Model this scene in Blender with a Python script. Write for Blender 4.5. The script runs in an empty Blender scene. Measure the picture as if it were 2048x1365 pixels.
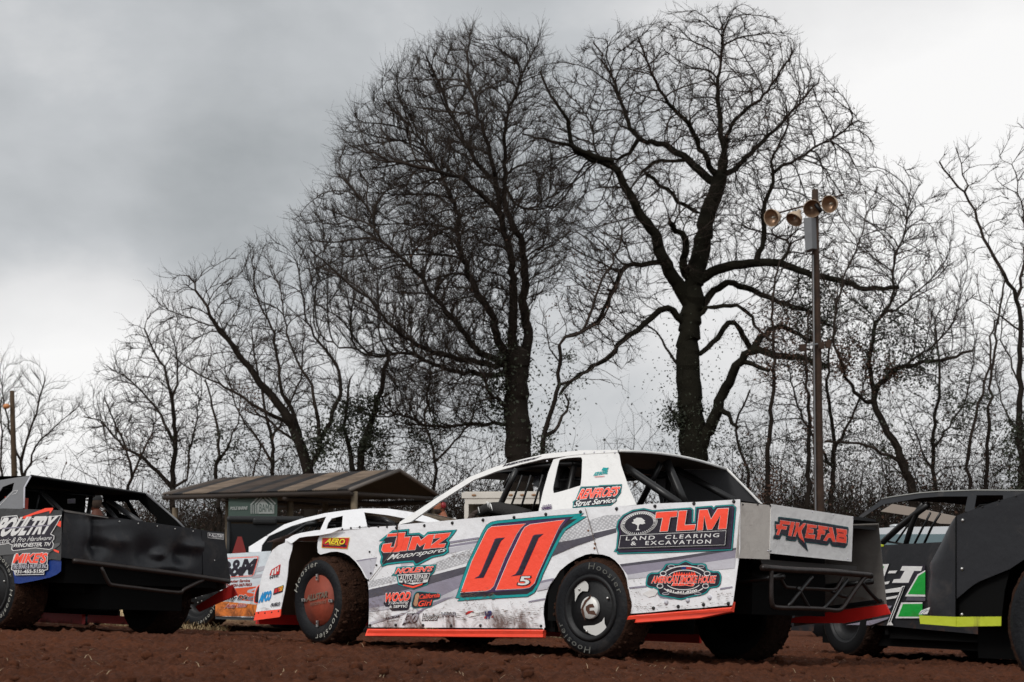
import bpy, bmesh, math, random
import numpy as np
from mathutils import Vector, Matrix
from mathutils.geometry import tessellate_polygon

SC = bpy.context.scene
COL = SC.collection
R = math.radians
# ------------------------------------------------------------------ camera, world, sun, exposure
F = 3700.0; PW, PH = 2048.0, 1365.0
CH = 0.354                                   # camera height over the dirt
SL = 0.0314                                  # the paddock falls to the right
TH = math.atan(527.5 / F)
cam = bpy.data.cameras.new('camera'); camo = bpy.data.objects.new('camera', cam); COL.objects.link(camo)
camo.location = (0, 0, CH); camo.rotation_euler = (math.pi / 2 + TH, 0, 0)
cam.sensor_width = 36; cam.lens = F / PW * 36; cam.clip_start = .05; cam.clip_end = 3000
cam.dof.use_dof = True; cam.dof.focus_distance = 13.6; cam.dof.aperture_fstop = 7.0
SC.camera = camo
SC.view_settings.view_transform = 'Standard'; SC.view_settings.look = 'None'
SC.view_settings.gamma = 1; SC.view_settings.exposure = 0.0
SUN_EL, SUN_AZ = R(42), R(215)               # azimuth from +Y clockwise: behind the camera, to the left
world = bpy.data.worlds.new('World'); SC.world = world; world.use_nodes = True
def build_world():
    nt = world.node_tree; N = nt.nodes; L = nt.links; N.clear()
    out = N.new('ShaderNodeOutputWorld'); bg = N.new('ShaderNodeBackground')
    L.new(bg.outputs[0], out.inputs[0])
    sky = N.new('ShaderNodeTexSky'); sky.sky_type = 'NISHITA'; sky.sun_disc = False
    sky.sun_elevation = SUN_EL; sky.sun_rotation = SUN_AZ; sky.air_density = 1; sky.dust_density = 2
    tc = N.new('ShaderNodeTexCoord')
    def vmath(op, a=None, b=None):
        n = N.new('ShaderNodeVectorMath'); n.operation = op
        for i, v in enumerate((a, b)):
            if v is None: continue
            if isinstance(v, (tuple, list)): n.inputs[i].default_value = v
            else: L.new(v, n.inputs[i])
        return n
    def m(op, a, b=None, c=None, clamp=False):
        n = N.new('ShaderNodeMath'); n.operation = op; n.use_clamp = clamp
        for i, v in enumerate((a, b, c)):
            if v is None: continue
            if isinstance(v, (int, float)): n.inputs[i].default_value = v
            else: L.new(v, n.inputs[i])
        return n.outputs[0]
    D = vmath('NORMALIZE', tc.outputs['Generated']).outputs[0]
    # clouds: warped noise on a flattened direction
    mp = N.new('ShaderNodeMapping'); mp.inputs['Scale'].default_value = (4.2, 4.2, 7.0)
    mp.inputs['Location'].default_value = (3.1, 1.4, .8)
    L.new(D, mp.inputs[0])
    no = N.new('ShaderNodeTexNoise'); no.inputs['Scale'].default_value = 1.5; no.inputs['Detail'].default_value = 7
    no.inputs['Roughness'].default_value = .52; no.inputs['Distortion'].default_value = .15
    L.new(mp.outputs[0], no.inputs['Vector'])
    def blob(px, py, rad, gain):
        d = Vector(((px - PW / 2) / F, 1, 0)); z = -(py - PH / 2) / F
        v = Vector(((px - PW / 2) / F, math.cos(TH) - z * math.sin(TH), math.sin(TH) + z * math.cos(TH))).normalized()
        s = vmath('DISTANCE', D, tuple(v)).outputs['Value']
        e = m('MULTIPLY', m('POWER', m('DIVIDE', s, rad), 2), -1)
        return m('MULTIPLY', m('EXPONENT', e), gain)
    base = m('MULTIPLY_ADD', m('SUBTRACT', no.outputs['Fac'], .5), .66, .52)
    for b in [(330, 470, .10, -.15), (60, 430, .08, -.07), (650, 40, .09, -.06), (1080, 60, .11, -.03), (520, 300, .06, -.04), (200, 250, .05, .05), (560, 230, .03, .05),
              (2050, 260, .12, .42), (1780, 420, .08, .20), (60, 760, .060, .50), (320, 700, .045, .26), (1250, 830, .06, .02), (1700, 700, .09, .16), (480, 900, .10, .10)]:
        base = m('ADD', base, blob(*b))
    base = m('MAXIMUM', m('MINIMUM', base, .93), .22)
    # the cloud deck is thinner, hence brighter, on the sun's side of the sky (behind the camera)
    sep = N.new('ShaderNodeSeparateXYZ'); L.new(D, sep.inputs[0])
    back = m('MULTIPLY_ADD', sep.outputs['Y'], -1.0, .15, True)
    lit = m('MULTIPLY_ADD', back, .95, 1.0)
    cr = N.new('ShaderNodeValToRGB'); L.new(base, cr.inputs[0])
    e = cr.color_ramp.elements
    e[0].position = .25; e[0].color = (.33, .355, .37, 1); e[1].position = .90; e[1].color = (.99, .985, .98, 1)
    k = e.new(.5); k.color = (.555, .575, .595, 1); k = e.new(.66); k.color = (.80, .80, .805, 1)
    sc = vmath('SCALE', cr.outputs[0]); L.new(lit, sc.inputs['Scale'])
    ss = vmath('SCALE', sky.outputs[0]); ss.inputs['Scale'].default_value = .05
    mix = N.new('ShaderNodeMix'); mix.data_type = 'RGBA'; mix.inputs[0].default_value = .96
    L.new(ss.outputs[0], mix.inputs[6]); L.new(sc.outputs[0], mix.inputs[7])
    L.new(mix.outputs[2], bg.inputs[0]); bg.inputs[1].default_value = 1.0
build_world()
sun = bpy.data.lights.new('sun', 'SUN'); sun.energy = 1.6; sun.angle = R(14); sun.color = (1, .97, .93)
suno = bpy.data.objects.new('sun', sun); COL.objects.link(suno)
sd = Vector((math.sin(SUN_AZ) * math.cos(SUN_EL), math.cos(SUN_AZ) * math.cos(SUN_EL), math.sin(SUN_EL)))
suno.rotation_euler = sd.to_track_quat('Z', 'Y').to_euler(); suno.location = sd * 60

# ------------------------------------------------------------------ geometry helpers
def ray(px, py):
    z = -(py - PH / 2) / F
    return np.array([(px - PW / 2) / F, math.cos(TH) - z * math.sin(TH), math.sin(TH) + z * math.cos(TH)])
CAM = np.array([0, 0, CH])
def at(px, py, Y):
    d = ray(px, py); return CAM + d * (Y / d[1])
DIPS = [(-3.3, 20.6, 1.5, -.045), (-3.2, 17.9, 1.0, -.04)]
def G(x, y):
    z = -SL * np.clip(x, -30, 30)
    for (cx, cy, r, h) in DIPS: z = z + h * np.exp(-((x - cx) ** 2 + (y - cy) ** 2) / (r * r))
    return z
class Frame:
    """a vehicle's own axes: X forward, Y to its left, Z up, origin at the left rear tyre's footprint"""
    def __init__(s, o, yaw, sink=0.0):
        n = np.array([SL, 0, 1.]); n /= np.linalg.norm(n)
        a = R(yaw); f = np.array([-math.cos(a), math.sin(a), 0]); f -= n * (f @ n); f /= np.linalg.norm(f)
        s.o = np.array([o[0], o[1], -SL * o[0] - sink]); s.R = np.array([f, np.cross(n, f), n])
    def mat(s):
        m = Matrix.Identity(4)
        for i in range(3):
            for j in range(3): m[j][i] = s.R[i][j]
            m[i][3] = s.o[i]
        return m
class Plane:
    def __init__(s, fr, p0, n):
        s.fr = fr; s.p0 = np.array(p0, float); n = np.array(n, float); s.n = n / np.linalg.norm(n)
    def at(s, px, py, off=0.0):
        fr = s.fr; c = fr.R @ (CAM - fr.o); d = fr.R @ ray(px, py)
        t = ((s.p0 + s.n * off - c) @ s.n) / (d @ s.n); return c + t * d
    def loc(s, u, v, off=0): return s.p0 + s.n * off      # unused for pixel planes
class LPlane:
    """a plane given directly in vehicle coordinates: (u, v) -> p0 + u*U + v*V"""
    def __init__(s, p0, U, V, n):
        s.p0, s.U, s.V = map(lambda q: np.array(q, float), (p0, U, V)); n = np.array(n, float); s.n = n / np.linalg.norm(n)
    def at(s, u, v, off=0.0): return s.p0 + s.U * u + s.V * v + s.n * off
def cv(x0, y0, sc, pts): return [(x0 + a / sc, y0 + b / sc) for a, b in pts]

def tag(o, label=None, cat=None, group=None, kind=None):
    if label: o['label'] = label
    if cat: o['category'] = cat
    if group: o['group'] = group
    if kind: o['kind'] = kind
    return o
def empty(name, loc=(0, 0, 0), rz=0, mat=None):
    o = bpy.data.objects.new(name, None); COL.objects.link(o); o.empty_display_size = .2
    if mat is not None: o.matrix_world = mat
    else: o.location = loc; o.rotation_euler = (0, 0, rz)
    return o
class MB:
    def __init__(s): s.v = []; s.f = []; s.mi = []; s.ms = []; s.sm = []
    def mat(s, m):
        if m not in s.ms: s.ms.append(m)
        return s.ms.index(m)
    def add(s, vs, fs, m, smooth=False):
        b = len(s.v); i = s.mat(m)
        s.v += [tuple(map(float, q)) for q in vs]
        for f in fs: s.f.append([b + k for k in f]); s.mi.append(i); s.sm.append(smooth)
    def box(s, a, b, m, M=None):
        vs = [Vector((x, y, z)) for z in (a[2], b[2]) for y in (a[1], b[1]) for x in (a[0], b[0])]
        if M is not None: vs = [M @ v for v in vs]
        s.add(vs, [(0, 2, 3, 1), (4, 5, 7, 6), (0, 1, 5, 4), (2, 6, 7, 3), (0, 4, 6, 2), (1, 3, 7, 5)], m)
    def tube(s, pts, r, m, k=8, cap=True):
        pts = [np.array(p, float) for p in pts]; n = len(pts); vs = []; fs = []
        rr = r if isinstance(r, (list, tuple)) else [r] * n
        prev = None
        for i, p in enumerate(pts):
            d = (pts[min(i + 1, n - 1)] - pts[max(i - 1, 0)]); d = d / (np.linalg.norm(d) + 1e-9)
            if prev is None:
                u = np.cross(d, [0, 0, 1.]) if abs(d[2]) < .9 else np.cross(d, [1., 0, 0])
            else: u = prev - d * (prev @ d)
            u = u / np.linalg.norm(u); prev = u; w = np.cross(d, u)
            for j in range(k):
                a = 2 * math.pi * j / k; vs.append(p + (u * math.cos(a) + w * math.sin(a)) * rr[i])
        for i in range(n - 1):
            for j in range(k):
                j2 = (j + 1) % k; fs.append((i * k + j, i * k + j2, (i + 1) * k + j2, (i + 1) * k + j))
        if cap: fs.append(tuple(range(k))[::-1]); fs.append(tuple((n - 1) * k + j for j in range(k)))
        s.add(vs, fs, m, True)
    def lathe(s, prof, m, k=48, c=(0, 0, 0), mats=None, noise=0):
        """profile of (radius, y) round the Y axis"""
        vs = []; n = len(prof); rnd = random.Random(5)
        for (r, y) in prof:
            for j in range(k):
                a = 2 * math.pi * j / k
                q = r + (rnd.uniform(-noise, noise) if r > .33 else 0)
                vs.append((c[0] + q * math.cos(a), c[1] + y, c[2] + q * math.sin(a)))
        for i in range(n - 1):
            fs = []
            b0 = i * k
            for j in range(k):
                j2 = (j + 1) % k; fs.append((b0 + j, b0 + j2, b0 + k + j2, b0 + k + j))
            if i == 0: s._lb = len(s.v); s.add(vs, [], m)
            mm = mats[i] if mats else m; ix = s.mat(mm)
            for f in fs: s.f.append([s._lb + q for q in f]); s.mi.append(ix); s.sm.append(True)
    def ball(s, c, r, m, k=10, M=None):
        vs = []; fs = []
        r = (r, r, r) if isinstance(r, (int, float)) else r
        for i in range(k + 1):
            t = math.pi * i / k
            for j in range(2 * k):
                a = math.pi * j / k
                v = Vector((r[0] * math.sin(t) * math.cos(a), r[1] * math.sin(t) * math.sin(a), r[2] * math.cos(t)))
                if M is not None: v = M @ v
                vs.append(v + Vector(c))
        for i in range(k):
            for j in range(2 * k):
                j2 = (j + 1) % (2 * k); fs.append((i * 2 * k + j, (i + 1) * 2 * k + j, (i + 1) * 2 * k + j2, i * 2 * k + j2))
        s.add(vs, fs, m, True)
    def poly(s, P, loops, m, off=0.0, th=0.0):
        """polygon with holes in plane P; th > 0 gives it thickness behind the face"""
        pts = [q for l in loops for q in l]
        tris = tessellate_polygon([[Vector((q[0], q[1], 0)) for q in l] for l in loops])
        front = [P.at(q[0], q[1], off) for q in pts]
        fs = []
        for t in tris:
            a, b, c = (front[i] for i in t)
            if np.cross(b - a, c - a) @ P.n < 0: t = (t[0], t[2], t[1])
            fs.append(tuple(t))
        s.add(front, fs, m)
        if th:
            n = len(pts); back = [q - P.n * th for q in front]
            s.add(back, [tuple(reversed(t)) for t in fs], m)
            b = 0
            for l in loops:
                k = len(l)
                for i in range(k):
                    j = (i + 1) % k
                    s.add([front[b + i], front[b + j], back[b + j], back[b + i]], [(0, 1, 2, 3)], m)
                b += k
    def build(s, name, parent=None, bevel=0):
        me = bpy.data.meshes.new(name); me.from_pydata(s.v, [], s.f); me.update()
        for m in s.ms: me.materials.append(m)
        me.polygons.foreach_set('material_index', s.mi); me.polygons.foreach_set('use_smooth', s.sm)
        o = bpy.data.objects.new(name, me); COL.objects.link(o)
        if parent: o.parent = parent
        if bevel:
            b = o.modifiers.new('b', 'BEVEL'); b.width = bevel; b.segments = 2; b.limit_method = 'ANGLE'
        return o
def inset(pts, d):
    """move a closed outline outward (d > 0) or inward, mitred"""
    n = len(pts); A = sum(pts[i][0] * pts[(i + 1) % n][1] - pts[(i + 1) % n][0] * pts[i][1] for i in range(n))
    sg = 1 if A > 0 else -1; out = []
    for i in range(n):
        p0, p1, p2 = (np.array(pts[j % n], float) for j in (i - 1, i, i + 1))
        e1 = p1 - p0; e2 = p2 - p1; e1 /= np.linalg.norm(e1) + 1e-9; e2 /= np.linalg.norm(e2) + 1e-9
        n1 = np.array([e1[1], -e1[0]]) * sg; n2 = np.array([e2[1], -e2[0]]) * sg
        b = n1 + n2; L = np.linalg.norm(b)
        if L < .3: b = n1; L = 1.0; q = 1
        else: b /= L; q = min(1 / max(b @ n1, .3), 1.8)
        out.append(tuple(p1 + b * d * q))
    return out
def smooth(pts, k=4, closed=True):
    n = len(pts); P = [np.array(p, float) for p in pts]; out = []
    for i in range(n if closed else n - 1):
        g = (lambda j: P[j % n]) if closed else (lambda j: P[max(0, min(n - 1, j))])
        p0, p1, p2, p3 = g(i - 1), g(i), g(i + 1), g(i + 2)
        for t in np.arange(k) / k:
            out.append(.5 * ((2 * p1) + (-p0 + p2) * t + (2 * p0 - 5 * p1 + 4 * p2 - p3) * t * t + (-p0 + 3 * p1 - 3 * p2 + p3) * t ** 3))
    if not closed: out.append(P[-1])
    return out
_tc = {}
def text2d(st, shear=0.0, offset=0.0, space=1.0):
    key = (st, shear, offset, space)
    if key not in _tc:
        c = bpy.data.curves.new('t', 'FONT'); c.body = st; c.shear = shear; c.offset = offset; c.space_character = space
        c.fill_mode = 'FRONT'; c.dimensions = '2D'; c.resolution_u = 3
        o = bpy.data.objects.new('t', c); COL.objects.link(o)
        dg = bpy.context.evaluated_depsgraph_get(); dg.update()
        me = bpy.data.meshes.new_from_object(o.evaluated_get(dg))
        v = np.array([q.co[:2] for q in me.vertices]); f = [tuple(p.vertices) for p in me.polygons]
        bpy.data.objects.remove(o); bpy.data.curves.remove(c); bpy.data.meshes.remove(me)
        _tc[key] = (v, f)
    return _tc[key]
def put_text(mb, P, st, quad, m, off, shear=0.0, fat=0.0, space=1.0, ref=None, wave=0):
    """text stretched into a quad (bl, br, tr, tl) given on plane P; fat > 0 thickens the strokes"""
    v0, _ = text2d(st, shear, ref if ref is not None else 0.0, space)
    v, f = text2d(st, shear, fat, space)
    lo, hi = v0.min(0), v0.max(0); uv = (v - lo) / (hi - lo)
    bl, br, tr, tl = (np.array(q, float) for q in quad)
    pts = []
    for (a, b) in uv:
        q = (bl * (1 - a) + br * a) * (1 - b) + (tl * (1 - a) + tr * a) * b
        if wave: q = q + np.array([0, -wave * math.sin(math.pi * a)])
        pts.append(P.at(q[0], q[1], off))
    if f:
        a, b, c = (pts[i] for i in f[0][:3])
        if np.cross(b - a, c - a) @ P.n < 0: f = [tuple(reversed(t)) for t in f]
    mb.add(pts, f, m)
def rect(x0, y0, x1, y1, sl=0.0):
    """upright quad bl, br, tr, tl; sl = y change per x"""
    d = (x1 - x0) * sl
    return [(x0, y1), (x1, y1 + d), (x1, y0 + d), (x0, y0)]

# ------------------------------------------------------------------ materials
_mc = {}
def s2l(c): return tuple(((x / 255 + .055) / 1.055) ** 2.4 if x > 10 else x / 255 / 12.92 for x in c)
MUD = (.085, .036, .02)
def mat(name, col, rough=.6, metal=0.0, mud=0.0, mudz=.5, bump=0.0, bscale=8.0, var=0.0, vscale=4.0, spec=.5, coat=0.0, emit=0.0, grime=0.0, tr=0.0):
    if name in _mc: return _mc[name]
    m = bpy.data.materials.new(name); m.use_nodes = True; nt = m.node_tree; N = nt.nodes; L = nt.links
    b = N['Principled BSDF']; b.inputs['Roughness'].default_value = rough; b.inputs['Metallic'].default_value = metal
    b.inputs['Specular IOR Level'].default_value = spec; b.inputs['Coat Weight'].default_value = coat
    if tr: b.inputs['Transmission Weight'].default_value = tr
    b.inputs['Base Color'].default_value = (*col, 1)
    if emit: b.inputs['Emission Color'].default_value = (*col, 1); b.inputs['Emission Strength'].default_value = emit
    tc = N.new('ShaderNodeTexCoord')
    def noise(scale, det=4, ro=.6, dist=0):
        n = N.new('ShaderNodeTexNoise'); n.inputs['Scale'].default_value = scale; n.inputs['Detail'].default_value = det
        n.inputs['Roughness'].default_value = ro; n.inputs['Distortion'].default_value = dist; L.new(tc.outputs['Object'], n.inputs['Vector']); return n.outputs['Fac']
    def M_(op, a, c=None, cl=False, d=None):
        n = N.new('ShaderNodeMath'); n.operation = op; n.use_clamp = cl
        for i, v in enumerate((a, c, d)):
            if v is None: continue
            if isinstance(v, (int, float)): n.inputs[i].default_value = v
            else: L.new(v, n.inputs[i])
        return n.outputs[0]
    cur = None
    def mixc(fac, c2):
        nonlocal cur
        n = N.new('ShaderNodeMix'); n.data_type = 'RGBA'; L.new(fac, n.inputs[0])
        if cur is None: n.inputs[6].default_value = (*col, 1)
        else: L.new(cur, n.inputs[6])
        n.inputs[7].default_value = (*c2, 1); cur = n.outputs[2]
    if var: mixc(M_('MULTIPLY', M_('MULTIPLY_ADD', noise(vscale), 3, True, -1), var), tuple(c * .45 for c in col))
    if grime:
        g = M_('MULTIPLY_ADD', noise(3.2, 8, .7, .6), 5, True, -2.7)
        mixc(M_('MULTIPLY', g, grime), tuple(.5 * c + .5 * k for c, k in zip(col, (.16, .13, .11))))
        g2 = M_('MULTIPLY_ADD', noise(42, 3, .7, 1.5), 14, True, -9.6)
        mixc(M_('MULTIPLY', g2, min(1, grime * 1.5)), (.10, .07, .055))
    if mud:
        sp = N.new('ShaderNodeSeparateXYZ'); L.new(tc.outputs['Object'], sp.inputs[0])
        h = M_('MULTIPLY', M_('SUBTRACT', mudz, sp.outputs['Z']), 1.6 / max(mudz, .01), False)
        a = M_('MULTIPLY_ADD', noise(5, 9, .72, .8), 6, False, -4.1 + mud)
        k = M_('ADD', a, h); k = M_('MULTIPLY', k, 1.0, True)
        mixc(M_('MULTIPLY', k, .9), MUD)
        rr = M_('MULTIPLY_ADD', k, .4, True, rough); L.new(rr, b.inputs['Roughness'])
    if cur is not None: L.new(cur, b.inputs['Base Color'])
    if bump:
        bn = N.new('ShaderNodeBump'); bn.inputs['Strength'].default_value = min(1, bump); bn.inputs['Distance'].default_value = .02 * max(1, bump)
        L.new(noise(bscale, 5, .6), bn.inputs['Height']); L.new(bn.outputs[0], b.inputs['Normal'])
    _mc[name] = m; return m
def vinyl(name, col, g=.55, mud=.80, mudz=.34): return mat('vinyl_' + name, col, .42, 0, mud, mudz, 1.3, 2.4, spec=.35, grime=g)
WHITE = vinyl('white', (.80, .80, .81)); RED = vinyl('red', (1.0, .088, .045), .15); TEAL = vinyl('teal', (.005, .30, .30)); INK = vinyl('ink', (.022, .018, .028), .2)
PURP = vinyl('purple', (.055, .022, .085)); LGREY = vinyl('lightgrey', (.52, .51, .55)); MGREY = vinyl('midgrey', (.27, .25, .31)); DGREY = vinyl('darkgrey', (.085, .08, .10))
SKR = vinyl('skirt', (1.0, .088, .045), .25, .35, .10)
YEL = vinyl('yellow', (.85, .62, .03)); BLUE = vinyl('blue', (.01, .27, .62)); BRED = vinyl('brickred', (.55, .02, .02)); PLAIN = vinyl('plainwhite', (.74, .73, .71), .3)
SCUFF = vinyl('scuff', (.14, .10, .075), .8); BLOND = vinyl('skin', (.5, .28, .16))
def plate_mat():
    m = WHITE.copy(); m.name = 'diamond_plate'; nt = m.node_tree; N = nt.nodes; L = nt.links; b = N['Principled BSDF']
    src = b.inputs['Base Color'].links[0].from_socket
    tc = N.new('ShaderNodeTexCoord'); mp = N.new('ShaderNodeMapping'); mp.inputs['Rotation'].default_value = (0, .6, 0); mp.inputs['Scale'].default_value = (26, 1, 40)
    L.new(tc.outputs['Object'], mp.inputs[0]); v = N.new('ShaderNodeTexVoronoi'); v.inputs['Scale'].default_value = 1.4; v.inputs['Randomness'].default_value = .25; L.new(mp.outputs[0], v.inputs['Vector'])
    r = N.new('ShaderNodeValToRGB'); r.color_ramp.elements[0].position = .1; r.color_ramp.elements[0].color = (.95, .95, .95, 1); r.color_ramp.elements[1].position = .5; r.color_ramp.elements[1].color = (.55, .55, .56, 1)
    L.new(v.outputs['Distance'], r.inputs[0]); x = N.new('ShaderNodeMix'); x.data_type = 'RGBA'; x.blend_type = 'MULTIPLY'; x.inputs[0].default_value = 1
    L.new(src, x.inputs[6]); L.new(r.outputs[0], x.inputs[7]); L.new(x.outputs[2], b.inputs['Base Color']); return m
PLATE = plate_mat()
BLK = mat('black_metal', (.006, .006, .0065), .5, 0, 0, 0, .15, 20, spec=.3)
FLAT = mat('black_paint', (.004, .004, .004), .9, spec=.1)
TUBE = mat('black_tube', (.008, .0075, .0075), .35, spec=.4)
RUSTY = mat('scraped_tube', (.028, .02, .017), .4, .3, 0, 0, .2, 30, .8, 14)
BOLT = mat('bolt', (.01, .008, .008), .6)
STEEL = mat('zinc', (.55, .54, .52), .35, .9)
RUB = mat('tyre_rubber', (.0065, .007, .0085), .6, 0, 0, 0, .35, 30, var=.4, spec=.22, grime=.22)
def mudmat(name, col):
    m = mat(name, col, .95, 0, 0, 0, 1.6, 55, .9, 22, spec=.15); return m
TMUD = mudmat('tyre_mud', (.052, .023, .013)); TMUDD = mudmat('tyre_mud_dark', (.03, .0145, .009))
CHALK = mat('tyre_letter', (.42, .41, .36), .8, var=.8, vscale=30)
CHALKD = mat('tyre_letter_worn', (.13, .13, .115), .85, var=.9, vscale=30)
GREYIN = mat('bare_panel', (.17, .155, .14), .6, 0, .9, .5, .4, 5, .6, 5)
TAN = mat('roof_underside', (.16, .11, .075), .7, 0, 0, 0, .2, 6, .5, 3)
MATTE = mat('matte_black_wrap', (.0145, .015, .0175), .40, 0, .6, .35, .45, 2.2, grime=.45, spec=.35)
GREYW = mat('grey_wrap', (.15, .15, .155), .5, 0, .3, .3, .6, 4, grime=.2)
ORANGE = vinyl('orange', (.80, .22, .04)); GREEN = vinyl('green', (.008, .34, .04), .3); LIME = vinyl('lime', (.46, .52, .03), .4)
NAVY = vinyl('navy', (.008, .035, .19)); SKYB = vinyl('iceblue', (.70, .76, .80))
DARKRED = mat('skirt_red', (.55, .018, .014), .4, 0, .3, .1)

# ------------------------------------------------------------------ wheels
def wheel(parent, X, y_out, side=1, Rr=.35, w=.28, style='plain', steer=0, camber=0, letters=None, lit_tone=True, lift=0.0):
    """tyre and rim as parts of a car; side +1: outer face towards +Y"""
    pv = bpy.data.objects.new('wheel', None); COL.objects.link(pv); pv.parent = parent; pv.empty_display_size = .1
    pv.location = (X, y_out - side * w / 2, Rr + lift)
    pv.rotation_euler = (R(camber), 0, R(steer) + (0 if side > 0 else math.pi))
    h = w / 2; tm = TMUD if lit_tone else TMUDD; RUB = _mc['tyre_rubber'] if lit_tone else mat('shaded_rubber', (.005, .005, .0055), .85, spec=.15)  # when off, darker rubber and mud with the shade painted in
    b = MB()
    prof = [(.19, -h + .02), (.215, -h), (.29, -h - .012), (.335, -h + .015), (Rr, -h + .05), (Rr + .004, 0), (Rr, h - .05), (.335, h - .015), (.29, h + .012), (.225, h), (.20, h - .02)]
    prof2 = [prof[0]]
    for a, c in zip(prof, prof[1:]):
        n = 3 if max(a[0], c[0]) > .33 else 1
        for q in range(1, n + 1): prof2.append((a[0] + (c[0] - a[0]) * q / n, a[1] + (c[1] - a[1]) * q / n))
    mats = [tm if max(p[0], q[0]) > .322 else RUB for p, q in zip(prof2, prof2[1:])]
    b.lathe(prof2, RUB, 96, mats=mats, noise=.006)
    rnd = random.Random(int(X * 100) + 7)
    for _ in range(150):                                   # clods pressed into the tread
        a = rnd.uniform(0, 6.28); y = rnd.uniform(-h + .03, h - .03); r = rnd.uniform(.008, .020)
        b.ball((math.cos(a) * Rr, y, math.sin(a) * Rr), (r, r * 1.5, r * .8), tm, 3)
    b.build('tyre', pv)
    b = MB()
    if style == 'red':
        b.lathe([(.225, h - .005), (.215, h - .03), (.20, h - .035), (.20, h - .012), (.0, h - .006)], BLK, 64,
                mats=[BLK, BLK, mat('muddy_red_cover', (.30, .050, .022), .7, 0, 0, 0, .3, 12, .7, 4)] * 1 + [mat('muddy_red_cover', (.22, .03, .014))] * 2)
        for a in (88, 0, 180, 268):
            M = Matrix.Translation((math.cos(R(a)) * .178, h + .002, math.sin(R(a)) * .178)) @ Matrix.Rotation(-R(a), 4, 'Y')
            b.box((-.02, -.006, -.011), (.03, .006, .011), STEEL, M)
            b.ball((math.cos(R(a)) * .178, h + .010, math.sin(R(a)) * .178), .007, BOLT, 4)
    elif style == 'black':
        b.lathe([(.232, h - .01), (.236, h + .004), (.222, h + .014), (.200, h + .010), (.192, h - .02), (.188, h - .016), (.0, h - .010)], BLK, 64)
        for a in (50, 155, 280): b.ball((math.cos(R(a)) * .165, h, math.sin(R(a)) * .165), .011, STEEL, 5)
    else:
        b.lathe([(.225, h), (.205, h - .01), (.195, h - .06), (.12, h - .09), (.07, h - .05), (.0, h - .05)], BLK, 48)
        for a in range(0, 360, 72): b.ball((math.cos(R(a)) * .05, h - .05, math.sin(R(a)) * .05), .008, STEEL, 4)
    b.lathe([(.0, -h + .09), (.12, -h + .09), (.195, -h + .04), (.215, -h)], FLAT, 32)
    rim = b.build('rim', pv)
    class P:                                               # polar plane on the outer face: u = angle degrees, v = radius
        n = np.array([0, 1., 0])
        @staticmethod
        def at(u, v, off=0): return np.array([math.cos(R(u)) * v, h + off, math.sin(R(u)) * v])
    class Q:                                               # flat plane on the outer face: u to the car's rear, v up
        n = np.array([0, 1., 0])
        @staticmethod
        def at(u, v, off=0): return np.array([-u, h + off, v])
    if letters:
        for (a0, a1, m_) in letters:
            d = MB()
            # local +X is forward, i.e. to the left of the picture: angles run from there over the top
            v, f = text2d('Hoosier', .12, .0, 1.25); v = (v - v.min(0)) / (v.max(0) - v.min(0))
            pts = []
            for (u, t) in v:
                an = a0 + (a1 - a0) * u; r = .268 + .044 * t
                pts.append((math.cos(R(an)) * r, h + .0135, math.sin(R(an)) * r))
            d.add(pts, [tuple(reversed(q)) if np.cross(np.subtract(pts[q[1]], pts[q[0]]), np.subtract(pts[q[2]], pts[q[0]]))[1] < 0 else q for q in f], m_)
            d.build('lettering', pv)
    return pv, Q, h

# ------------------------------------------------------------------ race cars: shared structure in car coordinates
def loft(mb, A, B, m, flip=False, th=0):
    n = len(A); vs = [tuple(p) for p in A] + [tuple(p) for p in B]
    fs = [(i, i + 1, n + i + 1, n + i) for i in range(n - 1)]
    if flip: fs = [tuple(reversed(f)) for f in fs]
    mb.add(vs, fs, m)
def mirror_y(p, c=-.90): return (p[0], 2 * c - p[1], p[2])
def chassis(root, skirt=DARKRED, deck=.98, inner=BLK, rearskirt=True):
    mb = MB()
    mb.box((.42, -1.72, .17), (2.15, -.03, .60), FLAT)                         # cockpit tub
    mb.box((2.15, -1.40, .20), (3.15, -.42, .60), FLAT)                        # engine bay frame
    mb.box((-1.0, -1.35, .34), (.42, -.42, .62), FLAT)                         # rear clip
    mb.box((-.06, -1.45, .30), (.06, -.35, .40), FLAT)
    mb.build('underbody', root)
    mb = MB()
    mb.box((-1.15, -1.80, deck), (.35, .02, deck + .02), inner)                        # deck underside
    mb.box((.30, -.36, .25), (.44, .03, deck), FLAT); mb.box((.46, -1.78, .2), (.50, -.03, deck), FLAT)
    mb.box((-.9, -.50, .40), (.32, -.46, deck), FLAT)
    mb.box((2.13, -1.76, .2), (2.17, .0, .86), FLAT)                           # firewall
    mb.build('inner_panels', root)
    mb = MB()
    mb.box((.45, -1.87, .10), (2.2, -1.84, .17), skirt)
    mb.box((-1.15, -1.875, .27), (-.45, -1.845, .33), skirt) if rearskirt else None
    mb.box((3.0, -1.87, .16), (3.55, -1.85, .24), skirt)
    mb.build('right_skirt', root)
def cage(root, m=TUBE, roofz=1.40, legs=True):
    mb = MB(); L, Rr_ = -.28, -1.50
    z = roofz - .03
    for y in (L, Rr_):
        mb.tube([(.62, y, .3), (.58, y, 1.0), (.50, y * .96 - .03, z)], .022, m)
        mb.tube([(.50, y, z), (1.25, y, z - .03)] + ([(1.72, y, 1.0), (1.75, y, .3)] if legs else []), .022, m)
    mb.tube([(.50, L, z), (.50, Rr_, z)], .022, m); mb.tube([(1.25, L, z - .03), (1.25, Rr_, z - .03)], .022, m)
    mb.tube([(.58, L, 1.0), (.58, Rr_, 1.0)], .022, m)
    mb.build('roll_cage', root)
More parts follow.
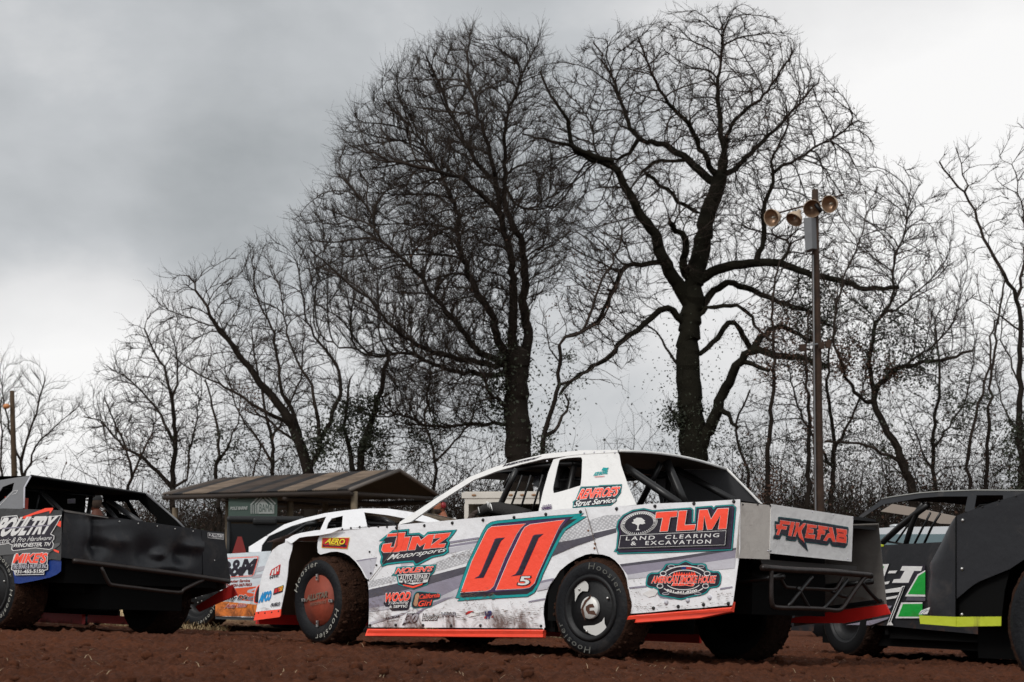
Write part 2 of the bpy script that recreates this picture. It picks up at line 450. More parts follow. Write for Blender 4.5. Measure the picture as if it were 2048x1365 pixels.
def seat(root, y=-.62, m=BLK, X=.62):
    mb = MB()
    mb.box((X, y - .24, .30), (X + .55, y + .24, .42), m); mb.box((X, y - .24, .42), (X + .10, y + .24, 1.05), m)
    mb.box((X + .02, y - .19, 1.05), (X + .10, y + .19, 1.32), m)
    for s in (-1, 1): mb.box((X + .03, y + s * .19 - .02, 1.02), (X + .32, y + s * .19 + .02, 1.30), m)
    return mb.build('seat', root, bevel=.02)
def right_side(root, m, inner, zt=((3.0, .84), (2.2, .91), (.3, 1.0), (-1.18, 1.04)), tail_low=.37):
    """far body side, seen from within: outer skin and inner face"""
    def top(x):
        for (x0, z0), (x1, z1) in zip(zt, zt[1:]):
            if x <= x0 and x >= x1: return z0 + (z1 - z0) * (x0 - x) / (x0 - x1)
        return zt[0][1] if x > zt[0][0] else zt[-1][1]
    def arch(cx, r, lo, hi):
        return [(cx + r * math.cos(a), .36 + r * .95 * math.sin(a)) for a in np.linspace(lo, hi, 12)]
    out = [(3.45, .20)] + [(x, top(x)) for x in (3.35, 2.2, 1.0, .3, -.5, -1.14)] + [(-1.22, tail_low), (-.42, .26)] + arch(0, .43, R(195), R(-15))[:] + [(.45, .16), (2.25, .12)] + arch(2.78, .43, R(195), R(-15)) + [(3.3, .18)]
    P = LPlane((0, -1.85, 0), (1, 0, 0), (0, 0, 1), (0, 1, 0))
    mb = MB(); mb.poly(P, [out], inner, 0, .004)
    P2 = LPlane((0, -1.8545, 0), (1, 0, 0), (0, 0, 1), (0, -1, 0)); mb.poly(P2, [out], m, 0, .0)
    return mb.build('right_side_panel', root)

# ================================================================== 1. the white 00 car
MF = Frame((.596, 13.082), 41.32)
m00 = empty('race_car', mat=MF.mat())
tag(m00, 'white dirt race car numbered 00 with orange skirts, parked in the middle', 'race car')
S = Plane(MF, (0, .04, 0), (0, 1, 0))
CB = Plane(MF, (0, -.02, 1.0), (0, .912, .41)); CBR = Plane(MF, (0, -1.78, 1.0), (0, .912, -.41))
RE = Plane(MF, (-1.204, 0, 0), (-1, 0, 0)); RS = Plane(MF, (0, -1.85, 0), (0, 1, 0))
def bolt_on(mb, P, pts, r=.011, m=BOLT):
    for q in pts:
        c = P.at(q[0], q[1], .003); mb.ball(c, r, m, 4)
A_ = lambda pts: cv(500, 1000, 4.014, pts)
Z_ = lambda pts: cv(900, 1020, 6.827, pts)
J_ = lambda pts: cv(730, 1030, 5.933, pts)
T_ = lambda pts: cv(1220, 1000, 6.204, pts)
D_ = lambda pts: cv(1530, 1020, 10.78, pts)
def decal(name, parent, P, items, base=.004):
    """items: ('p', loops, mat) or ('t', text, quad, mat, opts)"""
    mb = MB(); k = 0
    for it in items:
        k += 1; off = base + .0013 * k
        if it[0] == 'p': mb.poly(P, it[1] if isinstance(it[1][0], list) else [it[1]], it[2], off)
        elif it[0] == 's':                                  # same layer as the previous one
            k -= 1; mb.poly(P, it[1] if isinstance(it[1][0], list) else [it[1]], it[2], off - .0013)
        elif it[0] == 't': put_text(mb, P, it[1], it[2], it[3], off, **(it[4] if len(it) > 4 else {}))
        elif it[0] == 'l':                                  # thin line
            w = it[3]; pts = [np.array(q, float) for q in it[1]]
            for a, b in zip(pts, pts[1:]):
                d = b - a; d /= np.linalg.norm(d); n = np.array([-d[1], d[0]]) * w / 2
                mb.poly(P, [[tuple(a - n), tuple(b - n), tuple(b + n), tuple(a + n)]], it[2], off)
    return mb.build(name, parent)
def stripes(parent, P, lst):
    mb = MB()
    for k, (pts, m) in enumerate(lst): mb.poly(P, [pts], m, .0006 + .0006 * k)
    return mb.build('paint_stripes', parent)
# --- front fender with the wheel arch, up to the slanted seam
seamF = [(796, 1050), (793, 1092), (740, 1161)]
arch_f = A_([(565, 440), (600, 432), (650, 418), (700, 416), (760, 430), (800, 452), (850, 500), (890, 555), (920, 615)])
fender = A_([(740, 232), (1170, 208)]) + [(796, 1092)] + A_([(955, 650)]) + A_([(925, 622)]) + arch_f[::-1][1:] + A_([(545, 425), (540, 380), (545, 320), (560, 288), (640, 262)])
mb = MB(); mb.poly(S, [fender], WHITE, 0, .004)
bolt_on(mb, S, A_([(740, 235), (810, 227), (880, 219), (955, 214), (1030, 214), (1100, 218), (960, 418), (970, 590), (1015, 525), (950, 645)]), .009)
ff = mb.build('front_fender', m00)
# --- door and side panel
door = [(796, 1050)] + [(900, 1041), (1000, 1031.5), (1084, 1022), (1170, 1015)] + [(1196, 1108)] + \
    cv(1080, 1100, 6.204, [(715, 55), (640, 48), (560, 62), (450, 110), (340, 180), (240, 265), (200, 330), (120, 440), (75, 560), (45, 700), (42, 800), (55, 900), (62, 960), (40, 990)]) + \
    [(1085, 1257), (737, 1255), (738, 1215)] + A_([(958, 850), (955, 760), (950, 690), (945, 655)]) + [(796, 1092)]
mb = MB(); mb.poly(S, [door], WHITE, 0, .004)
bolt_on(mb, S, A_([(1175, 225), (1400, 207), (1625, 186), (1870, 163), (965, 1008), (1170, 1005), (1390, 1008), (1615, 1012), (1850, 1010)]), .012)
bolt_on(mb, S, Z_([(32, 180), (452, 140), (875, 105), (1308, 62), (1783, 30)]), .013)
bolt_on(mb, S, cv(1080, 1100, 6.204, [(12, 945)]), .011)
dp = mb.build('door_panel', m00)
# --- rear quarter
quarter = [(1170, 1015), (1270, 1011), (1300, 1008), (1400, 1004), (1480, 999), (1480, 1100), (1466, 1205), (1464, 1211)] + \
    T_([(1400, 1315), (1100, 1345), (830, 1362), (480, 1398)]) + [(1258, 1228)] + \
    cv(1080, 1100, 6.204, [(1095, 740), (1098, 600), (1090, 460), (1075, 360), (1040, 270), (990, 195), (930, 130), (860, 85), (780, 60), (718, 55)])
mb = MB(); mb.poly(S, [quarter], WHITE, 0, .004)
bolt_on(mb, S, T_([(82, 112), (558, 80), (1042, 45), (1536, 22), (540, 1345), (847, 1325), (1160, 1302), (1468, 1288)]), .013)
bolt_on(mb, S, [(1260, 1220), (1177, 1062), (1189, 1097), (1190, 1088)], .009, mat('rust', (.2, .08, .03), .8))
for q in [(700, 1275), (967, 1248), (1237, 1212)]: mb.ball(S.at(*T_([q])[0], .002), .016, LGREY, 5)
qp = mb.build('quarter_panel', m00)
# --- printed stripes of the wrap
stripes(ff, S, [(A_([(850, 488), (930, 474), (1020, 462), (1020, 470), (935, 484), (860, 497)]), MGREY), (A_([(862, 497), (1018, 470), (985, 600), (950, 640), (925, 600), (895, 545)]), LGREY)])
stripes(dp, S, [
    (A_([(1215, 430), (1850, 322), (1838, 345), (1400, 412), (1210, 452)]), MGREY),
    (A_([(1210, 454), (1838, 346), (1795, 385), (1640, 425), (1210, 540)]), LGREY),
    (A_([(955, 655), (1100, 620), (1450, 520), (1800, 380), (1765, 500), (1400, 600), (950, 706)]), PLATE),
    (A_([(952, 722), (1400, 622), (1760, 528), (1738, 590), (1400, 690), (955, 790)]), DGREY),
    (A_([(955, 791), (1400, 691), (1738, 591), (1690, 700), (1500, 790), (955, 870)]), MGREY),
    (A_([(955, 871), (1500, 791), (1688, 702), (1668, 780), (1360, 850), (955, 900)]), LGREY),
    (A_([(1230, 1000), (1300, 930), (1420, 850), (1560, 790), (1640, 775), (1400, 880), (1250, 1000)]), MGREY),
    (A_([(960, 985), (1250, 900), (1300, 880), (1220, 925), (960, 1005)]), LGREY),
    (Z_([(1570, 300), (1720, 200), (1890, 110), (1960, 340), (1640, 420), (1480, 440)]), PLATE),
    (Z_([(1480, 450), (1700, 405), (1960, 345), (1985, 400), (1700, 500), (1385, 635)]), DGREY),
    (Z_([(1240, 970), (1420, 930), (1400, 965), (1230, 1003)]), MGREY), (Z_([(1230, 1004), (1400, 966), (1330, 1080), (1180, 1110)]), LGREY),
    (Z_([(1080, 1245), (1300, 1205), (1290, 1225), (1060, 1265)]), MGREY), (Z_([(0, 430), (395, 372), (385, 395), (0, 455)]), MGREY)])
stripes(qp, S, [
    (cv(900, 880, 4.014, [(1105, 650), (1250, 605), (1420, 600), (1345, 700), (1140, 740)]), PLATE),
    (cv(900, 880, 4.014, [(1142, 752), (1335, 708), (1335, 745), (1170, 795)]), DGREY),
    (T_([(120, 800), (700, 725), (1565, 595), (1565, 620), (900, 735), (140, 830)]), DGREY),
    (T_([(140, 831), (900, 736), (1562, 622), (1558, 720), (1100, 790), (215, 930)]), MGREY),
    (T_([(215, 931), (1100, 791), (1558, 721), (1545, 850), (1300, 870), (450, 965), (222, 985)]), LGREY),
    (T_([(235, 1085), (460, 1062), (455, 1085), (240, 1105)]), MGREY), (T_([(1370, 1095), (1520, 1072), (1515, 1092), (1360, 1118)]), MGREY),
    (T_([(570, 1150), (610, 1130), (640, 1190), (800, 1240), (620, 1215)]), MGREY), (T_([(400, 1165), (540, 1095), (600, 1130), (560, 1190), (480, 1210)]), PLAIN)])
# --- scuffs and scrapes where the panel was rubbed
rnd = random.Random(3)
def scuffs(parent, P, boxes, name='scuff_marks', m=SCUFF):
    mb = MB()
    for (x0, y0, x1, y1, n, ln) in boxes:
        for _ in range(n):
            x, y = rnd.uniform(x0, x1), rnd.gauss((y0 + y1) / 2, (y1 - y0) / 4); l = rnd.uniform(.3, 1) * ln; w = rnd.uniform(.15, .9); a = rnd.uniform(-.12, .05)
            pts = [(x, y), (x + l * .5, y + a * l * .5 - w * .6), (x + l, y + a * l), (x + l * .6, y + a * l * .5 + w)]
            mb.poly(P, [pts], m, .0135)
    return mb.build(name, parent)
scuffs(dp, S, [(870, 1215, 1080, 1250, 150, 14), (915, 1180, 985, 1198, 60, 10), (1010, 1190, 1080, 1250, 40, 5), (895, 1100, 945, 1118, 25, 9), (738, 1130, 785, 1240, 60, 6), (742, 1205, 880, 1250, 60, 8), (925, 1195, 960, 1225, 40, 4)])
scuffs(qp, S, [(1268, 1205, 1310, 1225, 40, 5), (1430, 1180, 1462, 1200, 24, 7), (1290, 1200, 1420, 1215, 12, 10), (1258, 1150, 1285, 1225, 40, 4), (1262, 1205, 1460, 1222, 40, 9)])
mb = MB()
for l in ([(1170, 1016), (1185, 1070), (1196, 1108)], [(796, 1050), (793, 1092), (740, 1161)]):
    for a, b in zip(l, l[1:]):
        a, b = np.array(a, float), np.array(b, float); d = (b - a) / np.linalg.norm(b - a); n_ = np.array([-d[1], d[0]]) * .55
        mb.poly(S, [[tuple(a - n_), tuple(b - n_), tuple(b + n_), tuple(a + n_)]], SCUFF, .0150)
mb.build('panel_seams', dp)
# --- big number
outer = smooth(Z_([(100, 1150), (230, 760), (350, 500), (450, 290)]), 1) + Z_([(500, 210), (560, 170), (640, 152), (1200, 100), (1820, 50), (1770, 88), (1862, 93), (1700, 195), (1590, 265), (1540, 330), (1380, 640), (1270, 870), (1210, 1040), (1150, 1130), (1060, 1183), (620, 1208), (585, 1222), (560, 1208), (105, 1245), (140, 1208), (78, 1204)])
inner = Z_([(140, 1165), (255, 790), (372, 520), (470, 310), (525, 240), (585, 200), (655, 185), (1200, 132), (1690, 92), (1630, 135), (1735, 120), (1640, 190), (1545, 258), (1500, 325), (1345, 630), (1235, 870), (1180, 1020), (1122, 1108), (1050, 1150), (630, 1170), (590, 1140), (565, 1175), (170, 1200), (140, 1175)])
purple = Z_([(145, 1140), (375, 540), (475, 325), (545, 225), (660, 195), (1200, 142), (1640, 108), (1540, 220), (1490, 290), (1220, 870), (1165, 1010), (1090, 1075), (1010, 1095), (620, 1120), (550, 1125)])
d1 = Z_([(148, 1128), (300, 700), (485, 320), (520, 265), (570, 232), (1028, 192), (965, 250), (905, 335), (750, 650), (625, 960), (595, 1040), (548, 1088), (495, 1105)])
h1 = Z_([(330, 938), (390, 905), (425, 850), (520, 620), (612, 400), (640, 388), (752, 378), (695, 430), (560, 720), (458, 928)])
d2 = Z_([(628, 1093), (800, 690), (985, 300), (1025, 240), (1095, 200), (1562, 138), (1500, 215), (1468, 275), (1200, 870), (1150, 1000), (1085, 1058), (1005, 1073)])
h2 = Z_([(828, 908), (895, 878), (932, 820), (1040, 570), (1132, 355), (1160, 340), (1278, 328), (1210, 388), (1080, 680), (985, 890)])
decal('number_decal', dp, S, [('p', inset(outer, .9), INK), ('p', outer, TEAL), ('p', inner, INK), ('p', purple, PURP), ('p', inset(d1, .9), PLAIN), ('s', inset(d2, .9), PLAIN),
    ('p', [d1, h1], RED), ('s', [d2, h2], RED), ('p', h1, INK), ('s', h2, INK),
    ('p', inset(h1, -.8), PURP), ('s', inset(h2, -.8), PURP), ('p', inset(h1, -2.0), INK), ('s', inset(h2, -2.0), INK),
    ('t', '5', Z_([(925, 1030), (1070, 1030), (1105, 908), (960, 908)]), INK, dict(fat=.05, ref=0)), ('t', '5', Z_([(930, 1026), (1065, 1026), (1098, 912), (965, 912)]), PLAIN, dict(fat=.02, ref=0))])
# --- JIMZ Motorsports
jo = J_([(168, 310), (325, 188), (520, 172), (512, 226), (640, 216), (700, 252), (745, 205), (1085, 178), (1060, 215), (985, 305), (1008, 325), (985, 385), (992, 440), (930, 480), (860, 492), (800, 505), (620, 598), (590, 600), (570, 560), (430, 570), (260, 592), (200, 615), (180, 560), (195, 500), (168, 430), (172, 360), (225, 308)])
ji = J_([(215, 300), (335, 203), (503, 190), (498, 242), (640, 232), (705, 272), (755, 222), (1040, 196), (960, 305), (985, 330), (960, 385), (968, 430), (920, 462), (790, 488), (620, 578), (600, 578), (575, 542), (430, 552), (260, 572), (215, 592), (200, 560), (212, 500), (185, 430), (190, 360), (240, 320)])
L_ = [J_([(272, 228), (478, 210), (428, 418), (400, 440), (222, 448), (195, 420), (215, 350), (318, 335), (300, 385), (345, 385), (382, 250), (262, 262)]),
      J_([(468, 268), (535, 262), (492, 425), (418, 430)]),
      J_([(562, 260), (640, 256), (662, 305), (748, 238), (822, 232), (770, 402), (692, 407), (718, 335), (650, 378), (618, 335), (592, 415), (512, 420)]),
      J_([(835, 232), (1018, 213), (990, 258), (868, 350), (955, 343), (935, 387), (775, 398), (790, 358), (905, 270), (820, 280)])]
it = [('p', inset(jo, .7), INK), ('p', jo, TEAL), ('p', ji, INK)]
it += [('p' if i == 0 else 's', inset(l, .8), PLAIN) for i, l in enumerate(L_)] + [('p' if i == 0 else 's', l, RED) for i, l in enumerate(L_)]
it += [('t', 'Motorsports', J_([(245, 560), (955, 450), (970, 385), (300, 470)]), PLAIN, dict(shear=.35, fat=.012, ref=0))]
decal('sponsor_decal', dp, S, it)
# --- Nolen's
no_ = J_([(315, 720), (350, 690), (372, 622), (845, 590), (820, 675), (760, 740), (740, 830), (570, 888), (395, 830), (375, 722)])
decal('sponsor_decal', dp, S, [('p', inset(no_, .6), INK), ('p', no_, TEAL), ('p', inset(no_, -2), INK),
    ('t', "NOLEN'S", J_([(358, 700), (795, 668), (812, 608), (375, 632)]), PLAIN, dict(shear=.25, fat=.06, ref=0)), ('t', "NOLEN'S", J_([(358, 698), (793, 667), (810, 610), (375, 634)]), RED, dict(shear=.25, fat=.03, ref=0)),
    ('p', J_([(385, 712), (775, 690), (742, 798), (570, 828), (402, 800)]), PLAIN), ('p', J_([(392, 722), (765, 700), (745, 765), (408, 782)]), INK),
    ('t', 'AUTO REPAIR', J_([(412, 778), (740, 758), (748, 708), (415, 724)]), PLAIN, dict(fat=.02, ref=0)), ('t', '& SALVAGE', J_([(442, 812), (682, 798), (690, 772), (445, 784)]), INK, dict(fat=.03, ref=0)),
    ('p', J_([(445, 825), (570, 848), (685, 812), (680, 832), (570, 870), (455, 840)]), RED)])
# --- Wood Trenching & Septic, California Girl
wb = J_([(218, 1050), (235, 1030), (240, 935), (345, 915), (550, 908), (545, 1010), (520, 1110), (500, 1132), (320, 1140), (285, 1110), (280, 1090), (245, 1092)])
decal('sponsor_decal', dp, S, [('p', wb, INK), ('t', 'WOOD', J_([(228, 1035), (525, 1015), (548, 915), (250, 935)]), PLAIN, dict(fat=.07, shear=.1, ref=0)), ('t', 'WOOD', J_([(230, 1032), (524, 1013), (546, 917), (251, 937)]), RED, dict(fat=.045, shear=.1, ref=0)),
    ('t', 'Trenching', J_([(270, 1078), (515, 1060), (520, 1018), (280, 1035)]), PLAIN, dict(shear=.3, fat=.01, ref=0)), ('t', '& SEPTIC', J_([(285, 1108), (500, 1098), (505, 1068), (290, 1078)]), PLAIN, dict(fat=.03, ref=0))])
cg = smooth(J_([(550, 1080), (560, 1010), (590, 930), (640, 908), (760, 920), (880, 930), (898, 965), (880, 1000), (810, 1020), (800, 1075), (760, 1100), (640, 1105), (580, 1110)]), 3)
decal('sponsor_decal', dp, S, [('p', cg, TEAL), ('p', inset(cg, -1.1), INK), ('p', smooth(J_([(575, 1060), (590, 1000), (600, 950), (630, 930), (645, 960), (630, 1010), (625, 1060), (600, 1085)]), 3), BLOND),
    ('t', 'California', J_([(645, 1000), (885, 975), (890, 925), (650, 948)]), RED, dict(shear=.2, fat=.02, ref=0)), ('t', 'Girl', J_([(630, 1090), (790, 1072), (795, 1010), (640, 1022)]), RED, dict(shear=.2, fat=.02, ref=0))])
for grp in ([('t', 'RACECAR', J_([(245, 1245), (410, 1215), (412, 1190), (250, 1218)]), INK, dict(fat=.06, ref=0)), ('t', 'ENGINEERING', J_([(262, 1275), (395, 1250), (395, 1238), (262, 1262)]), SCUFF, dict(fat=.02, ref=0))],
    [('p', J_([(438, 1310), (470, 1260), (500, 1170), (635, 1170), (618, 1262), (580, 1285), (490, 1285), (460, 1310)]), INK), ('t', '30', J_([(462, 1275), (605, 1275), (632, 1180), (490, 1180)]), LGREY, dict(shear=.2, fat=.05, ref=0))],
    [('t', 'Hoosier', J_([(680, 1255), (868, 1248), (872, 1180), (690, 1180)]), INK, dict(fat=.07, ref=0)), ('t', 'Hoosier', J_([(682, 1252), (866, 1245), (870, 1183), (692, 1183)]), PLAIN, dict(fat=.0, ref=0))],
    [('t', 'WAR', J_([(900, 1215), (1080, 1205), (1085, 1155), (908, 1162)]), INK, dict(fat=.05, ref=0)), ('t', 'WAR', J_([(904, 1212), (1078, 1202), (1083, 1158), (910, 1165)]), LGREY, dict(fat=.0, ref=0))],
    [('p', J_([(1185, 1175), (1220, 1145), (1290, 1138), (1250, 1165), (1200, 1190)]), BRED), ('p', J_([(1200, 1195), (1290, 1150), (1360, 1150), (1350, 1190), (1230, 1215)]), PLAIN)],
    [('t', 'VP', J_([(1420, 1235), (1495, 1225), (1500, 1145), (1425, 1155)]), NAVY, dict(fat=.07, ref=0)), ('p', J_([(1410, 1220), (1440, 1195), (1440, 1220), (1420, 1235)]), BRED), ('s', J_([(1490, 1215), (1525, 1190), (1520, 1225)]), BRED)]): decal('sponsor_decal', dp, S, grp)
# --- AERO on the fender
ar = A_([(582, 308), (796, 306), (778, 392), (577, 382)])
decal('sponsor_decal', ff, S, [('p', inset(ar, .8), YEL), ('p', ar, BRED), ('p', A_([(578, 352), (600, 365), (755, 365), (755, 352), (780, 372), (750, 384), (750, 377), (600, 374), (590, 380)]), INK),
    ('t', 'AERO', A_([(602, 350), (760, 362), (765, 315), (622, 308)]), INK, dict(fat=.07, shear=.15, ref=0)), ('t', 'AERO', A_([(602, 348), (758, 359), (763, 316), (622, 309)]), YEL, dict(fat=.035, shear=.15, ref=0)),
    ('t', 'RACE WHEELS', A_([(640, 366), (725, 368), (725, 357), (640, 355)]), YEL, dict(fat=.02, ref=0))])
# --- TLM on the quarter panel
to = T_([(50, 640), (78, 600), (98, 410), (78, 340), (100, 262), (170, 185), (280, 128), (420, 106), (530, 132), (1005, 98), (1030, 125), (1025, 275), (1050, 275), (1062, 92), (1265, 76), (1285, 104), (1312, 74), (1525, 60), (1562, 92), (1515, 626), (92, 672), (90, 650)])
ti = inset(to, -1.9)
def ell(cx, cy, rx, ry, rot=0, k=40):
    return [(cx + rx * math.cos(a) * math.cos(rot) - ry * math.sin(a) * math.sin(rot), cy + rx * math.cos(a) * math.sin(rot) + ry * math.sin(a) * math.cos(rot)) for a in np.linspace(0, 2 * math.pi, k, endpoint=False)]
ec = (360, 293)
tk = []
for i in range(44):
    a = i / 44 * 2 * math.pi; th_ = .05 + (.045 if math.sin(a) < 0 else 0)
    r0, r1 = .80, .93
    q = [(ec[0] + 222 * r * math.cos(t) + 20 * math.sin(t) * r * 0, ec[1] + 142 * r * math.sin(t) - 30 * math.cos(t) * r) for r, t in ((r0, a), (r1, a), (r1, a + th_), (r0, a + th_))]
    tk.append(T_(q))
ring = lambda s: T_([(ec[0] + 222 * s * math.cos(t), ec[1] + 142 * s * math.sin(t) - 30 * math.cos(t) * s) for t in np.linspace(0, 2 * math.pi, 48, endpoint=False)])
TL = [T_([(575, 156), (835, 140), (825, 208), (748, 214), (714, 388), (620, 393), (655, 222), (562, 230)]),
      T_([(855, 140), (953, 134), (925, 315), (1060, 308), (1047, 372), (825, 385)]),
      T_([(1110, 128), (1210, 122), (1252, 245), (1335, 112), (1470, 106), (1442, 358), (1345, 362), (1370, 190), (1265, 365), (1208, 370), (1168, 195), (1150, 375), (1080, 378)])]
tree_ic = T_([(318, 378), (338, 362), (340, 320), (310, 300), (285, 295), (268, 285), (295, 268), (290, 245), (315, 235), (330, 222), (365, 222), (392, 225), (410, 240), (438, 262), (420, 270), (440, 292), (400, 305), (370, 300), (358, 320), (352, 355), (370, 378)])
fr_o = T_([(130, 442), (1442, 380), (1427, 562), (104, 602)]); fr_i = inset(fr_o, -.85)
decal('sponsor_decal', qp, S, [('p', inset(to, .7), INK), ('p', to, TEAL), ('p', ti, INK), ('p', [inset(to, -4.6), inset(to, -5.8)], PURP),
    ('p', ring(1.03), PLAIN), ('p', ring(.99), INK), ('p', ring(.965), PLAIN), ('p', ring(.935), INK)] +
    [('p' if i == 0 else 's', q, PLAIN) for i, q in enumerate(tk)] + [('s', tree_ic, PLAIN)] +
    [('p' if i == 0 else 's', inset(l, .9), PLAIN) for i, l in enumerate(TL)] + [('p' if i == 0 else 's', l, RED) for i, l in enumerate(TL)] +
    [('p', fr_o, PLAIN), ('p', fr_i, INK), ('t', 'LAND  CLEARING', T_([(195, 505), (1350, 462), (1358, 415), (205, 458)]), PLAIN, dict(space=1.3, fat=.012, ref=0)),
     ('t', '&  EXCAVATION', T_([(258, 565), (1248, 542), (1255, 492), (262, 518)]), PLAIN, dict(space=1.3, fat=.012, ref=0))])
# --- smoke house
so = smooth(T_([(448, 1060), (450, 1000), (468, 935), (520, 905), (590, 905), (640, 872), (672, 835), (695, 800), (760, 790), (850, 795), (940, 753), (1020, 792), (1150, 790), (1195, 812), (1208, 860), (1280, 890), (1345, 888), (1378, 945), (1365, 1045), (1320, 1085), (1240, 1095), (1200, 1150), (1120, 1185), (1000, 1205), (880, 1238), (790, 1222), (640, 1195), (600, 1165), (580, 1105), (500, 1088)]), 2)
def arc(cx, cy, rx, ry, a0, a1, w, k=14):
    o = [(cx + rx * math.cos(t), cy + ry * math.sin(t)) for t in np.linspace(R(a0), R(a1), k)]
    i = [(cx + (rx - w) * math.cos(t), cy + (ry - w) * math.sin(t)) for t in np.linspace(R(a1), R(a0), k)]
    return T_(o + i)
fl = []
for i in range(9): fl.append(T_([(778 + i * 31, 938), (800 + i * 31, 895 - 8 * math.sin(i)), (815 + i * 31, 938)]))
decal('sponsor_decal', qp, S, [('p', inset(so, .7), INK), ('p', so, TEAL), ('p', inset(so, -2.2), INK),
    ('p', arc(930, 980, 300, 165, 215, 325, 14), PLAIN), ('s', arc(930, 980, 225, 112, 205, 335, 10), PLAIN), ('s', arc(910, 1010, 300, 165, 35, 145, 14), PLAIN), ('s', arc(910, 1010, 225, 112, 25, 155, 10), PLAIN),
    ('s', arc(660, 915, 42, 32, 0, 350, 10), PLAIN), ('s', arc(1205, 915, 42, 32, 0, 350, 10), PLAIN), ('s', arc(620, 1070, 42, 32, 0, 350, 10), PLAIN), ('s', arc(1185, 1070, 42, 32, 0, 350, 10), PLAIN),
    ('s', arc(760, 825, 45, 20, 0, 350, 7), LGREY), ('s', arc(1130, 825, 45, 20, 0, 350, 7), LGREY), ('s', arc(690, 1165, 45, 16, 0, 350, 7), LGREY), ('s', arc(1090, 1165, 45, 16, 0, 350, 7), LGREY),
    ('p', T_([(888, 838), (945, 832), (945, 862), (888, 862)]), NAVY), ('s', T_([(946, 836), (1010, 838), (1008, 862), (946, 860)]), BRED)] +
    [('p' if i == 0 else 's', q, RED) for i, q in enumerate(fl)] + [('p', T_([(778, 938), (1068, 920), (1066, 940), (780, 944)]), RED)] +
    [('t', 'AMERICAN SMOKE HOUSE', T_([(515, 1032), (1305, 1032), (1318, 945), (528, 948)]), PLAIN, dict(fat=.06, shear=.12, ref=0)), ('t', 'AMERICAN SMOKE HOUSE', T_([(516, 1030), (1304, 1030), (1316, 947), (529, 950)]), RED, dict(fat=.03, shear=.12, ref=0)),
     ('t', 'BBQ', T_([(768, 1072), (1035, 1072), (1045, 1036), (785, 1036)]), PLAIN, dict(fat=.08, ref=0)), ('t', 'BBQ', T_([(770, 1070), (1033, 1070), (1043, 1038), (787, 1038)]), RED, dict(fat=.05, ref=0)),
     ('t', '931-441-8200', T_([(700, 1140), (1080, 1140), (1080, 1108), (710, 1108)]), PLAIN, dict(fat=.04, ref=0, wave=-4))])
# --- nose fender piece hanging ahead of the wheel, with the flared lip on top
NZ = Plane(MF, (3.35, .075, .5), (.10, 1, .03))
N_ = lambda pts: cv(440, 1050, 6.5, pts)
piece = N_([(465, 1132), (498, 1000), (512, 800), (545, 660), (600, 500), (640, 410), (680, 330), (760, 268), (845, 232), (850, 182), (915, 182), (942, 250), (935, 330), (912, 400), (892, 480), (875, 680), (835, 900), (792, 1096)])
mb = MB(); mb.poly(NZ, [piece], WHITE, 0, .004)
np_ = mb.build('nose_side_panel', m00)
mb = MB(); mb.poly(NZ, [N_([(463, 1134), (792, 1097), (785, 1180), (772, 1200), (437, 1245)])], SKR, .004, .006)
bolt_on(mb, NZ, N_([(450, 1160), (502, 1145), (587, 1147), (675, 1138), (763, 1124)]), .008)
mb.build('nose_skirt', m00)
decal('sponsor_decal', np_, NZ, [('p', N_([(642, 660), (668, 585), (785, 512), (768, 645)]), BRED), ('p', N_([(665, 655), (680, 590), (700, 585), (690, 650)]), PLAIN), ('s', N_([(705, 640), (715, 570), (735, 560), (728, 640)]), PLAIN), ('s', N_([(740, 600), (750, 545), (765, 540), (755, 610)]), PLAIN),
    ('t', 'NTZ', N_([(645, 700), (755, 672), (758, 645), (650, 672)]), INK, dict(fat=.05, ref=0))])
decal('sponsor_decal', np_, NZ, [('t', 'AFCO', N_([(505, 1005), (655, 970), (668, 862), (530, 895)]), BLUE, dict(fat=.08, shear=.2, ref=0))])
decal('sponsor_decal', np_, NZ, [('p', N_([(688, 912), (705, 828), (828, 782), (810, 872)]), INK), ('p', N_([(700, 890), (712, 835), (748, 822), (740, 878)]), BRED), ('s', N_([(748, 876), (758, 818), (822, 792), (806, 860)]), YEL),
    ('t', 'E', N_([(752, 872), (800, 858), (812, 805), (762, 822)]), BRED, dict(fat=.03, ref=0)), ('t', 'FUELS', N_([(655, 1065), (775, 1045), (778, 1005), (665, 1025)]), INK, dict(fat=.05, shear=.2, ref=0))])
LIP = Plane(MF, (3.0, .085, .87), (0, 1, .25))
mb = MB(); mb.poly(LIP, [A_([(284, 322), (345, 285), (400, 268), (520, 246), (640, 236), (715, 226), (738, 230), (650, 268), (560, 285), (450, 295), (395, 305), (350, 340), (330, 352)])], WHITE, 0, .004)
mb.build('fender_lip', m00)
# inner surfaces of the nose: hood, fender top, far side
mb = MB()
LF0 = [(1.98, .03, .925), (2.6, .05, .90), (3.18, .08, .865), (3.42, .10, .80)]
loft(mb, LF0, [(p[0], -.35, p[2] + .03) for p in LF0], WHITE); loft(mb, [(p[0], -.35, p[2] + .03) for p in LF0], [(p[0], -1.45, p[2] + .03) for p in LF0], WHITE); loft(mb, [(p[0], -1.45, p[2] + .03) for p in LF0], [(p[0], -1.84, p[2]) for p in LF0], WHITE)
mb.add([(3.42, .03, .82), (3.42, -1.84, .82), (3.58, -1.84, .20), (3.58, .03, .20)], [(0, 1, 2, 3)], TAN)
mb.box((3.55, -1.84, .13), (3.59, .03, .21), DARKRED); mb.build('hood', m00)
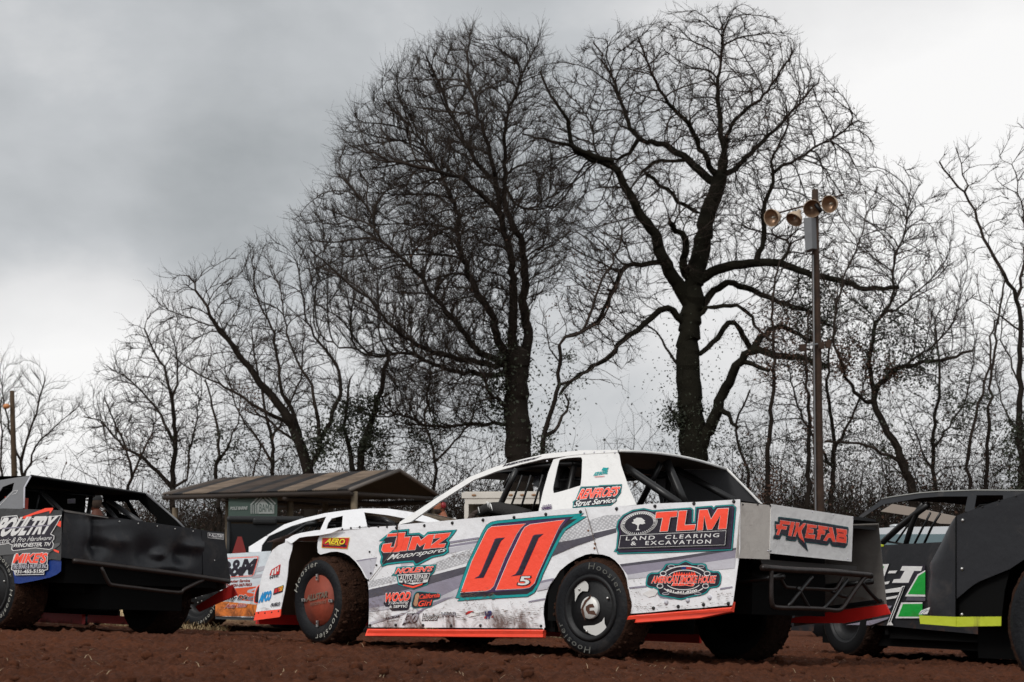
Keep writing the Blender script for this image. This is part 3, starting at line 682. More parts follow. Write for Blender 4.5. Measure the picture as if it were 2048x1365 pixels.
# orange tubes below the body side
mb = MB(); mb.poly(Plane(MF, (0, .055, 0), (0, 1, .2)), [[(735, 1258), (1087, 1259.5), (1086, 1275), (730, 1272)]], SKR, 0, .03)
mb.poly(Plane(MF, (0, .065, 0), (0, 1, -.4)), [[(736, 1261), (1086, 1262), (1085, 1269), (734, 1267)]], SKR, 0, .02); mb.build('side_skirt', m00)
mb = MB(); mb.poly(Plane(MF, (0, .055, 0), (0, 1, .2)), [[(1257, 1231), (1463, 1214), (1464, 1204), (1466, 1203), (1463, 1223), (1400, 1236), (1251, 1247)]], SKR, 0, .03)
mb.poly(Plane(MF, (0, .065, 0), (0, 1, -.4)), [[(1256, 1234), (1462, 1217), (1462, 1221), (1254, 1240)]], SKR, 0, .02); mb.build('side_skirt', m00)
# --- cabin side with its window
C3 = lambda pts: cv(900, 880, 4.014, pts)
sail = C3([(708, 586), (745, 420), (790, 260), (830, 158), (1000, 118), (1180, 98), (1300, 92), (1345, 100), (1358, 120), (1372, 200), (1430, 370), (1498, 522), (1200, 548)])
win = smooth(C3([(828, 380), (845, 300), (870, 190), (895, 155), (1030, 140), (1058, 150), (1060, 200), (1050, 350), (1020, 375), (850, 425), (830, 415)]), 3)
mb = MB(); mb.poly(CB, [sail, win], PLAIN, 0, .004)
bolt_on(mb, CB, C3([(1080, 108), (1160, 101), (1240, 98), (1325, 104), (780, 172)]), .008, LGREY)
sp_ = mb.build('cabin_side', m00)
ro = C3([(985, 500), (1010, 480), (1050, 378), (1190, 372), (1200, 366), (1378, 358), (1370, 425), (1335, 470), (1335, 490), (1290, 525), (1100, 540), (985, 545), (990, 510)])
decal('sponsor_decal', sp_, CB, [('p', inset(ro, .5), INK), ('p', inset(ro, -.2), TEAL), ('p', inset(ro, -1.4), INK),
    ('t', "RENFROE'S", C3([(1018, 478), (1335, 448), (1370, 375), (1055, 395)]), PLAIN, dict(fat=.06, shear=.1, ref=0)), ('t', "RENFROE'S", C3([(1020, 476), (1333, 446), (1368, 377), (1056, 397)]), RED, dict(fat=.03, shear=.1, ref=0)),
    ('t', 'Strut Service', C3([(990, 538), (1325, 500), (1332, 462), (1010, 490)]), PLAIN, dict(shear=.3, fat=.02, ref=0))])
decal('sponsor_decal', sp_, CB, [('t', 'ICE BOWL', C3([(1152, 288), (1262, 272), (1270, 248), (1165, 262)]), TEAL, dict(fat=.06, shear=.2, ref=0)), ('p', C3([(1215, 245), (1230, 222), (1255, 225), (1275, 222), (1255, 250)]), TEAL),
    ('l', C3([(1160, 298), (1240, 292)]), BRED, 1.0), ('t', 'TOWING', C3([(732, 566), (812, 552), (815, 532), (735, 545)]), PURP, dict(fat=.07, ref=0)), ('t', 'Cook Bros', C3([(740, 540), (812, 528), (815, 512), (745, 524)]), PURP, dict(fat=.03, shear=.2, ref=0))])
# --- roof shell
W3 = lambda pts: cv(780, 880, 4.876, pts)
edge_t = [(800, 1046), (875, 995), (938, 955), (990, 934), (1040, 920), (1090, 908), (1160, 901), (1235, 900)]
edge_b = [(806, 1051), (880, 1003), (948, 960), (996, 942), (1042, 929), (1088, 918), (1160, 909), (1235, 905)]
mb = MB(); mb.poly(CB, [[(797, 1050), (800, 1044)] + edge_t[1:] + edge_b[::-1][:-1] + [(822, 1044)]], PLAIN, .004, .012)
edge = mb.build('window_frame', m00)
decal('sponsor_decal', edge, CB, [('t', 'WESTSIDE', [(1005, 934), (1072, 918), (1082, 913), (1010, 929)], INK, dict(fat=.05, shear=.3, ref=0))], .006)
mb = MB()
Lt = [CB.at(*q) for q in ([(938, 955), (990, 934), (1040, 920), (1090, 908), (1160, 901), (1240, 901)])]
def crownrow(q, dz=0):
    r = []
    for t in np.linspace(0, 1, 9):
        y = q[1] + (-1.80 - 2 * q[1]) * t
        r.append((q[0], y, q[2] + .035 * math.sin(math.pi * t) + dz - .03 * t))
    return r
rows = [crownrow(q) for q in Lt]; rows2 = [crownrow(q, -.012) for q in Lt]
for a, b in zip(rows, rows[1:]): loft(mb, a, b, PLAIN)
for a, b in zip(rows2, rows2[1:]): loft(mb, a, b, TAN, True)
loft(mb, rows[-1], rows2[-1], PLAIN); loft(mb, rows[0], rows2[0], PLAIN, True)
mb.tube([np.array(p) - np.array([0, 0, .004]) for p in rows[-1]], .011, PLAIN, 6)
roof_top = rows
mb.build('roof', m00)
# right cabin side: front strip, full rear sail
mb = MB()
rt = [rows[i][-1] for i in range(6)]
fd = [(1.98, -1.80, .94), (1.60, -1.74, 1.10), (rt[0][0], rt[0][1], rt[0][2])]
mb.tube([fd[0], fd[1], fd[2]] + rt[1:], .014, PLAIN, 6)
sailR = [CBR.at(1455, 943), CBR.at(1480, 965), CBR.at(1500, 985), CBR.at(1518, 1004), np.array([-.30, -1.80, 1.06])]
base = [(.75, -1.77, 1.0), (.6, -1.77, 1.0), (.4, -1.77, 1.01), (.1, -1.78, 1.03), (-.30, -1.80, 1.05)]
tp = [rt[3], rt[4], rt[5], sailR[1], sailR[4]]
vs = [tuple(a) for a in tp] + base
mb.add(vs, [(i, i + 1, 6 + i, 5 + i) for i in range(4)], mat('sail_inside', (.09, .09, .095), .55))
mb.tube([rt[5], sailR[1], sailR[2], sailR[3], (-.30, -1.80, 1.06)], .010, PLAIN, 6)
mb.build('right_cabin_side', m00)
# --- rear: fascia with two panels, deck lip, cross panel, bumper
q4 = lambda pts: cv(1400, 980, 3.792, pts)
mb = MB(); mb.poly(RE, [q4([(312, 95), (540, 118), (528, 528), (272, 518), (300, 200)])], mat('bare_fascia', (.55, .51, .46), .6, 0, .4, .7, .5, 5, grime=.7), 0, .004)
bolt_on(mb, RE, q4([(326, 112), (438, 112), (533, 120), (520, 460), (535, 465)]), .007)
mb.build('rear_return_panel', m00)
fas = q4([(540, 108), (1163, 203), (1150, 545), (530, 482)])
mb = MB(); mb.poly(RE, [fas], PLAIN, .004, .004)
bolt_on(mb, RE, D_([(1020, 45), (1468, 108), (1882, 162), (70, 885), (650, 985), (1780, 1060)]), .007, LGREY)
fsc = mb.build('rear_fascia', m00)
fo = D_([(182, 590), (225, 500), (212, 242), (292, 255), (292, 148), (760, 205), (805, 238), (845, 212), (1480, 318), (1795, 372), (1808, 420), (1790, 545), (1795, 640), (1780, 760), (1730, 825), (1450, 788), (1405, 705), (1350, 772), (1200, 752), (1110, 735), (885, 712), (935, 900), (735, 700), (705, 610), (672, 682), (455, 660), (460, 570), (370, 545), (325, 640), (190, 632)])
LFk = [D_([(328, 225), (548, 255), (525, 325), (380, 310), (375, 345), (475, 360), (455, 430), (345, 418), (298, 545), (240, 535), (285, 420), (245, 410), (240, 322), (322, 320)]),
       D_([(560, 258), (645, 265), (570, 570), (500, 555)]),
       D_([(672, 268), (745, 280), (722, 390), (835, 290), (885, 298), (790, 440), (785, 480), (850, 705), (735, 590), (700, 460), (652, 578), (608, 572), (672, 350), (655, 330)]),
       D_([(908, 305), (1120, 338), (1110, 390), (965, 385), (960, 405), (1050, 425), (1040, 510), (935, 500), (935, 525), (1080, 540), (1070, 630), (862, 605), (910, 380)]),
       D_([(1145, 335), (1365, 372), (1345, 430), (1215, 425), (1300, 455), (1285, 540), (1210, 530), (1180, 645), (1112, 636), (1140, 480), (1120, 440), (1160, 430)]),
       D_([(1385, 375), (1455, 382), (1525, 695), (1462, 690), (1420, 605), (1370, 600), (1330, 672), (1262, 662), (1345, 520), (1405, 500), (1375, 440)]),
       D_([(1535, 400), (1765, 432), (1768, 530), (1735, 545), (1762, 590), (1752, 720), (1535, 690), (1545, 560), (1560, 540)])]
decal('sponsor_decal', fsc, RE, [('p', fo, INK), ('p', inset(fo, -.45), vinyl('deepteal', (.003, .12, .13))), ('p', inset(fo, -1.6), INK)] + [('p' if i == 0 else 's', inset(l, .45), PLAIN) for i, l in enumerate(LFk)] + [('p' if i == 0 else 's', l, RED) for i, l in enumerate(LFk)] +
    [('p', D_([(1590, 480), (1700, 498), (1695, 512), (1590, 498)]), INK), ('s', D_([(1600, 590), (1710, 605), (1705, 622), (1598, 605)]), INK)], .008)
mb = MB(); mb.poly(RE, [q4([(1160, 200), (1335, 225), (1335, 242), (1160, 228)])], BLK, .0, .02)
mb.add([RS.at(1708, 1034) + np.array([-.0, 0, 0]), (-1.19, -1.84, 1.035), (.1, -1.84, 1.0), (.1, .03, 1.03), (-1.19, .03, 1.085), (-1.19, -1.40, 1.053)], [(1, 2, 3, 4, 5)], BLK)
mb.build('rear_deck', m00)
XP = Plane(MF, (-1.10, 0, 0), (-1, 0, 0))
mb = MB(); mb.poly(XP, [q4([(455, 525), (1190, 580), (1188, 610), (480, 588)])], mat('cross_panel', (.03, .027, .025), .55), 0, .01); mb.build('cross_panel', m00)
BP = Plane(MF, (-1.30, 0, 0), (-1, 0, 0)); BQ = Plane(MF, (-1.12, 0, 0), (-1, 0, 0))
def tb(P, pts, r, m=TUBE, mb_=None, sm=3):
    p = [P.at(*q) for q in pts]
    if sm and len(p) > 2: p = smooth(p, sm, False)
    (mb_ or mb).tube(p, r, m, 8)
mb = MB()
tb(BP, q4([(470, 590), (700, 608), (1000, 622), (1270, 648), (1292, 655)]), .022, RUSTY)
tb(BP, q4([(540, 600), (540, 700), (545, 860), (590, 893), (760, 897), (930, 905), (1040, 915), (1090, 885), (1160, 780), (1225, 690), (1260, 650)]), .016, RUSTY)
tb(BQ, q4([(595, 640), (640, 725), (680, 742), (880, 752), (1010, 758), (1045, 730), (1080, 665)]), .013, RUSTY)
tb(BP, q4([(850, 660), (760, 770), (668, 885)]), .013, TUBE); tb(BP, q4([(1120, 680), (1030, 800), (935, 905)]), .013, TUBE)
tb(BP, q4([(740, 740), (790, 830), (830, 900)]), .013, TUBE); tb(BP, q4([(1220, 690), (1290, 780), (1360, 850)]), .013, TUBE); tb(BQ, q4([(1000, 770), (1060, 800), (1110, 812)]), .013, TUBE)
for y in (-.35, -1.5): mb.tube([(-1.3, y, .60), (-.85, y, .55)], .02, TUBE)
mb.build('rear_bumper', m00)
RS2 = Plane(MF, (0, -1.83, 0), (0, 1, 0))
mb = MB(); mb.poly(RS2, [q4([(690, 975), (1050, 915), (1405, 868), (1440, 942), (1095, 1012), (690, 1010)])], DARKRED, 0, .02)
mb.poly(RS2, [q4([(880, 895), (1365, 828), (1385, 850), (1140, 895), (880, 925)])], BLK, .01, .02); mb.build('tail_skirt', m00)
right_side(m00, WHITE, GREYIN); chassis(m00, DARKRED, rearskirt=False)
mb = MB(); mb.box((-.95, -1.42, .42), (-.62, -.5, .80), FLAT); mb.build('fuel_cell', m00)
mb = MB(); mb.add([(3.0, -.62, .25), (3.4, -.62, .25), (3.3, -.62, .80), (2.9, -.62, .80)], [(0, 1, 2, 3)], FLAT)
mb.box((2.75, -1.30, .25), (3.30, -.50, .72), BLK); mb.tube([(2.2, -.35, .35), (3.3, -.35, .42)], .02, TUBE); mb.tube([(2.2, -.35, .6), (2.78, -.30, .70), (3.3, -.35, .6)], .018, TUBE)
mb.tube([(2.78, -.1, .35), (2.78, -.9, .38)], .02, TUBE); mb.build('front_clip', m00)
# --- roll cage, bars, seat
cage(m00, roofz=1.43, legs=False)
def tparts(name, root, lst, m=TUBE):
    for P, pts, r in lst:
        b = MB(); tb(P, pts, r, m, b, 0); b.build(name, root)
BA = Plane(MF, (0, -.30, 0), (0, 1, 0)); BB = Plane(MF, (0, -1.45, 0), (0, 1, 0)); BM = Plane(MF, (0, -.9, 0), (0, 1, 0))
T3 = lambda pts: cv(1200, 880, 5.689, pts)
tparts('rear_stay', m00, [(BA, T3([(290, 310), (420, 400), (640, 550), (900, 725)]), .030), (BM, T3([(690, 260), (600, 450), (440, 760)]), .024),
    (BB, T3([(640, 240), (850, 330), (1100, 460), (1520, 690)]), .028), (BM, T3([(760, 250), (830, 420), (890, 560), (960, 720)]), .034), (BB, T3([(250, 330), (700, 290)]), .03)])
BW = Plane(MF, (0, -.14, 0), (0, 1, 0))
tparts('window_bar', m00, [(BW, W3([(1235, 290), (1160, 450), (1085, 615), (1060, 720)]), .023)] + [(BW, W3([a, b]), .008) for a, b in (((1290, 345), (1165, 690)), ((1375, 345), (1270, 690)), ((1490, 340), (1380, 720)), ((1175, 330), (1110, 470)))])
s_ = seat(m00)
mb = MB(); tb(Plane(MF, (0, -.36, 0), (0, 1, 0)), smooth(C3([(858, 400), (860, 320), (885, 235), (940, 185)]), 1, False), .024, BLK, mb, 3); tb(Plane(MF, (0, -.36, 0), (0, 1, 0)), C3([(880, 325), (1048, 318)]), .010, BLK, mb, 0); mb.build('head_restraint', m00)
# --- wheels
w1, Q1, h1_ = wheel(m00, .02, .065, 1, .35, .29, 'black', letters=[(86, 158, CHALKD), (266, 338, CHALKD)])
w2, Q2, h2_ = wheel(m00, 2.78, .085, 1, .345, .29, 'red', steer=-7, camber=-2, letters=[(12, 92, CHALK), (192, 270, CHALK)])
wheel(m00, -.10, -1.80, -1, .36, .33, 'plain', lit_tone=False, lift=-.02); wheel(m00, 2.72, -1.78, -1, .34, .28, 'plain', lit_tone=False)
QP = LPlane((0, h1_ - .004, 0), (-1, 0, 0), (0, 0, 1), (0, 1, 0))
CAPM = mat('cap_aluminium', (.62, .61, .58), .5, .2)
mb = MB(); mb.lathe([(.078, h1_ - .006), (.078, h1_ + .012), (.074, h1_ + .018), (.0, h1_ + .018)], CAPM, 32)
sc_ = 1 / 230.                                             # zoomed pixels to metres on the wheel face
wp = lambda pts: [((a - 663) * .00124, (745 - b) * .00085) for a, b in pts]
mb.poly(QP, [smooth(wp([(510, 535), (560, 522), (610, 525), (640, 555), (637, 612), (600, 610), (565, 650), (548, 700), (545, 640), (535, 570)]), 2)], CAPM, .002)
mb.poly(QP, [smooth(wp([(612, 895), (690, 885), (745, 850), (762, 815), (765, 870), (800, 950), (740, 972), (670, 960), (630, 930)]), 2)], CAPM, .002)
for l in ([(678, 638), (630, 690), (605, 760), (620, 810), (640, 850), (632, 800), (622, 750), (645, 700), (672, 668)],
          [(665, 715), (690, 712), (705, 740), (668, 745), (668, 770), (700, 765), (722, 805), (700, 800), (660, 795), (640, 765), (640, 735)]):
    mb.poly(LPlane((0, h1_ + .018, 0), (-1, 0, 0), (0, 0, 1), (0, 1, 0)), [wp(l)], INK, .002)
mb.build('hub_cap', w1)
QP2 = LPlane((0, h2_ - .006, 0), (-1, 0, 0), (0, 0, 1), (0, 1, 0))
decal('cover_writing', w2, QP2, [('t', 'ALLSTAR', [(-.15, -.01), (.13, .03), (.13, .075), (-.15, .035)], mat('faded_writing', (.20, .14, .10), .8, var=.9, vscale=20), dict(fat=.05, shear=.2, ref=0)), ('t', 'PERFORMANCE', [(-.10, -.05), (.12, -.018), (.12, .008), (-.10, -.024)], _mc['faded_writing'], dict(shear=.2, ref=0))])

# --- driver in the cockpit: sleeve and gloves resting on the sill
def skin_mesh(name, joints, edges, m, parent=None, sub=2, root=0):
    me = bpy.data.meshes.new(name); me.from_pydata([j[0] for j in joints], edges, []); o = bpy.data.objects.new(name, me); COL.objects.link(o)
    sk = o.modifiers.new('s', 'SKIN'); sv = me.skin_vertices[0].data
    for i, j in enumerate(joints):
        r = j[1]; sv[i].radius = (r, r) if isinstance(r, (int, float)) else r
    sv[root].use_root = True
    su = o.modifiers.new('u', 'SUBSURF'); su.levels = sub; su.render_levels = sub
    dg = bpy.context.evaluated_depsgraph_get(); dg.update()
    m2 = bpy.data.meshes.new_from_object(o.evaluated_get(dg)); m2.name = name
    for p in m2.polygons: p.use_smooth = True
    m2.materials.clear(); m2.materials.append(m)
    bpy.data.objects.remove(o); o = bpy.data.objects.new(name, m2); COL.objects.link(o)
    if parent: o.parent = parent
    return o
SUIT = mat('dark_suit', (.014, .012, .011), .85, bump=.6, bscale=30); GLOVE = mat('dark_glove', (.035, .020, .014), .7, bump=.5, bscale=40)
drv = empty('driver', mat=MF.mat() @ Matrix.Translation((.85, -.55, .45)))
drv.name = 'person'; tag(drv, 'driver in dark suit and gloves, arm on the window sill of the white 00 car', 'person')
HP = Plane(MF, (0, -.12, 0), (0, 1, 0))
def lc(q): q = np.array(q); return tuple(q - np.array([.85, -.55, .45]))
hd = [lc(HP.at(*W3([p])[0])) for p in ((1330, 740), (1180, 700), (1050, 665), (960, 660), (900, 690), (850, 725))]
body = skin_mesh('body', [((0, 0, .05), (.17, .15)), ((-.03, 0, .30), (.15, .17)), ((-.02, 0, .52), (.13, .19)), ((0, 0, .66), .06), ((.02, 0, .74), .07),
    ((0, .20, .52), .075), (hd[0], .055), (hd[1], .058), (hd[2], .050), (hd[3], .040), (hd[4], .040), (hd[5], .03), ((0, -.20, .50), .07), ((.25, -.22, .36), .05), ((.50, -.1, .45), .04), ((.25, .1, 0), .09), ((.6, .1, .1), .07), ((.25, -.1, 0), .09), ((.6, -.1, .1), .07)],
    [(0, 1), (1, 2), (2, 3), (3, 4), (2, 5), (5, 6), (6, 7), (7, 8), (8, 9), (9, 10), (10, 11), (2, 12), (12, 13), (13, 14), (0, 15), (15, 16), (0, 17), (17, 18)], SUIT, drv)
mb = MB(); mb.ball((.03, 0, .84), (.15, .125, .14), BLK, 10); mb.box((.10, -.09, .80), (.185, .09, .88), mat('visor', (.02, .02, .025), .1)); mb.build('helmet', drv)
for k, (dx, dz) in enumerate(((0, 0), (.05, -.01), (.09, -.03), (.12, -.055), (-.02, -.06))):
    p0 = np.array(hd[4]) + np.array([dx * .5, .01 + .005 * k, dz])
    skin_mesh('glove_finger', [(tuple(p0), .022), (tuple(p0 + [.045, .01, -.012]), .018), (tuple(p0 + [.065, .012, -.05]), .015), (tuple(p0 + [.055, .012, -.08]), .011)], [(0, 1), (1, 2), (2, 3)], GLOVE, drv, 1)
mb = MB()
for q in ((945, 600), (960, 608), (975, 615), (985, 630), (860, 655)):
    a = W3([q, (q[0] + 14, q[1] + 60)]); P_ = Plane(MF, (0, -.075, 0), (0, 1, 0)); mb.tube([lc(P_.at(*a[0])), lc(P_.at(*a[1]))], .0035, PLAIN, 4)
mb.build('glove_stitching', drv)

# ================================================================== 2. black car at the left, seen from behind
LFm = Frame((-4.85, 17.0), 42.5)
mL = empty('race_car', mat=LFm.mat()); tag(mL, 'dented black dirt race car seen from behind, with POULTRY lettering on its side', 'race car')
SL_ = Plane(LFm, (0, .04, 0), (0, 1, 0)); RL = Plane(LFm, (-1.26, 0, 0), (-1, 0, 0)); CL_ = Plane(LFm, (0, -.02, 1.05), (0, .93, .36)); CLR = Plane(LFm, (0, -1.80, 1.02), (0, .95, -.30))
P_ = lambda pts: cv(0, 1020, 9.1, pts)
X_ = lambda pts: cv(0, 920, 3.69, pts)
mb = MB()
side = P_([(-900, -20), (-400, 0), (60, -25), (1120, 10), (1120, 300), (1105, 900), (1100, 920), (950, 900), (120, 1035)]) + P_([(100, 1030), (60, 880), (0, 700), (-120, 540), (-300, 440), (-520, 440), (-760, 600), (-900, 900)])
mb.poly(SL_, [side], mat('grey_graphic', (.045, .045, .045), .4, 0, .2, .3, .8, 4, .6, 3), 0, .004); pL = mb.build('side_panel', mL)
mb = MB(); mb.poly(SL_, [P_([(100, 1040), (500, 985), (950, 915), (1095, 900), (1112, 960), (1105, 1120), (1030, 1180), (900, 1235), (600, 1300), (350, 1345), (130, 1322), (110, 1200)])], NAVY, -.012, .004); mb.build('side_skirt', mL)
po = P_([(-140, 440), (0, 250), (30, 130), (110, 115), (310, 100), (345, 185), (1125, 95), (1040, 260), (930, 440), (990, 470), (985, 540), (955, 570), (980, 620), (960, 700), (900, 730), (640, 700), (240, 752), (205, 720), (215, 640), (150, 620), (0, 640), (-140, 650)])
decal('sponsor_decal', pL, SL_, [('p', P_([(0, 240), (60, 220), (0, 290)]), RED), ('s', P_([(350, 150), (830, -30), (970, -35), (960, 0), (905, 75), (900, 20), (600, 95), (480, 165)]), RED), ('s', P_([(1030, 280), (1085, 200), (1112, 210), (1105, 320)]), RED), ('s', P_([(930, 700), (1075, 750), (1070, 790), (1000, 760)]), RED),
    ('p', P_([(-200, 860), (-150, 600), (210, 640), (240, 760), (1090, 600), (1085, 640), (900, 780), (100, 820)]), mat('mid_graphic', (.10, .10, .10), .4, 0, .3, .3, 0)),
    ('p', po, PLAIN), ('p', inset(po, -1.6), INK), ('t', 'POULTRY', P_([(-140, 480), (880, 420), (1040, 125), (60, 160)]), PLAIN, dict(fat=.05, shear=.1, ref=0)), ('p', P_([(60, 330), (920, 270), (910, 290), (50, 352)]), MGREY),
    ('t', 'Electric & Pro Hardware', P_([(-150, 625), (930, 545), (950, 470), (-130, 520)]), PLAIN, dict(shear=.4, fat=.0, ref=0)), ('t', 'WINCHESTER, TN', P_([(235, 695), (905, 665), (925, 590), (255, 615)]), PLAIN, dict(shear=.2, fat=.03, ref=0))])
decal('sponsor_decal', pL, SL_, [('p', P_([(200, 1090), (215, 970), (270, 780), (880, 765), (860, 985), (875, 1000), (870, 1090), (810, 1110), (800, 1180), (270, 1190), (250, 1110)]), PLAIN), ('p', P_([(215, 1085), (230, 975), (282, 792), (866, 778), (845, 985), (860, 1010), (858, 1080), (795, 1095), (790, 1165), (280, 1178), (262, 1098)]), INK),
    ('t', "MIKE'S", P_([(235, 965), (820, 965), (865, 788), (285, 800)]), PLAIN, dict(fat=.07, shear=.1, ref=0)), ('t', "MIKE'S", P_([(238, 962), (818, 962), (862, 790), (288, 802)]), RED, dict(fat=.04, shear=.1, ref=0)),
    ('t', 'TIRE BRAKE & MUFFLER INC', P_([(222, 1075), (850, 1060), (855, 985), (228, 985)]), LGREY, dict(fat=.02, ref=0)), ('t', '931-455-5150', P_([(265, 1160), (790, 1145), (795, 1085), (270, 1095)]), PLAIN, dict(fat=.03, ref=0))])
# dented rear: a bent sheet, displaced at the dents
def dented(name, root, fr, P, corners, m, dents, nx=60, ny=26):
    mb = MB(); vs = []
    (bl, br, tr, tl) = (np.array(c, float) for c in corners)
    for j in range(ny + 1):
        for i in range(nx + 1):
            a, b = i / nx, j / ny; q = (bl * (1 - a) + br * a) * (1 - b) + (tl * (1 - a) + tr * a) * b
            d = 0
            for (cx, cy, rx, ry, h) in dents: d += KD * h * math.exp(-((q[0] - cx) / rx) ** 2 - ((q[1] - cy) / ry) ** 2)
            vs.append(P.at(q[0], q[1], 0) + P.n * d)
    fs = [(j * (nx + 1) + i, j * (nx + 1) + i + 1, (j + 1) * (nx + 1) + i + 1, (j + 1) * (nx + 1) + i) for j in range(ny) for i in range(nx)]
    mb.add(vs, fs, m, True); return mb.build(name, root)
KD = 1.15
rp = dented('rear_panel', mL, LFm, RL, X_([(445, 720), (1490, 860), (1510, 520), (475, 372)]), MATTE,
    cv(0, 920, 3.69, []) + [(q[0][0], q[0][1], a, b, h) for q, a, b, h in [(X_([(720, 560)]), 10, 60, -.05), (X_([(610, 560)]), 14, 60, .03), (X_([(720, 640)]), 20, 12, -.05), (X_([(860, 600)]), 24, 14, .03), (X_([(1080, 700)]), 22, 26, -.05), (X_([(1170, 700)]), 10, 9, .05), (X_([(1340, 700)]), 16, 20, -.06), (X_([(1420, 640)]), 22, 10, .04), (X_([(1250, 790)]), 30, 10, .03), (X_([(760, 440)]), 30, 6, -.03)]])
mb = MB(); mb.poly(RL, [X_([(1490, 520), (1655, 535), (1668, 640), (1705, 905), (1500, 862)])], MATTE, .006, .004)
bolt_on(mb, RL, X_([(882, 455), (1020, 470), (1160, 490), (1292, 510), (1425, 527), (1582, 742)]), .007, STEEL)
tl = mb.build('tail_corner', mL)
decal('sponsor_decal', tl, RL, [('p', X_([(1533, 538), (1652, 548), (1650, 590), (1533, 576)]), PLAIN), ('p', X_([(1536, 541), (1649, 551), (1647, 586), (1536, 573)]), INK), ('t', 'ALLSTAR', X_([(1558, 568), (1642, 575), (1645, 552), (1562, 545)]), PLAIN, dict(fat=.03, shear=.2, ref=0)),
    ('s', X_([(1540, 552), (1545, 550), (1548, 542), (1551, 551), (1558, 552), (1552, 557), (1554, 566), (1548, 561), (1541, 565), (1544, 557)]), PLAIN), ('t', 'PERFORMANCE', X_([(1565, 579), (1640, 584), (1641, 577), (1565, 572)]), PLAIN, dict(ref=0))], .008)
mb = MB(); mb.poly(RL, [X_([(470, 368), (800, 425), (800, 432), (480, 385)])], GREYIN, .02, .01); mb.build('deck_edge', mL)
# cabin
mb = MB(); cs = X_([(-200, 240), (0, 150), (228, 115), (178, 205), (175, 360), (40, 372), (-200, 380)]); cw = X_([(-60, 320), (20, 200), (105, 168), (90, 230), (40, 280), (-40, 345)])
mb.poly(CL_, [cs, cw], GREYW, 0, .005); mb.tube([CL_.at(*q) for q in X_([(228, 118), (180, 205), (177, 358)])], .008, LGREY, 6); csd = mb.build('cabin_side', mL)
decal('door_outline', csd, CL_, [('l', X_([(-10, 345), (60, 270), (100, 230), (130, 225), (118, 248), (88, 255)]), PLAIN, .5)])
rc = CL_.at(*X_([(228, 118)])[0]); rrc = CLR.at(290, 988)
mb = MB()
lt = [(rc[0] + 1.9, rc[1] - .02, rc[2] - .13), (rc[0] + 1.2, rc[1], rc[2] + .0), (rc[0] + .6, rc[1], rc[2] + .01), tuple(rc)]
rt_ = [(rrc[0] + 1.9, rrc[1], rrc[2] - .13), (rrc[0] + 1.2, rrc[1], rrc[2]), (rrc[0] + .6, rrc[1], rrc[2] + .01), tuple(rrc)]
loft(mb, lt, rt_, MATTE); loft(mb, [(a, b, c - .012) for a, b, c in lt], [(a, b, c - .012) for a, b, c in rt_], FLAT, True)
mb.tube([lt[-1], rt_[-1]], .012, BLK, 6); mb.build('roof', mL)
mb = MB(); rs = X_([(745, 220), (1085, 255), (1230, 380), (1300, 440), (1360, 500), (1150, 478), (790, 430)])
mb.box((.44, -1.37, .8), (.46, -.2, 1.29), FLAT)  # added black sheet across the cockpit, stands in for interior shade
mb.poly(CLR, [rs, X_([(840, 305), (925, 312), (1000, 440), (880, 395)]), X_([(950, 300), (1020, 300), (1155, 432), (1150, 468), (1045, 460)])], FLAT, 0, .005)
mb.tube([CLR.at(*q) for q in X_([(1085, 255), (1230, 380), (1305, 445), (1358, 500)])], .010, mat('sail_edge', (.12, .12, .125), .4), 6); mb.build('right_cabin_side', mL)
mb = MB(); mb.box((-.15, -.34, .8), (-.10, -.12, 1.19), mat('orange_panel', (.42, .035, .01), .5, 0, 0, 0, 0, 8, .5, 6)); mb.build('seat_back', mL)
ST = Plane(LFm, (0, -.6, 0), (0, 1, 0)); ST2 = Plane(LFm, (0, -1.5, 0), (0, 1, 0))
tparts('rear_stay', mL, [(ST, X_([(320, 240), (440, 360), (460, 380)]), .018), (ST, X_([(300, 240), (400, 350)]), .014), (ST2, X_([(800, 300), (1040, 465)]), .028), (ST2, X_([(760, 320), (870, 450)]), .020), (ST, X_([(290, 260), (265, 380)]), .008)], mat('worn_tube', (.04, .04, .042), .4))
mb = MB(); mb.poly(Plane(LFm, (-.6, 0, 0), (-1, 0, 0)), [X_([(500, 290), (556, 286), (556, 322), (500, 322)])], mat('dim_plate', (.05, .05, .05), .6), 0, .004); mb.poly(Plane(LFm, (-.6, 0, 0), (-1, 0, 0)), [X_([(504, 294), (552, 290), (552, 318), (504, 318)])], INK, .004); mb.build('rear_plate', mL)
BL = Plane(LFm, (-1.36, 0, 0), (-1, 0, 0))
mb = MB(); tb(BL, X_([(540, 745), (700, 765), (930, 795), (1400, 855), (1690, 900)]), .024, RUSTY); mb.build('rear_bumper', mL)
mb = MB(); tb(BL, X_([(745, 790), (800, 905), (840, 925), (1000, 945), (1310, 980), (1360, 955), (1500, 885)]), .018, RUSTY); mb.build('bumper_hoop', mL)
RSL = Plane(LFm, (0, -1.84, 0), (0, 1, 0))
mb = MB(); mb.poly(RSL, [X_([(1440, 1085), (1600, 985), (1712, 920), (1752, 998), (1640, 1045), (1470, 1122)])], mat('deep_red', (.26, .008, .006), .5), 0, .01); mb.build('tail_skirt', mL)
mb = MB(); mb.box((2.3, -1.84, .02), (1.0, -1.80, .12), DARKRED); mb.box((.9, -1.84, .04), (-.2, -1.80, .12), DARKRED); mb.build('right_skirt', mL)
right_side(mL, MATTE, mat('inner_dark', (.03, .022, .018), .7), zt=((3.0, .8), (2.2, .88), (.3, .94), (-1.22, .94)), tail_low=.42); chassis(mL, FLAT, .86, rearskirt=False)
mb = MB(); mb.box((-1.2, -1.75, .42), (.3, -.08, .62), FLAT); mb.box((-1.15, -1.4, .2), (-.5, -.5, .45), FLAT); mb.build('fuel_cell', mL)
cage(mL, roofz=1.33)
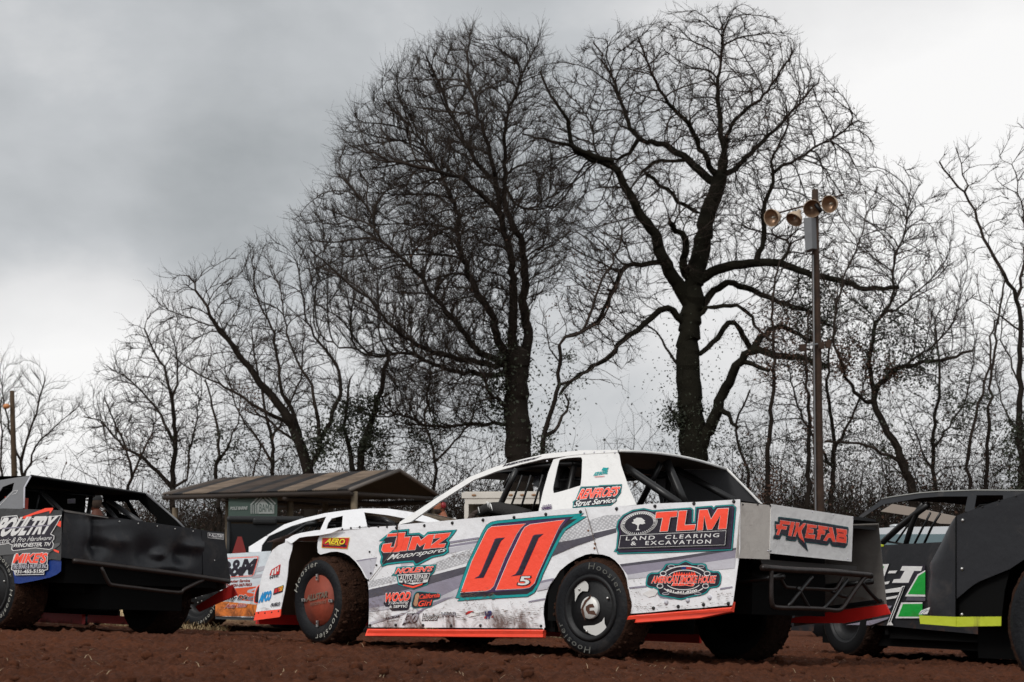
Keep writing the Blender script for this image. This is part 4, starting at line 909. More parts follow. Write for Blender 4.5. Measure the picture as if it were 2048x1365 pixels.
wheel(mL, -.28, .03, 1, .35, .36, 'black', letters=[(86, 158, CHALK), (180, 250, CHALK)]); wheel(mL, -.38, -1.86, -1, .37, .36, 'plain', lit_tone=False, lift=-.04)
wheel(mL, 2.5, .03, 1, .34, .28, 'plain'); wheel(mL, 2.45, -1.85, -1, .34, .28, 'plain', lit_tone=False)
mb = MB(); A = [(2.0, .04, .90), (2.9, .04, .84), (3.4, .04, .72)]; loft(mb, A, [mirror_y(p) for p in A], MATTE); mb.build('hood', mL)

# ================================================================== 3. white and orange car behind
BF = Frame((-3.6 + 2.7 * .75, 21.5 - 2.7 * .66), 41.3, .03)
mB = empty('race_car', mat=BF.mat()); tag(mB, 'white and orange dirt race car with B&M lettering, standing behind the 00 car', 'race car')
SB = Plane(BF, (0, .04, 0), (0, 1, 0)); CBB = Plane(BF, (0, -.0, .95), (0, .93, .36)); CBBR = Plane(BF, (0, -1.80, .95), (0, .93, -.36))
mb = MB()
def archl(cx, r): return [(cx + r * math.cos(a), .36 + r * math.sin(a)) for a in np.linspace(R(195), R(-15), 12)]
LPB = LPlane((0, .04, 0), (1, 0, 0), (0, 0, 1), (0, 1, 0))
out = [(3.5, .16), (3.4, .74), (3.0, .82), (2.1, .86), (1.3, .90), (.2, .98), (-1.2, 1.05), (-1.2, .34), (-.42, .25)] + archl(0, .43) + [(.45, .15), (2.25, .15)] + archl(2.72, .43) + [(3.15, .16)]
mb.poly(LPB, [out], SKYB, 0, .004); pB = mb.build('side_panel', mB)
mb = MB(); mb.poly(SB, [N_([(-60, 1190), (480, 1195), (480, 1245), (-60, 1225)])], mat('dark_rail', (.05, .055, .06), .5), -.01, .02); mb.build('side_skirt', mB)
stripes(pB, SB, [(N_([(-60, 1000), (100, 1000), (480, 1040), (470, 1192), (-60, 1188)]), ORANGE), (N_([(150, 830), (480, 800), (480, 1000), (250, 980), (200, 880)]), vinyl('coral', (.75, .10, .03))), (N_([(360, 850), (480, 815), (460, 840), (400, 870), (480, 880), (470, 900), (350, 880)]), LGREY), (N_([(370, 940), (480, 915), (475, 935), (385, 965), (480, 985), (470, 1000), (360, 980)]), MGREY), (N_([(460, 560), (580, 530), (575, 590), (470, 620)]), LGREY), (N_([(430, 650), (560, 640), (540, 680), (420, 700)]), LGREY)])
bm = N_([(-60, 440), (495, 412), (498, 430), (440, 640), (415, 668), (-60, 692)])
decal('sponsor_decal', pB, SB, [('p', inset(bm, 1.8), LGREY), ('p', inset(bm, .9), PLAIN), ('p', bm, RED), ('p', inset(bm, -1.5), SKYB), ('t', 'B', N_([(-10, 650), (140, 645), (150, 478), (10, 482)]), INK, dict(fat=.05, ref=0)), ('t', '&', N_([(130, 668), (285, 655), (290, 458), (160, 465)]), INK, dict(fat=.03, ref=0)), ('t', 'M', N_([(262, 638), (410, 630), (465, 458), (325, 462)]), INK, dict(fat=.07, ref=0))])
decal('sponsor_decal', pB, SB, [('t', 'Wrecker Service', N_([(60, 755), (385, 740), (390, 705), (70, 720)]), vinyl('maroon', (.30, .03, .015)), dict(fat=.03, shear=.2, ref=0)), ('t', 'TN - 731-267-7013', N_([(60, 808), (410, 792), (412, 758), (70, 775)]), vinyl('maroon', (.30, .03, .015)), dict(fat=.04, shear=.2, ref=0)),
    ('t', "Jimmy D's", N_([(-60, 1005), (350, 985), (365, 910), (-40, 930)]), PLAIN, dict(fat=.08, shear=.2, ref=0)), ('t', "Jimmy D's", N_([(-58, 1002), (348, 982), (363, 913), (-38, 933)]), INK, dict(fat=.04, shear=.2, ref=0)), ('t', 'Auto Sales', N_([(60, 1085), (345, 1065), (350, 1015), (80, 1030)]), PLAIN, dict(fat=.05, shear=.3, ref=0)), ('t', 'Auto Sales', N_([(62, 1083), (343, 1063), (348, 1017), (82, 1032)]), BRED, dict(fat=.01, shear=.3, ref=0))])
nb = smooth(N_([(440, 990), (450, 900), (480, 810), (540, 770), (640, 770), (640, 1010), (500, 1025), (450, 1015)]), 2)
decal('number_decal', pB, SB, [('p', inset(nb, 1.5), PLAIN), ('p', nb, RED), ('p', inset(nb, -2), INK)])
top = A_([(-10, 378), (130, 290), (270, 200), (420, 150), (600, 108), (760, 85), (900, 70), (1100, 70), (1300, 98), (1440, 140), (1550, 180)])
ins = A_([(1550, 205), (1440, 185), (1300, 160), (1100, 122), (915, 100), (940, 215), (560, 250), (612, 135), (450, 175), (330, 212), (150, 292), (95, 365), (88, 420), (-10, 420)])
sw = A_([(612, 235), (625, 190), (655, 150), (745, 128), (738, 220)])
mb = MB(); mb.poly(CBB, [top + ins, sw], WHITE, 0, .006); bolt_on(mb, CBB, A_([(135, 285), (880, 218)]), .008); mb.build('cabin_side', mB)
mb = MB(); TT = [CBB.at(*q) for q in top[3:7]]
rr_ = [crownrow(q) for q in TT]; r2_ = [crownrow(q, -.012) for q in TT]
TANW = mat('cream_underside', (.62, .50, .38), .6, 0, 0, 0, .3, 6, .3, 4)
for a, b in zip(rr_, rr_[1:]): loft(mb, a, b, WHITE)
for a, b in zip(r2_, r2_[1:]): loft(mb, a, b, TANW, True)
mb.build('roof', mB)
mb = MB(); vb = [tuple(r[-1]) for r in rr_]; bb = [(p[0], -1.80, .9) for p in vb]; loft(mb, vb, bb, TANW); mb.build('right_cabin_side', mB)
cage(mB, roofz=1.26); seat(mB)
BNB = Plane(BF, (0, -.4, 0), (0, 1, 0))
tparts('window_bar', mB, [(BNB, A_([(350, 205), (520, 170)]), .012), (BNB, A_([(470, 180), (420, 260)]), .010), (BNB, A_([(520, 180), (460, 260)]), .010), (BNB, A_([(570, 170), (510, 260)]), .010), (BNB, A_([(940, 145), (1080, 160), (1150, 195)]), .03), (BNB, A_([(1225, 120), (1220, 180)]), .02)])
right_side(mB, WHITE, TANW, zt=((3.0, .82), (2.2, .84), (.3, .94), (-1.18, .96))); chassis(mB, DARKRED, .88)
mb = MB(); A = [(2.0, .04, .86), (2.9, .04, .82), (3.4, .04, .74)]; loft(mb, A, [mirror_y(p) for p in A], WHITE)
A = [(.2, .04, .95), (-1.2, .04, .97)]; loft(mb, A, [mirror_y(p) for p in A], WHITE); mb.build('hood_and_deck', mB)
wheel(mB, .02, .06, 1, .35, .29, 'black'); wheel(mB, 2.72, .06, 1, .345, .28, 'plain', steer=10, letters=[(192, 262, CHALK)]); wheel(mB, -.1, -1.8, -1, .36, .33); wheel(mB, 2.95, -1.72, -1, .34, .28, lit_tone=False)

# ================================================================== 4. grey-black car with green graphics, at the right
GF = Frame((4.2, 14.25), 63)
mG = empty('race_car', mat=GF.mat()); tag(mG, 'black dirt race car with green and white graphics, behind the tail of the 00 car', 'race car')
SG = Plane(GF, (0, .04, 0), (0, 1, 0)); CG = Plane(GF, (0, .0, .98), (0, .93, .36))
G_ = lambda pts: cv(1650, 960, 3.593, pts)
V_ = lambda pts: cv(1720, 970, 6.244, pts)
mb = MB(); LPG = LPlane((0, .04, 0), (1, 0, 0), (0, 0, 1), (0, 1, 0))
out = [(3.5, .2), (3.4, .80), (3.0, .90), (2.25, .965), (1.2, .985), (.2, 1.0), (-1.2, 1.05), (-1.2, .34), (-.42, .25)] + archl(0, .43) + [(.45, .22), (2.25, .28)] + archl(2.72, .43) + [(3.15, .2)]
mb.poly(LPG, [out], MATTE, 0, .004); pG = mb.build('side_panel', mG)
gi = G_([(510, 730), (600, 620), (700, 620), (700, 740), (600, 745), (485, 742)])
decal('number_decal', pG, SG, [('p', G_([(395, 600), (465, 600), (425, 720), (395, 700)]), INK), ('p', G_([(395, 608), (460, 605), (415, 720), (395, 720)]), PLAIN), ('p', G_([(395, 622), (425, 622), (405, 670), (395, 680)]), GREEN),
    ('p', G_([(450, 672), (462, 655), (520, 652), (505, 672)]), PLAIN), ('s', G_([(415, 755), (430, 735), (465, 728), (455, 748)]), PLAIN),
    ('p', G_([(478, 748), (492, 725), (540, 690), (560, 650), (535, 645), (552, 608), (720, 612), (720, 760), (600, 752)]), INK), ('p', G_([(482, 740), (495, 715), (540, 712), (572, 655), (540, 652), (555, 620), (700, 622), (690, 655), (640, 655), (610, 715), (600, 740)]), PLAIN),
    ('p', G_([(720, 650), (665, 680), (575, 838), (720, 840)]), PLAIN), ('p', G_([(720, 660), (672, 690), (595, 822), (720, 825)]), GREEN),
    ('p', G_([(552, 765), (575, 762), (475, 1020), (490, 1045), (445, 1045)]), PLAIN), ('p', G_([(560, 768), (570, 768), (468, 1018), (455, 1030)]), INK),
    ('p', G_([(430, 790), (555, 770), (535, 805), (430, 815)]), PLAIN), ('s', G_([(440, 845), (525, 830), (510, 850), (440, 862)]), PLAIN), ('s', G_([(445, 905), (480, 905), (470, 922), (448, 925)]), MGREY), ('s', G_([(150, 1042), (330, 1010), (460, 985), (450, 1000), (330, 1045)]), MGREY),
    ('p', G_([(548, 882), (700, 880), (700, 995), (505, 995)]), PLAIN), ('p', G_([(560, 893), (700, 891), (700, 983), (525, 983)]), GREEN), ('p', G_([(590, 840), (720, 845), (720, 872), (580, 868)]), DGREY)])
topg = V_([(-130, 560), (0, 380), (130, 290), (270, 185), (420, 155), (750, 110), (1000, 92), (1450, 76), (2048, 80), (2500, 110), (2700, 160)])
insg = V_([(2700, 800), (1310, 800), (1310, 310), (1345, 145), (1000, 145), (750, 165), (520, 205), (400, 225), (290, 245), (150, 330), (20, 420), (-80, 560)])
sg = [V_([(1430, 280), (1455, 130), (1785, 130), (1790, 200), (1700, 260)]) + V_([(1440, 330)])]
mb = MB(); mb.poly(CG, [topg + insg] + sg, MATTE, 0, .006); mb.build('cabin_side', mG)
mb = MB(); TT = [CG.at(*q) for q in topg[3:]]; rr_ = [crownrow(q) for q in TT]; r2_ = [crownrow(q, -.012) for q in TT]
for a, b in zip(rr_, rr_[1:]): loft(mb, a, b, mat('pale_roof', (.30, .30, .28), .5))
for a, b in zip(r2_, r2_[1:]): loft(mb, a, b, FLAT, True)
mb.tube([np.array(r[0]) + np.array([0, .0, .006]) for r in rr_], .006, mat('pale_roof', (.30, .30, .28)), 6); mb.build('roof', mG)
# the far window post and header, tan inside
FG = Plane(GF, (0, -1.62, 0), (0, 1, 0))
mb = MB(); mb.poly(FG, [V_([(400, 240), (700, 290), (1100, 375), (1400, 440), (1400, 500), (1000, 485), (650, 390), (255, 332)])], mat('tan_header', (.30, .25, .21), .7), 0, .02); mb.build('far_window_header', mG)
N1 = Plane(GF, (0, -.2, 0), (0, 1, 0))
tparts('window_bar', mG, [(N1, V_([(255, 745), (500, 520), (700, 360), (850, 250)]), .028), (N1, V_([(570, 750), (640, 520), (720, 330), (790, 230)]), .024), (N1, V_([(450, 720), (560, 560), (760, 300)]), .009), (N1, V_([(675, 750), (780, 540), (880, 350)]), .010), (N1, V_([(790, 760), (900, 520), (1000, 360)]), .011), (N1, V_([(350, 710), (560, 745), (680, 750)]), .009)])
cage(mG, roofz=1.36); seat(mG)
mb = MB(); mb.poly(SG, [V_([(225, 735), (290, 750), (290, 770), (235, 775)])], LIME, .006, .01); mb.build('cowl_corner', mG)
right_side(mG, MATTE, MATTE); chassis(mG, FLAT)
mb = MB(); mb.box((.5, -1.8, .10), (3.2, -.1, .26), FLAT); mb.build('floor_pan', mG)
mb = MB(); A = [(2.0, .04, .96), (2.9, .04, .90), (3.4, .04, .82)]; loft(mb, A, [mirror_y(p) for p in A], MATTE)
A = [(.2, .04, 1.0), (-1.2, .04, 1.05)]; loft(mb, A, [mirror_y(p) for p in A], MATTE); mb.build('hood_and_deck', mG)
for a in ((.02, .06, 1), (2.66, .06, 1), (-.1, -1.8, -1), (2.72, -1.75, -1)): wheel(mG, *a, .35, .29, 'plain', lit_tone=False, lift=-.01)

# ================================================================== 5. nose of another black car at the right edge, nearest
NF = Frame((2.43 + 2.7 * .643, 8. - 2.7 * .766), 50)
mN = empty('race_car', mat=NF.mat()); tag(mN, 'nose of a matte black race car with a yellow strip along its bottom', 'race car')
SN = Plane(NF, (0, .05, 0), (0, 1, 0))
mb = MB()
side = G_([(940, 262), (1005, 235), (1200, 165), (1400, 105), (1900, -20), (2300, -60), (2300, 300), (1450, 560), (1330, 640), (1110, 730), (1060, 760), (940, 860)])
mb.poly(SN, [side], MATTE, 0, .004); bolt_on(mb, SN, G_([(990, 291)]), .008, STEEL); bolt_on(mb, SN, G_([(1010, 228), (1130, 195), (1250, 150), (1370, 118)]), .004)
mb.build('front_fender', mN)
# rounded nose: sweep of the front edge curving inboard
mb = MB(); edge_ = G_([(940, 262), (880, 285), (830, 340), (760, 460), (700, 560), (672, 605), (682, 680), (672, 760), (655, 850), (668, 940), (680, 985)])
E0 = [SN.at(*q) for q in edge_]; zb = [p[2] for p in E0]
xs0 = SN.at(*G_([(940, 600)])[0])[0]
cols = []
for k in range(9):
    t = k / 8; row = []
    for p in E0:
        x = xs0 + (p[0] - xs0) * math.sin(t * math.pi / 2) ** .9; row.append((x, p[1] - .10 * (1 - math.cos(t * math.pi / 2)), p[2]))
    cols.append(row)
row = [(p[0] - .02, p[1] - .5, p[2]) for p in cols[-1]]; cols.append(row); cols.append([(p[0], p[1] - .9, p[2]) for p in row])
for r in cols: pass
c0 = [(xs0, SN.p0[1], z) for z in zb]; cols[0] = c0
vs = [p for c in cols for p in c]; n_ = len(E0)
mb.add(vs, [(i * n_ + j, i * n_ + j + 1, (i + 1) * n_ + j + 1, (i + 1) * n_ + j) for i in range(len(cols) - 1) for j in range(n_ - 1)], MATTE, True)
mb.tube([SN.at(*q, .002) for q in G_([(940, 262), (940, 980)])], .003, FLAT, 4); mb.build('nose_panel', mN)
mb = MB(); mb.poly(SN, [G_([(676, 975), (942, 985), (942, 1055), (684, 1035)])], LIME, .012, .004); mb.poly(SN, [G_([(945, 985), (1266, 983), (1264, 1050), (945, 1056)])], LIME, .010, .004); mb.build('nose_strip', mN)
mb = MB(); bolt_on(mb, SN, G_([(985, 968), (985, 640)]), .008, STEEL); mb.poly(SN, [G_([(940, 860), (1060, 760), (1110, 730), (1330, 640), (1290, 800), (1270, 980), (940, 985)])], FLAT, -.03, .004)
mb.box((2.15, -1.6, .18), (3.35, -.15, .62), FLAT); mb.box((.4, -1.75, .12), (2.2, -.05, .9), FLAT); mb.box((2.6, -1.7, .58), (3.3, -.1, .78), FLAT); mb.build('inner_panels', mN)
decal('sponsor_decal', mN, SN, [('p', G_([(672, 968), (690, 940), (755, 915), (745, 945), (735, 965)]), PLAIN), ('l', G_([(680, 962), (700, 945), (735, 930)]), NAVY, .8), ('l', G_([(695, 965), (715, 950), (745, 935)]), INK, .7)], .013)
mb = MB(); A = [(2.0, .05, 1.02), (2.6, .05, .99), (2.9, .045, .90), (3.22, .03, .84), (3.30, -.1, .78)]; loft(mb, A, [mirror_y(p) for p in A], MATTE)
A = [(-1.2, .05, 1.08), (2.2, .05, .98)]; B = [(-1.2, .05, .35), (2.2, .05, .2)]; loft(mb, A, B, MATTE); loft(mb, [mirror_y(p) for p in A], [mirror_y(p) for p in B], MATTE); mb.build('body_shell', mN)
mb = MB(); A = [(1.9, -.15, 1.02), (1.3, -.2, 1.35), (.3, -.2, 1.42), (-.1, -.2, 1.40), (-1.0, -.1, 1.08)]; loft(mb, A, [mirror_y(p) for p in A], MATTE); mb.build('roof', mN)
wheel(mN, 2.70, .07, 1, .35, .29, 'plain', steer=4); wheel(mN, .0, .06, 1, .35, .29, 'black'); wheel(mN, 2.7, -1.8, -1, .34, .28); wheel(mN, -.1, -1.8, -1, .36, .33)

for o in (m00, mL, mB, mG, mN): o['group'] = 'dirt race cars parked in the pits'

# ================================================================== ground
def vnoise(x, y, seed=0):
    """smooth value noise, vectorised"""
    xi = np.floor(x).astype(np.int64); yi = np.floor(y).astype(np.int64); fx = x - xi; fy = y - yi
    fx = fx * fx * (3 - 2 * fx); fy = fy * fy * (3 - 2 * fy)
    def h(a, b):
        n = (a * 374761393 + b * 668265263 + seed * 1274126177) & 0xffffffff
        n = ((n ^ (n >> 13)) * 1274126177) & 0xffffffff
        return ((n ^ (n >> 16)) & 0xffff) / 65535.0
    return (h(xi, yi) * (1 - fx) + h(xi + 1, yi) * fx) * (1 - fy) + (h(xi, yi + 1) * (1 - fx) + h(xi + 1, yi + 1) * fx) * fy
TRACKS = []                                             # ruts left by tyres, running along the row of cars
def relief(x, y):
    d = np.sqrt(x * x + y * y)
    z = .036 * (vnoise(x * 1.1, y * 1.1, 1) - .5) + .022 * (vnoise(x * 3.1, y * 3.1, 2) - .5)
    c = vnoise(x * 13, y * 13, 3); z = z + .022 * np.clip(c - .55, 0, 1) * 2
    c = vnoise(x * 27, y * 27, 4); z = z + .030 * np.clip(c - .5, 0, 1) * 2
    z = z + .016 * (vnoise(x * 42, y * 42, 5) - .5)
    wob = .25 * (vnoise(x * .35, y * 0 + 3, 6) - .5)
    for (yc, w, h) in ((12.1, .16, -.030), (12.5, .14, .030), (15.2, .22, .018), (16.4, .25, -.04), (19.5, .3, .015), (21.2, .35, -.05)):
        z = z + h * np.exp(-((y - yc - wob + .05 * x) / w) ** 2) * (.55 + .9 * vnoise(x * 1.7, y * 1.7, 8))
    return z - .018
def grid_ground():
    ys = [4.5]
    while ys[-1] < 42: ys.append(ys[-1] + max(.022, .0017 * ys[-1]))
    ys = np.array(ys); xs = []
    nx = 620; vs = np.zeros((len(ys), nx, 3))
    for j, y in enumerate(ys):
        hw = .34 * y + 1.2; x = np.linspace(-hw, hw, nx); vs[j, :, 0] = x; vs[j, :, 1] = y
        f = np.clip((42 - y) / 8, 0, 1)
        vs[j, :, 2] = G(x, y) + relief(x, np.full_like(x, y)) * f * min(1.0, 1.3 - y / 60)
    n = len(ys); v = vs.reshape(-1, 3)
    ii, jj = np.meshgrid(np.arange(n - 1), np.arange(nx - 1), indexing='ij'); a = (ii * nx + jj).ravel()
    quads = np.stack([a, a + 1, a + nx + 1, a + nx], 1)
    return v, quads, (ys, nx)
def npmesh(name, v, quads, mats, parent=None, sm=True, mi=None):
    me = bpy.data.meshes.new(name); me.vertices.add(len(v)); me.vertices.foreach_set('co', np.ascontiguousarray(v, dtype=np.float32).ravel())
    k = quads.shape[1]; me.loops.add(quads.size); me.loops.foreach_set('vertex_index', np.ascontiguousarray(quads, dtype=np.int32).ravel())
    me.polygons.add(len(quads)); me.polygons.foreach_set('loop_start', np.arange(0, quads.size, k, dtype=np.int32))
    me.update(calc_edges=True)
    if sm: me.polygons.foreach_set('use_smooth', np.ones(len(quads), dtype=bool))
    for m in (mats if isinstance(mats, list) else [mats]): me.materials.append(m)
    if mi is not None: me.polygons.foreach_set('material_index', np.ascontiguousarray(mi, dtype=np.int32))
    me.validate()
    o = bpy.data.objects.new(name, me); COL.objects.link(o)
    if parent: o.parent = parent
    return o
def ground_mat():
    m = bpy.data.materials.new('red_dirt'); m.use_nodes = True; nt = m.node_tree; N = nt.nodes; L = nt.links; b = N['Principled BSDF']
    b.inputs['Roughness'].default_value = .95; b.inputs['Specular IOR Level'].default_value = .15
    tc = N.new('ShaderNodeTexCoord')
    def noise(sc, det, ro=.6, vec=None):
        n = N.new('ShaderNodeTexNoise'); n.inputs['Scale'].default_value = sc; n.inputs['Detail'].default_value = det; n.inputs['Roughness'].default_value = ro; L.new(vec or tc.outputs['Object'], n.inputs['Vector']); return n
    n1 = noise(.9, 6); n2 = noise(26, 10, .8)
    r = N.new('ShaderNodeValToRGB'); e = r.color_ramp.elements; e[0].position = .3; e[0].color = (.024, .0088, .0046, 1); e[1].position = .70; e[1].color = (.165, .055, .025, 1)
    mx = N.new('ShaderNodeMix'); mx.inputs[0].default_value = .72; L.new(n1.outputs[0], mx.inputs[2]); L.new(n2.outputs[0], mx.inputs[3]); L.new(mx.outputs[0], r.inputs[0])
    # straw and dead grass take over further back
    sep = N.new('ShaderNodeSeparateXYZ'); L.new(tc.outputs['Object'], sep.inputs[0])
    mr = N.new('ShaderNodeMapRange'); mr.inputs[1].default_value = 20; mr.inputs[2].default_value = 27; L.new(sep.outputs['Y'], mr.inputs[0])
    n3 = noise(1.6, 6, .7)
    mx2 = N.new('ShaderNodeMapRange'); mx2.inputs[1].default_value = .5; mx2.inputs[2].default_value = 2.5; mx2.inputs[3].default_value = 1; mx2.inputs[4].default_value = 0; L.new(sep.outputs['X'], mx2.inputs[0])
    ad = N.new('ShaderNodeMath'); ad.operation = 'MULTIPLY_ADD'; ad.use_clamp = True; L.new(n3.outputs[0], ad.inputs[0]); ad.inputs[1].default_value = 2.2; ad.inputs[2].default_value = -.45
    mu = N.new('ShaderNodeMath'); mu.operation = 'MULTIPLY'; mu.use_clamp = True; L.new(mr.outputs[0], mu.inputs[0]); L.new(ad.outputs[0], mu.inputs[1])
    n4 = noise(60, 3); rs = N.new('ShaderNodeValToRGB'); e = rs.color_ramp.elements; e[0].position = .35; e[0].color = (.10, .065, .035, 1); e[1].position = .7; e[1].color = (.42, .30, .17, 1); L.new(n4.outputs[0], rs.inputs[0])
    m3 = N.new('ShaderNodeMath'); m3.operation = 'MULTIPLY'; L.new(mu.outputs[0], m3.inputs[0]); L.new(mx2.outputs[0], m3.inputs[1]); mc = N.new('ShaderNodeMix'); mc.data_type = 'RGBA'; L.new(m3.outputs[0], mc.inputs[0]); L.new(r.outputs[0], mc.inputs[6]); L.new(rs.outputs[0], mc.inputs[7]); L.new(mc.outputs[2], b.inputs['Base Color'])
    bp = N.new('ShaderNodeBump'); bp.inputs['Strength'].default_value = .9; bp.inputs['Distance'].default_value = .022; nb = noise(85, 8, .8); L.new(nb.outputs[0], bp.inputs['Height']); L.new(bp.outputs[0], b.inputs['Normal'])
    return m
DIRT = ground_mat()
gv, gq, _ = grid_ground(); go = npmesh('ground', gv, gq, DIRT); go['kind'] = 'structure'
# the rest of the land, a little lower under the detailed part, out to the horizon
bx = np.array([-900, -300, -100, -60, -40, -30, -20, -14, -8, -4, 0, 4, 8, 14, 20, 30, 40, 60, 100, 300, 900.]); by = np.array([-900, -200, -60, -30, -15, -5, 0, 4, 8, 14, 20, 26, 30, 34, 40.9, 41.0, 60, 90, 200, 600, 1500.])
XX, YY = np.meshgrid(bx, by); ZZ = G(XX, YY) - np.where((YY > 3) & (YY < 40.95), .12, .035)
v = np.stack([XX, YY, ZZ], 2).reshape(-1, 3); nx = len(bx)
ii, jj = np.meshgrid(np.arange(len(by) - 1), np.arange(nx - 1), indexing='ij'); a = (ii * nx + jj).ravel()
lo = npmesh('land', v, np.stack([a, a + 1, a + nx + 1, a + nx], 1), DIRT); lo['kind'] = 'structure'
# clods and straw
def zg(x, y): return float(G(np.array(x), np.array(y)) + relief(np.array([x]), np.array([y]))[0])
rnd = random.Random(11); mb = MB()
for i in range(2400):
    y = 6.5 + rnd.random() ** 1.3 * 20; x = rnd.uniform(-.32, .32) * y; r = .006 + rnd.random() ** 5 * .038
    M = Matrix.Rotation(rnd.uniform(0, 3), 3, 'Z') @ Matrix.Diagonal((rnd.uniform(.7, 1.5), rnd.uniform(.7, 1.3), rnd.uniform(.5, .9)))
    M = M @ Matrix(((1, rnd.uniform(-.3, .3), 0), (0, 1, 0), (rnd.uniform(-.3, .3), 0, 1)))
    mb.ball((x, y, zg(x, y) + r * .3), r, DIRT, 3, M)
tag(mb.build('dirt_clods'), 'small red clods lying loose on the dirt', 'dirt', kind='stuff')
STRAW = mat('straw', (.40, .29, .17), .7, var=.5, vscale=3)
vs = []; qs = []
def blade(p, d, w):
    b = len(vs); n = np.array([-d[1], d[0], 0.]); n = n / (np.linalg.norm(n) + 1e-9) * w
    mid = p + d * .5 + np.array([0, 0, .12 * np.linalg.norm(d)])
    vs.extend([p - n, p + n, mid + n, mid - n, p + d + n * .5, p + d - n * .5]); qs.extend([(b, b + 1, b + 2, b + 3), (b + 3, b + 2, b + 4, b + 5)])
for i in range(2600):
    y = 7 + rnd.random() ** 1.0 * 18; x = rnd.uniform(-.31, .31) * y
    if vnoise(np.array([x * 1.3]), np.array([y * .9]), 9)[0] < .45 and rnd.random() < .8: continue
    a = rnd.uniform(0, 6.28); l = rnd.uniform(.015, .07); blade(np.array([x, y, zg(x, y) + .004]), np.array([math.cos(a) * l, math.sin(a) * l, rnd.uniform(0, .5) * l]), rnd.uniform(.0008, .0018))
o = npmesh('straw', np.array(vs), np.array(qs), STRAW, sm=False); tag(o, 'pale bits of straw strewn over the red dirt', 'straw', kind='stuff')
vs = []; qs = []
for i in range(52000):
    y = 21.3 + rnd.random() ** 1.7 * 20; x = rnd.uniform(-.34, .05) * y
    if vnoise(np.array([x * .5]), np.array([y * .35]), 19)[0] + (y - 21) * .03 < .42: continue
    if x > 1.0: continue
    a = rnd.uniform(0, 6.28); l = rnd.uniform(.04, .14); blade(np.array([x, y, float(G(x, y)) - .005]), np.array([math.cos(a) * l * .6, math.sin(a) * l * .6, l * rnd.uniform(.2, .9)]), rnd.uniform(.003, .006))
o = npmesh('dead_grass', np.array(vs), np.array(qs), mat('dead_grass', (.50, .37, .20), .8, var=.6, vscale=1.5), sm=False); tag(o, 'dry straw coloured grass at the back edge of the dirt', 'grass', kind='stuff')

# ================================================================== trees
BARK = mat('bark', (.018, .014, .011), .95, var=.5, vscale=2.5, bump=.8, bscale=9, spec=.1); BARKG = mat('mossy_bark', (.015, .0135, .009), .95, var=.85, vscale=1.5, bump=.8, bscale=9, spec=.1)
TWIG = mat('twig', (.034, .026, .021), .9, spec=.1); LEAF = mat('ivy_leaf', (.020, .027, .010), .7, var=.6, vscale=1.2); DLEAF = mat('dead_leaf', (.075, .036, .020), .8, var=.5, vscale=2)
def rings(P0, P1, D0, D1, r0, r1, k):
    """tubes between pairs of points, one ring at each end"""
    def ring(P, D, r):
        D = D / (np.linalg.norm(D, axis=1, keepdims=True) + 1e-9); ref = np.tile(np.array([.13, .97, .2]), (len(D), 1))
        u = ref - D * (ref * D).sum(1, keepdims=True); u /= np.linalg.norm(u, axis=1, keepdims=True) + 1e-9; w = np.cross(D, u)
        a = np.arange(k) * 2 * np.pi / k
        return P[:, None, :] + r[:, None, None] * (u[:, None, :] * np.cos(a)[None, :, None] + w[:, None, :] * np.sin(a)[None, :, None])
    n = len(P0); V = np.concatenate([ring(P0, D0, r0), ring(P1, D1, r1)], 1).reshape(-1, 3)
    b = (np.arange(n) * 2 * k)[:, None]; j = np.arange(k)[None, :]; j2 = (j + 1) % k
    q = np.stack([b + j, b + j2, b + k + j2, b + k + j], 2).reshape(-1, 4); return V, q
def crown_points(poly, Y, n, rng, thick=.5, holes=0.35, seed=0, bias=None):
    """random points in a crown: the silhouette widened into depth like a rounded body"""
    P = np.array(poly, float); lo, hi = P.min(0), P.max(0); out = []
    A = P; B = np.roll(P, -1, 0)
    while len(out) < n:
        q = rng.uniform(lo, hi, (4000, 2)); c = np.zeros(len(q), bool)
        for a, b in zip(A, B):
            if a[1] == b[1]: continue
            t = ((a[1] > q[:, 1]) != (b[1] > q[:, 1])) & (q[:, 0] < (b[0] - a[0]) * (q[:, 1] - a[1]) / (b[1] - a[1]) + a[0]); c ^= t
        q = q[c]
        d = np.full(len(q), 1e9)
        for a, b in zip(A, B):
            e = b - a; t = np.clip(((q - a) @ e) / (e @ e + 1e-9), 0, 1); d = np.minimum(d, np.linalg.norm(q - (a + t[:, None] * e), axis=1))
        hn = vnoise(q[:, 0] / 60, q[:, 1] / 60, seed + 7)
        for (x, y), dd, h in zip(q, d, hn):
            if h < holes and rng.random() < .8: continue
            half = math.sqrt(max(dd, 4) * max(hi - lo) * .5) * thick * Y / F
            out.append(at(x, y, Y + rng.uniform(-1, 1) * half))
    return np.array(out[:n])
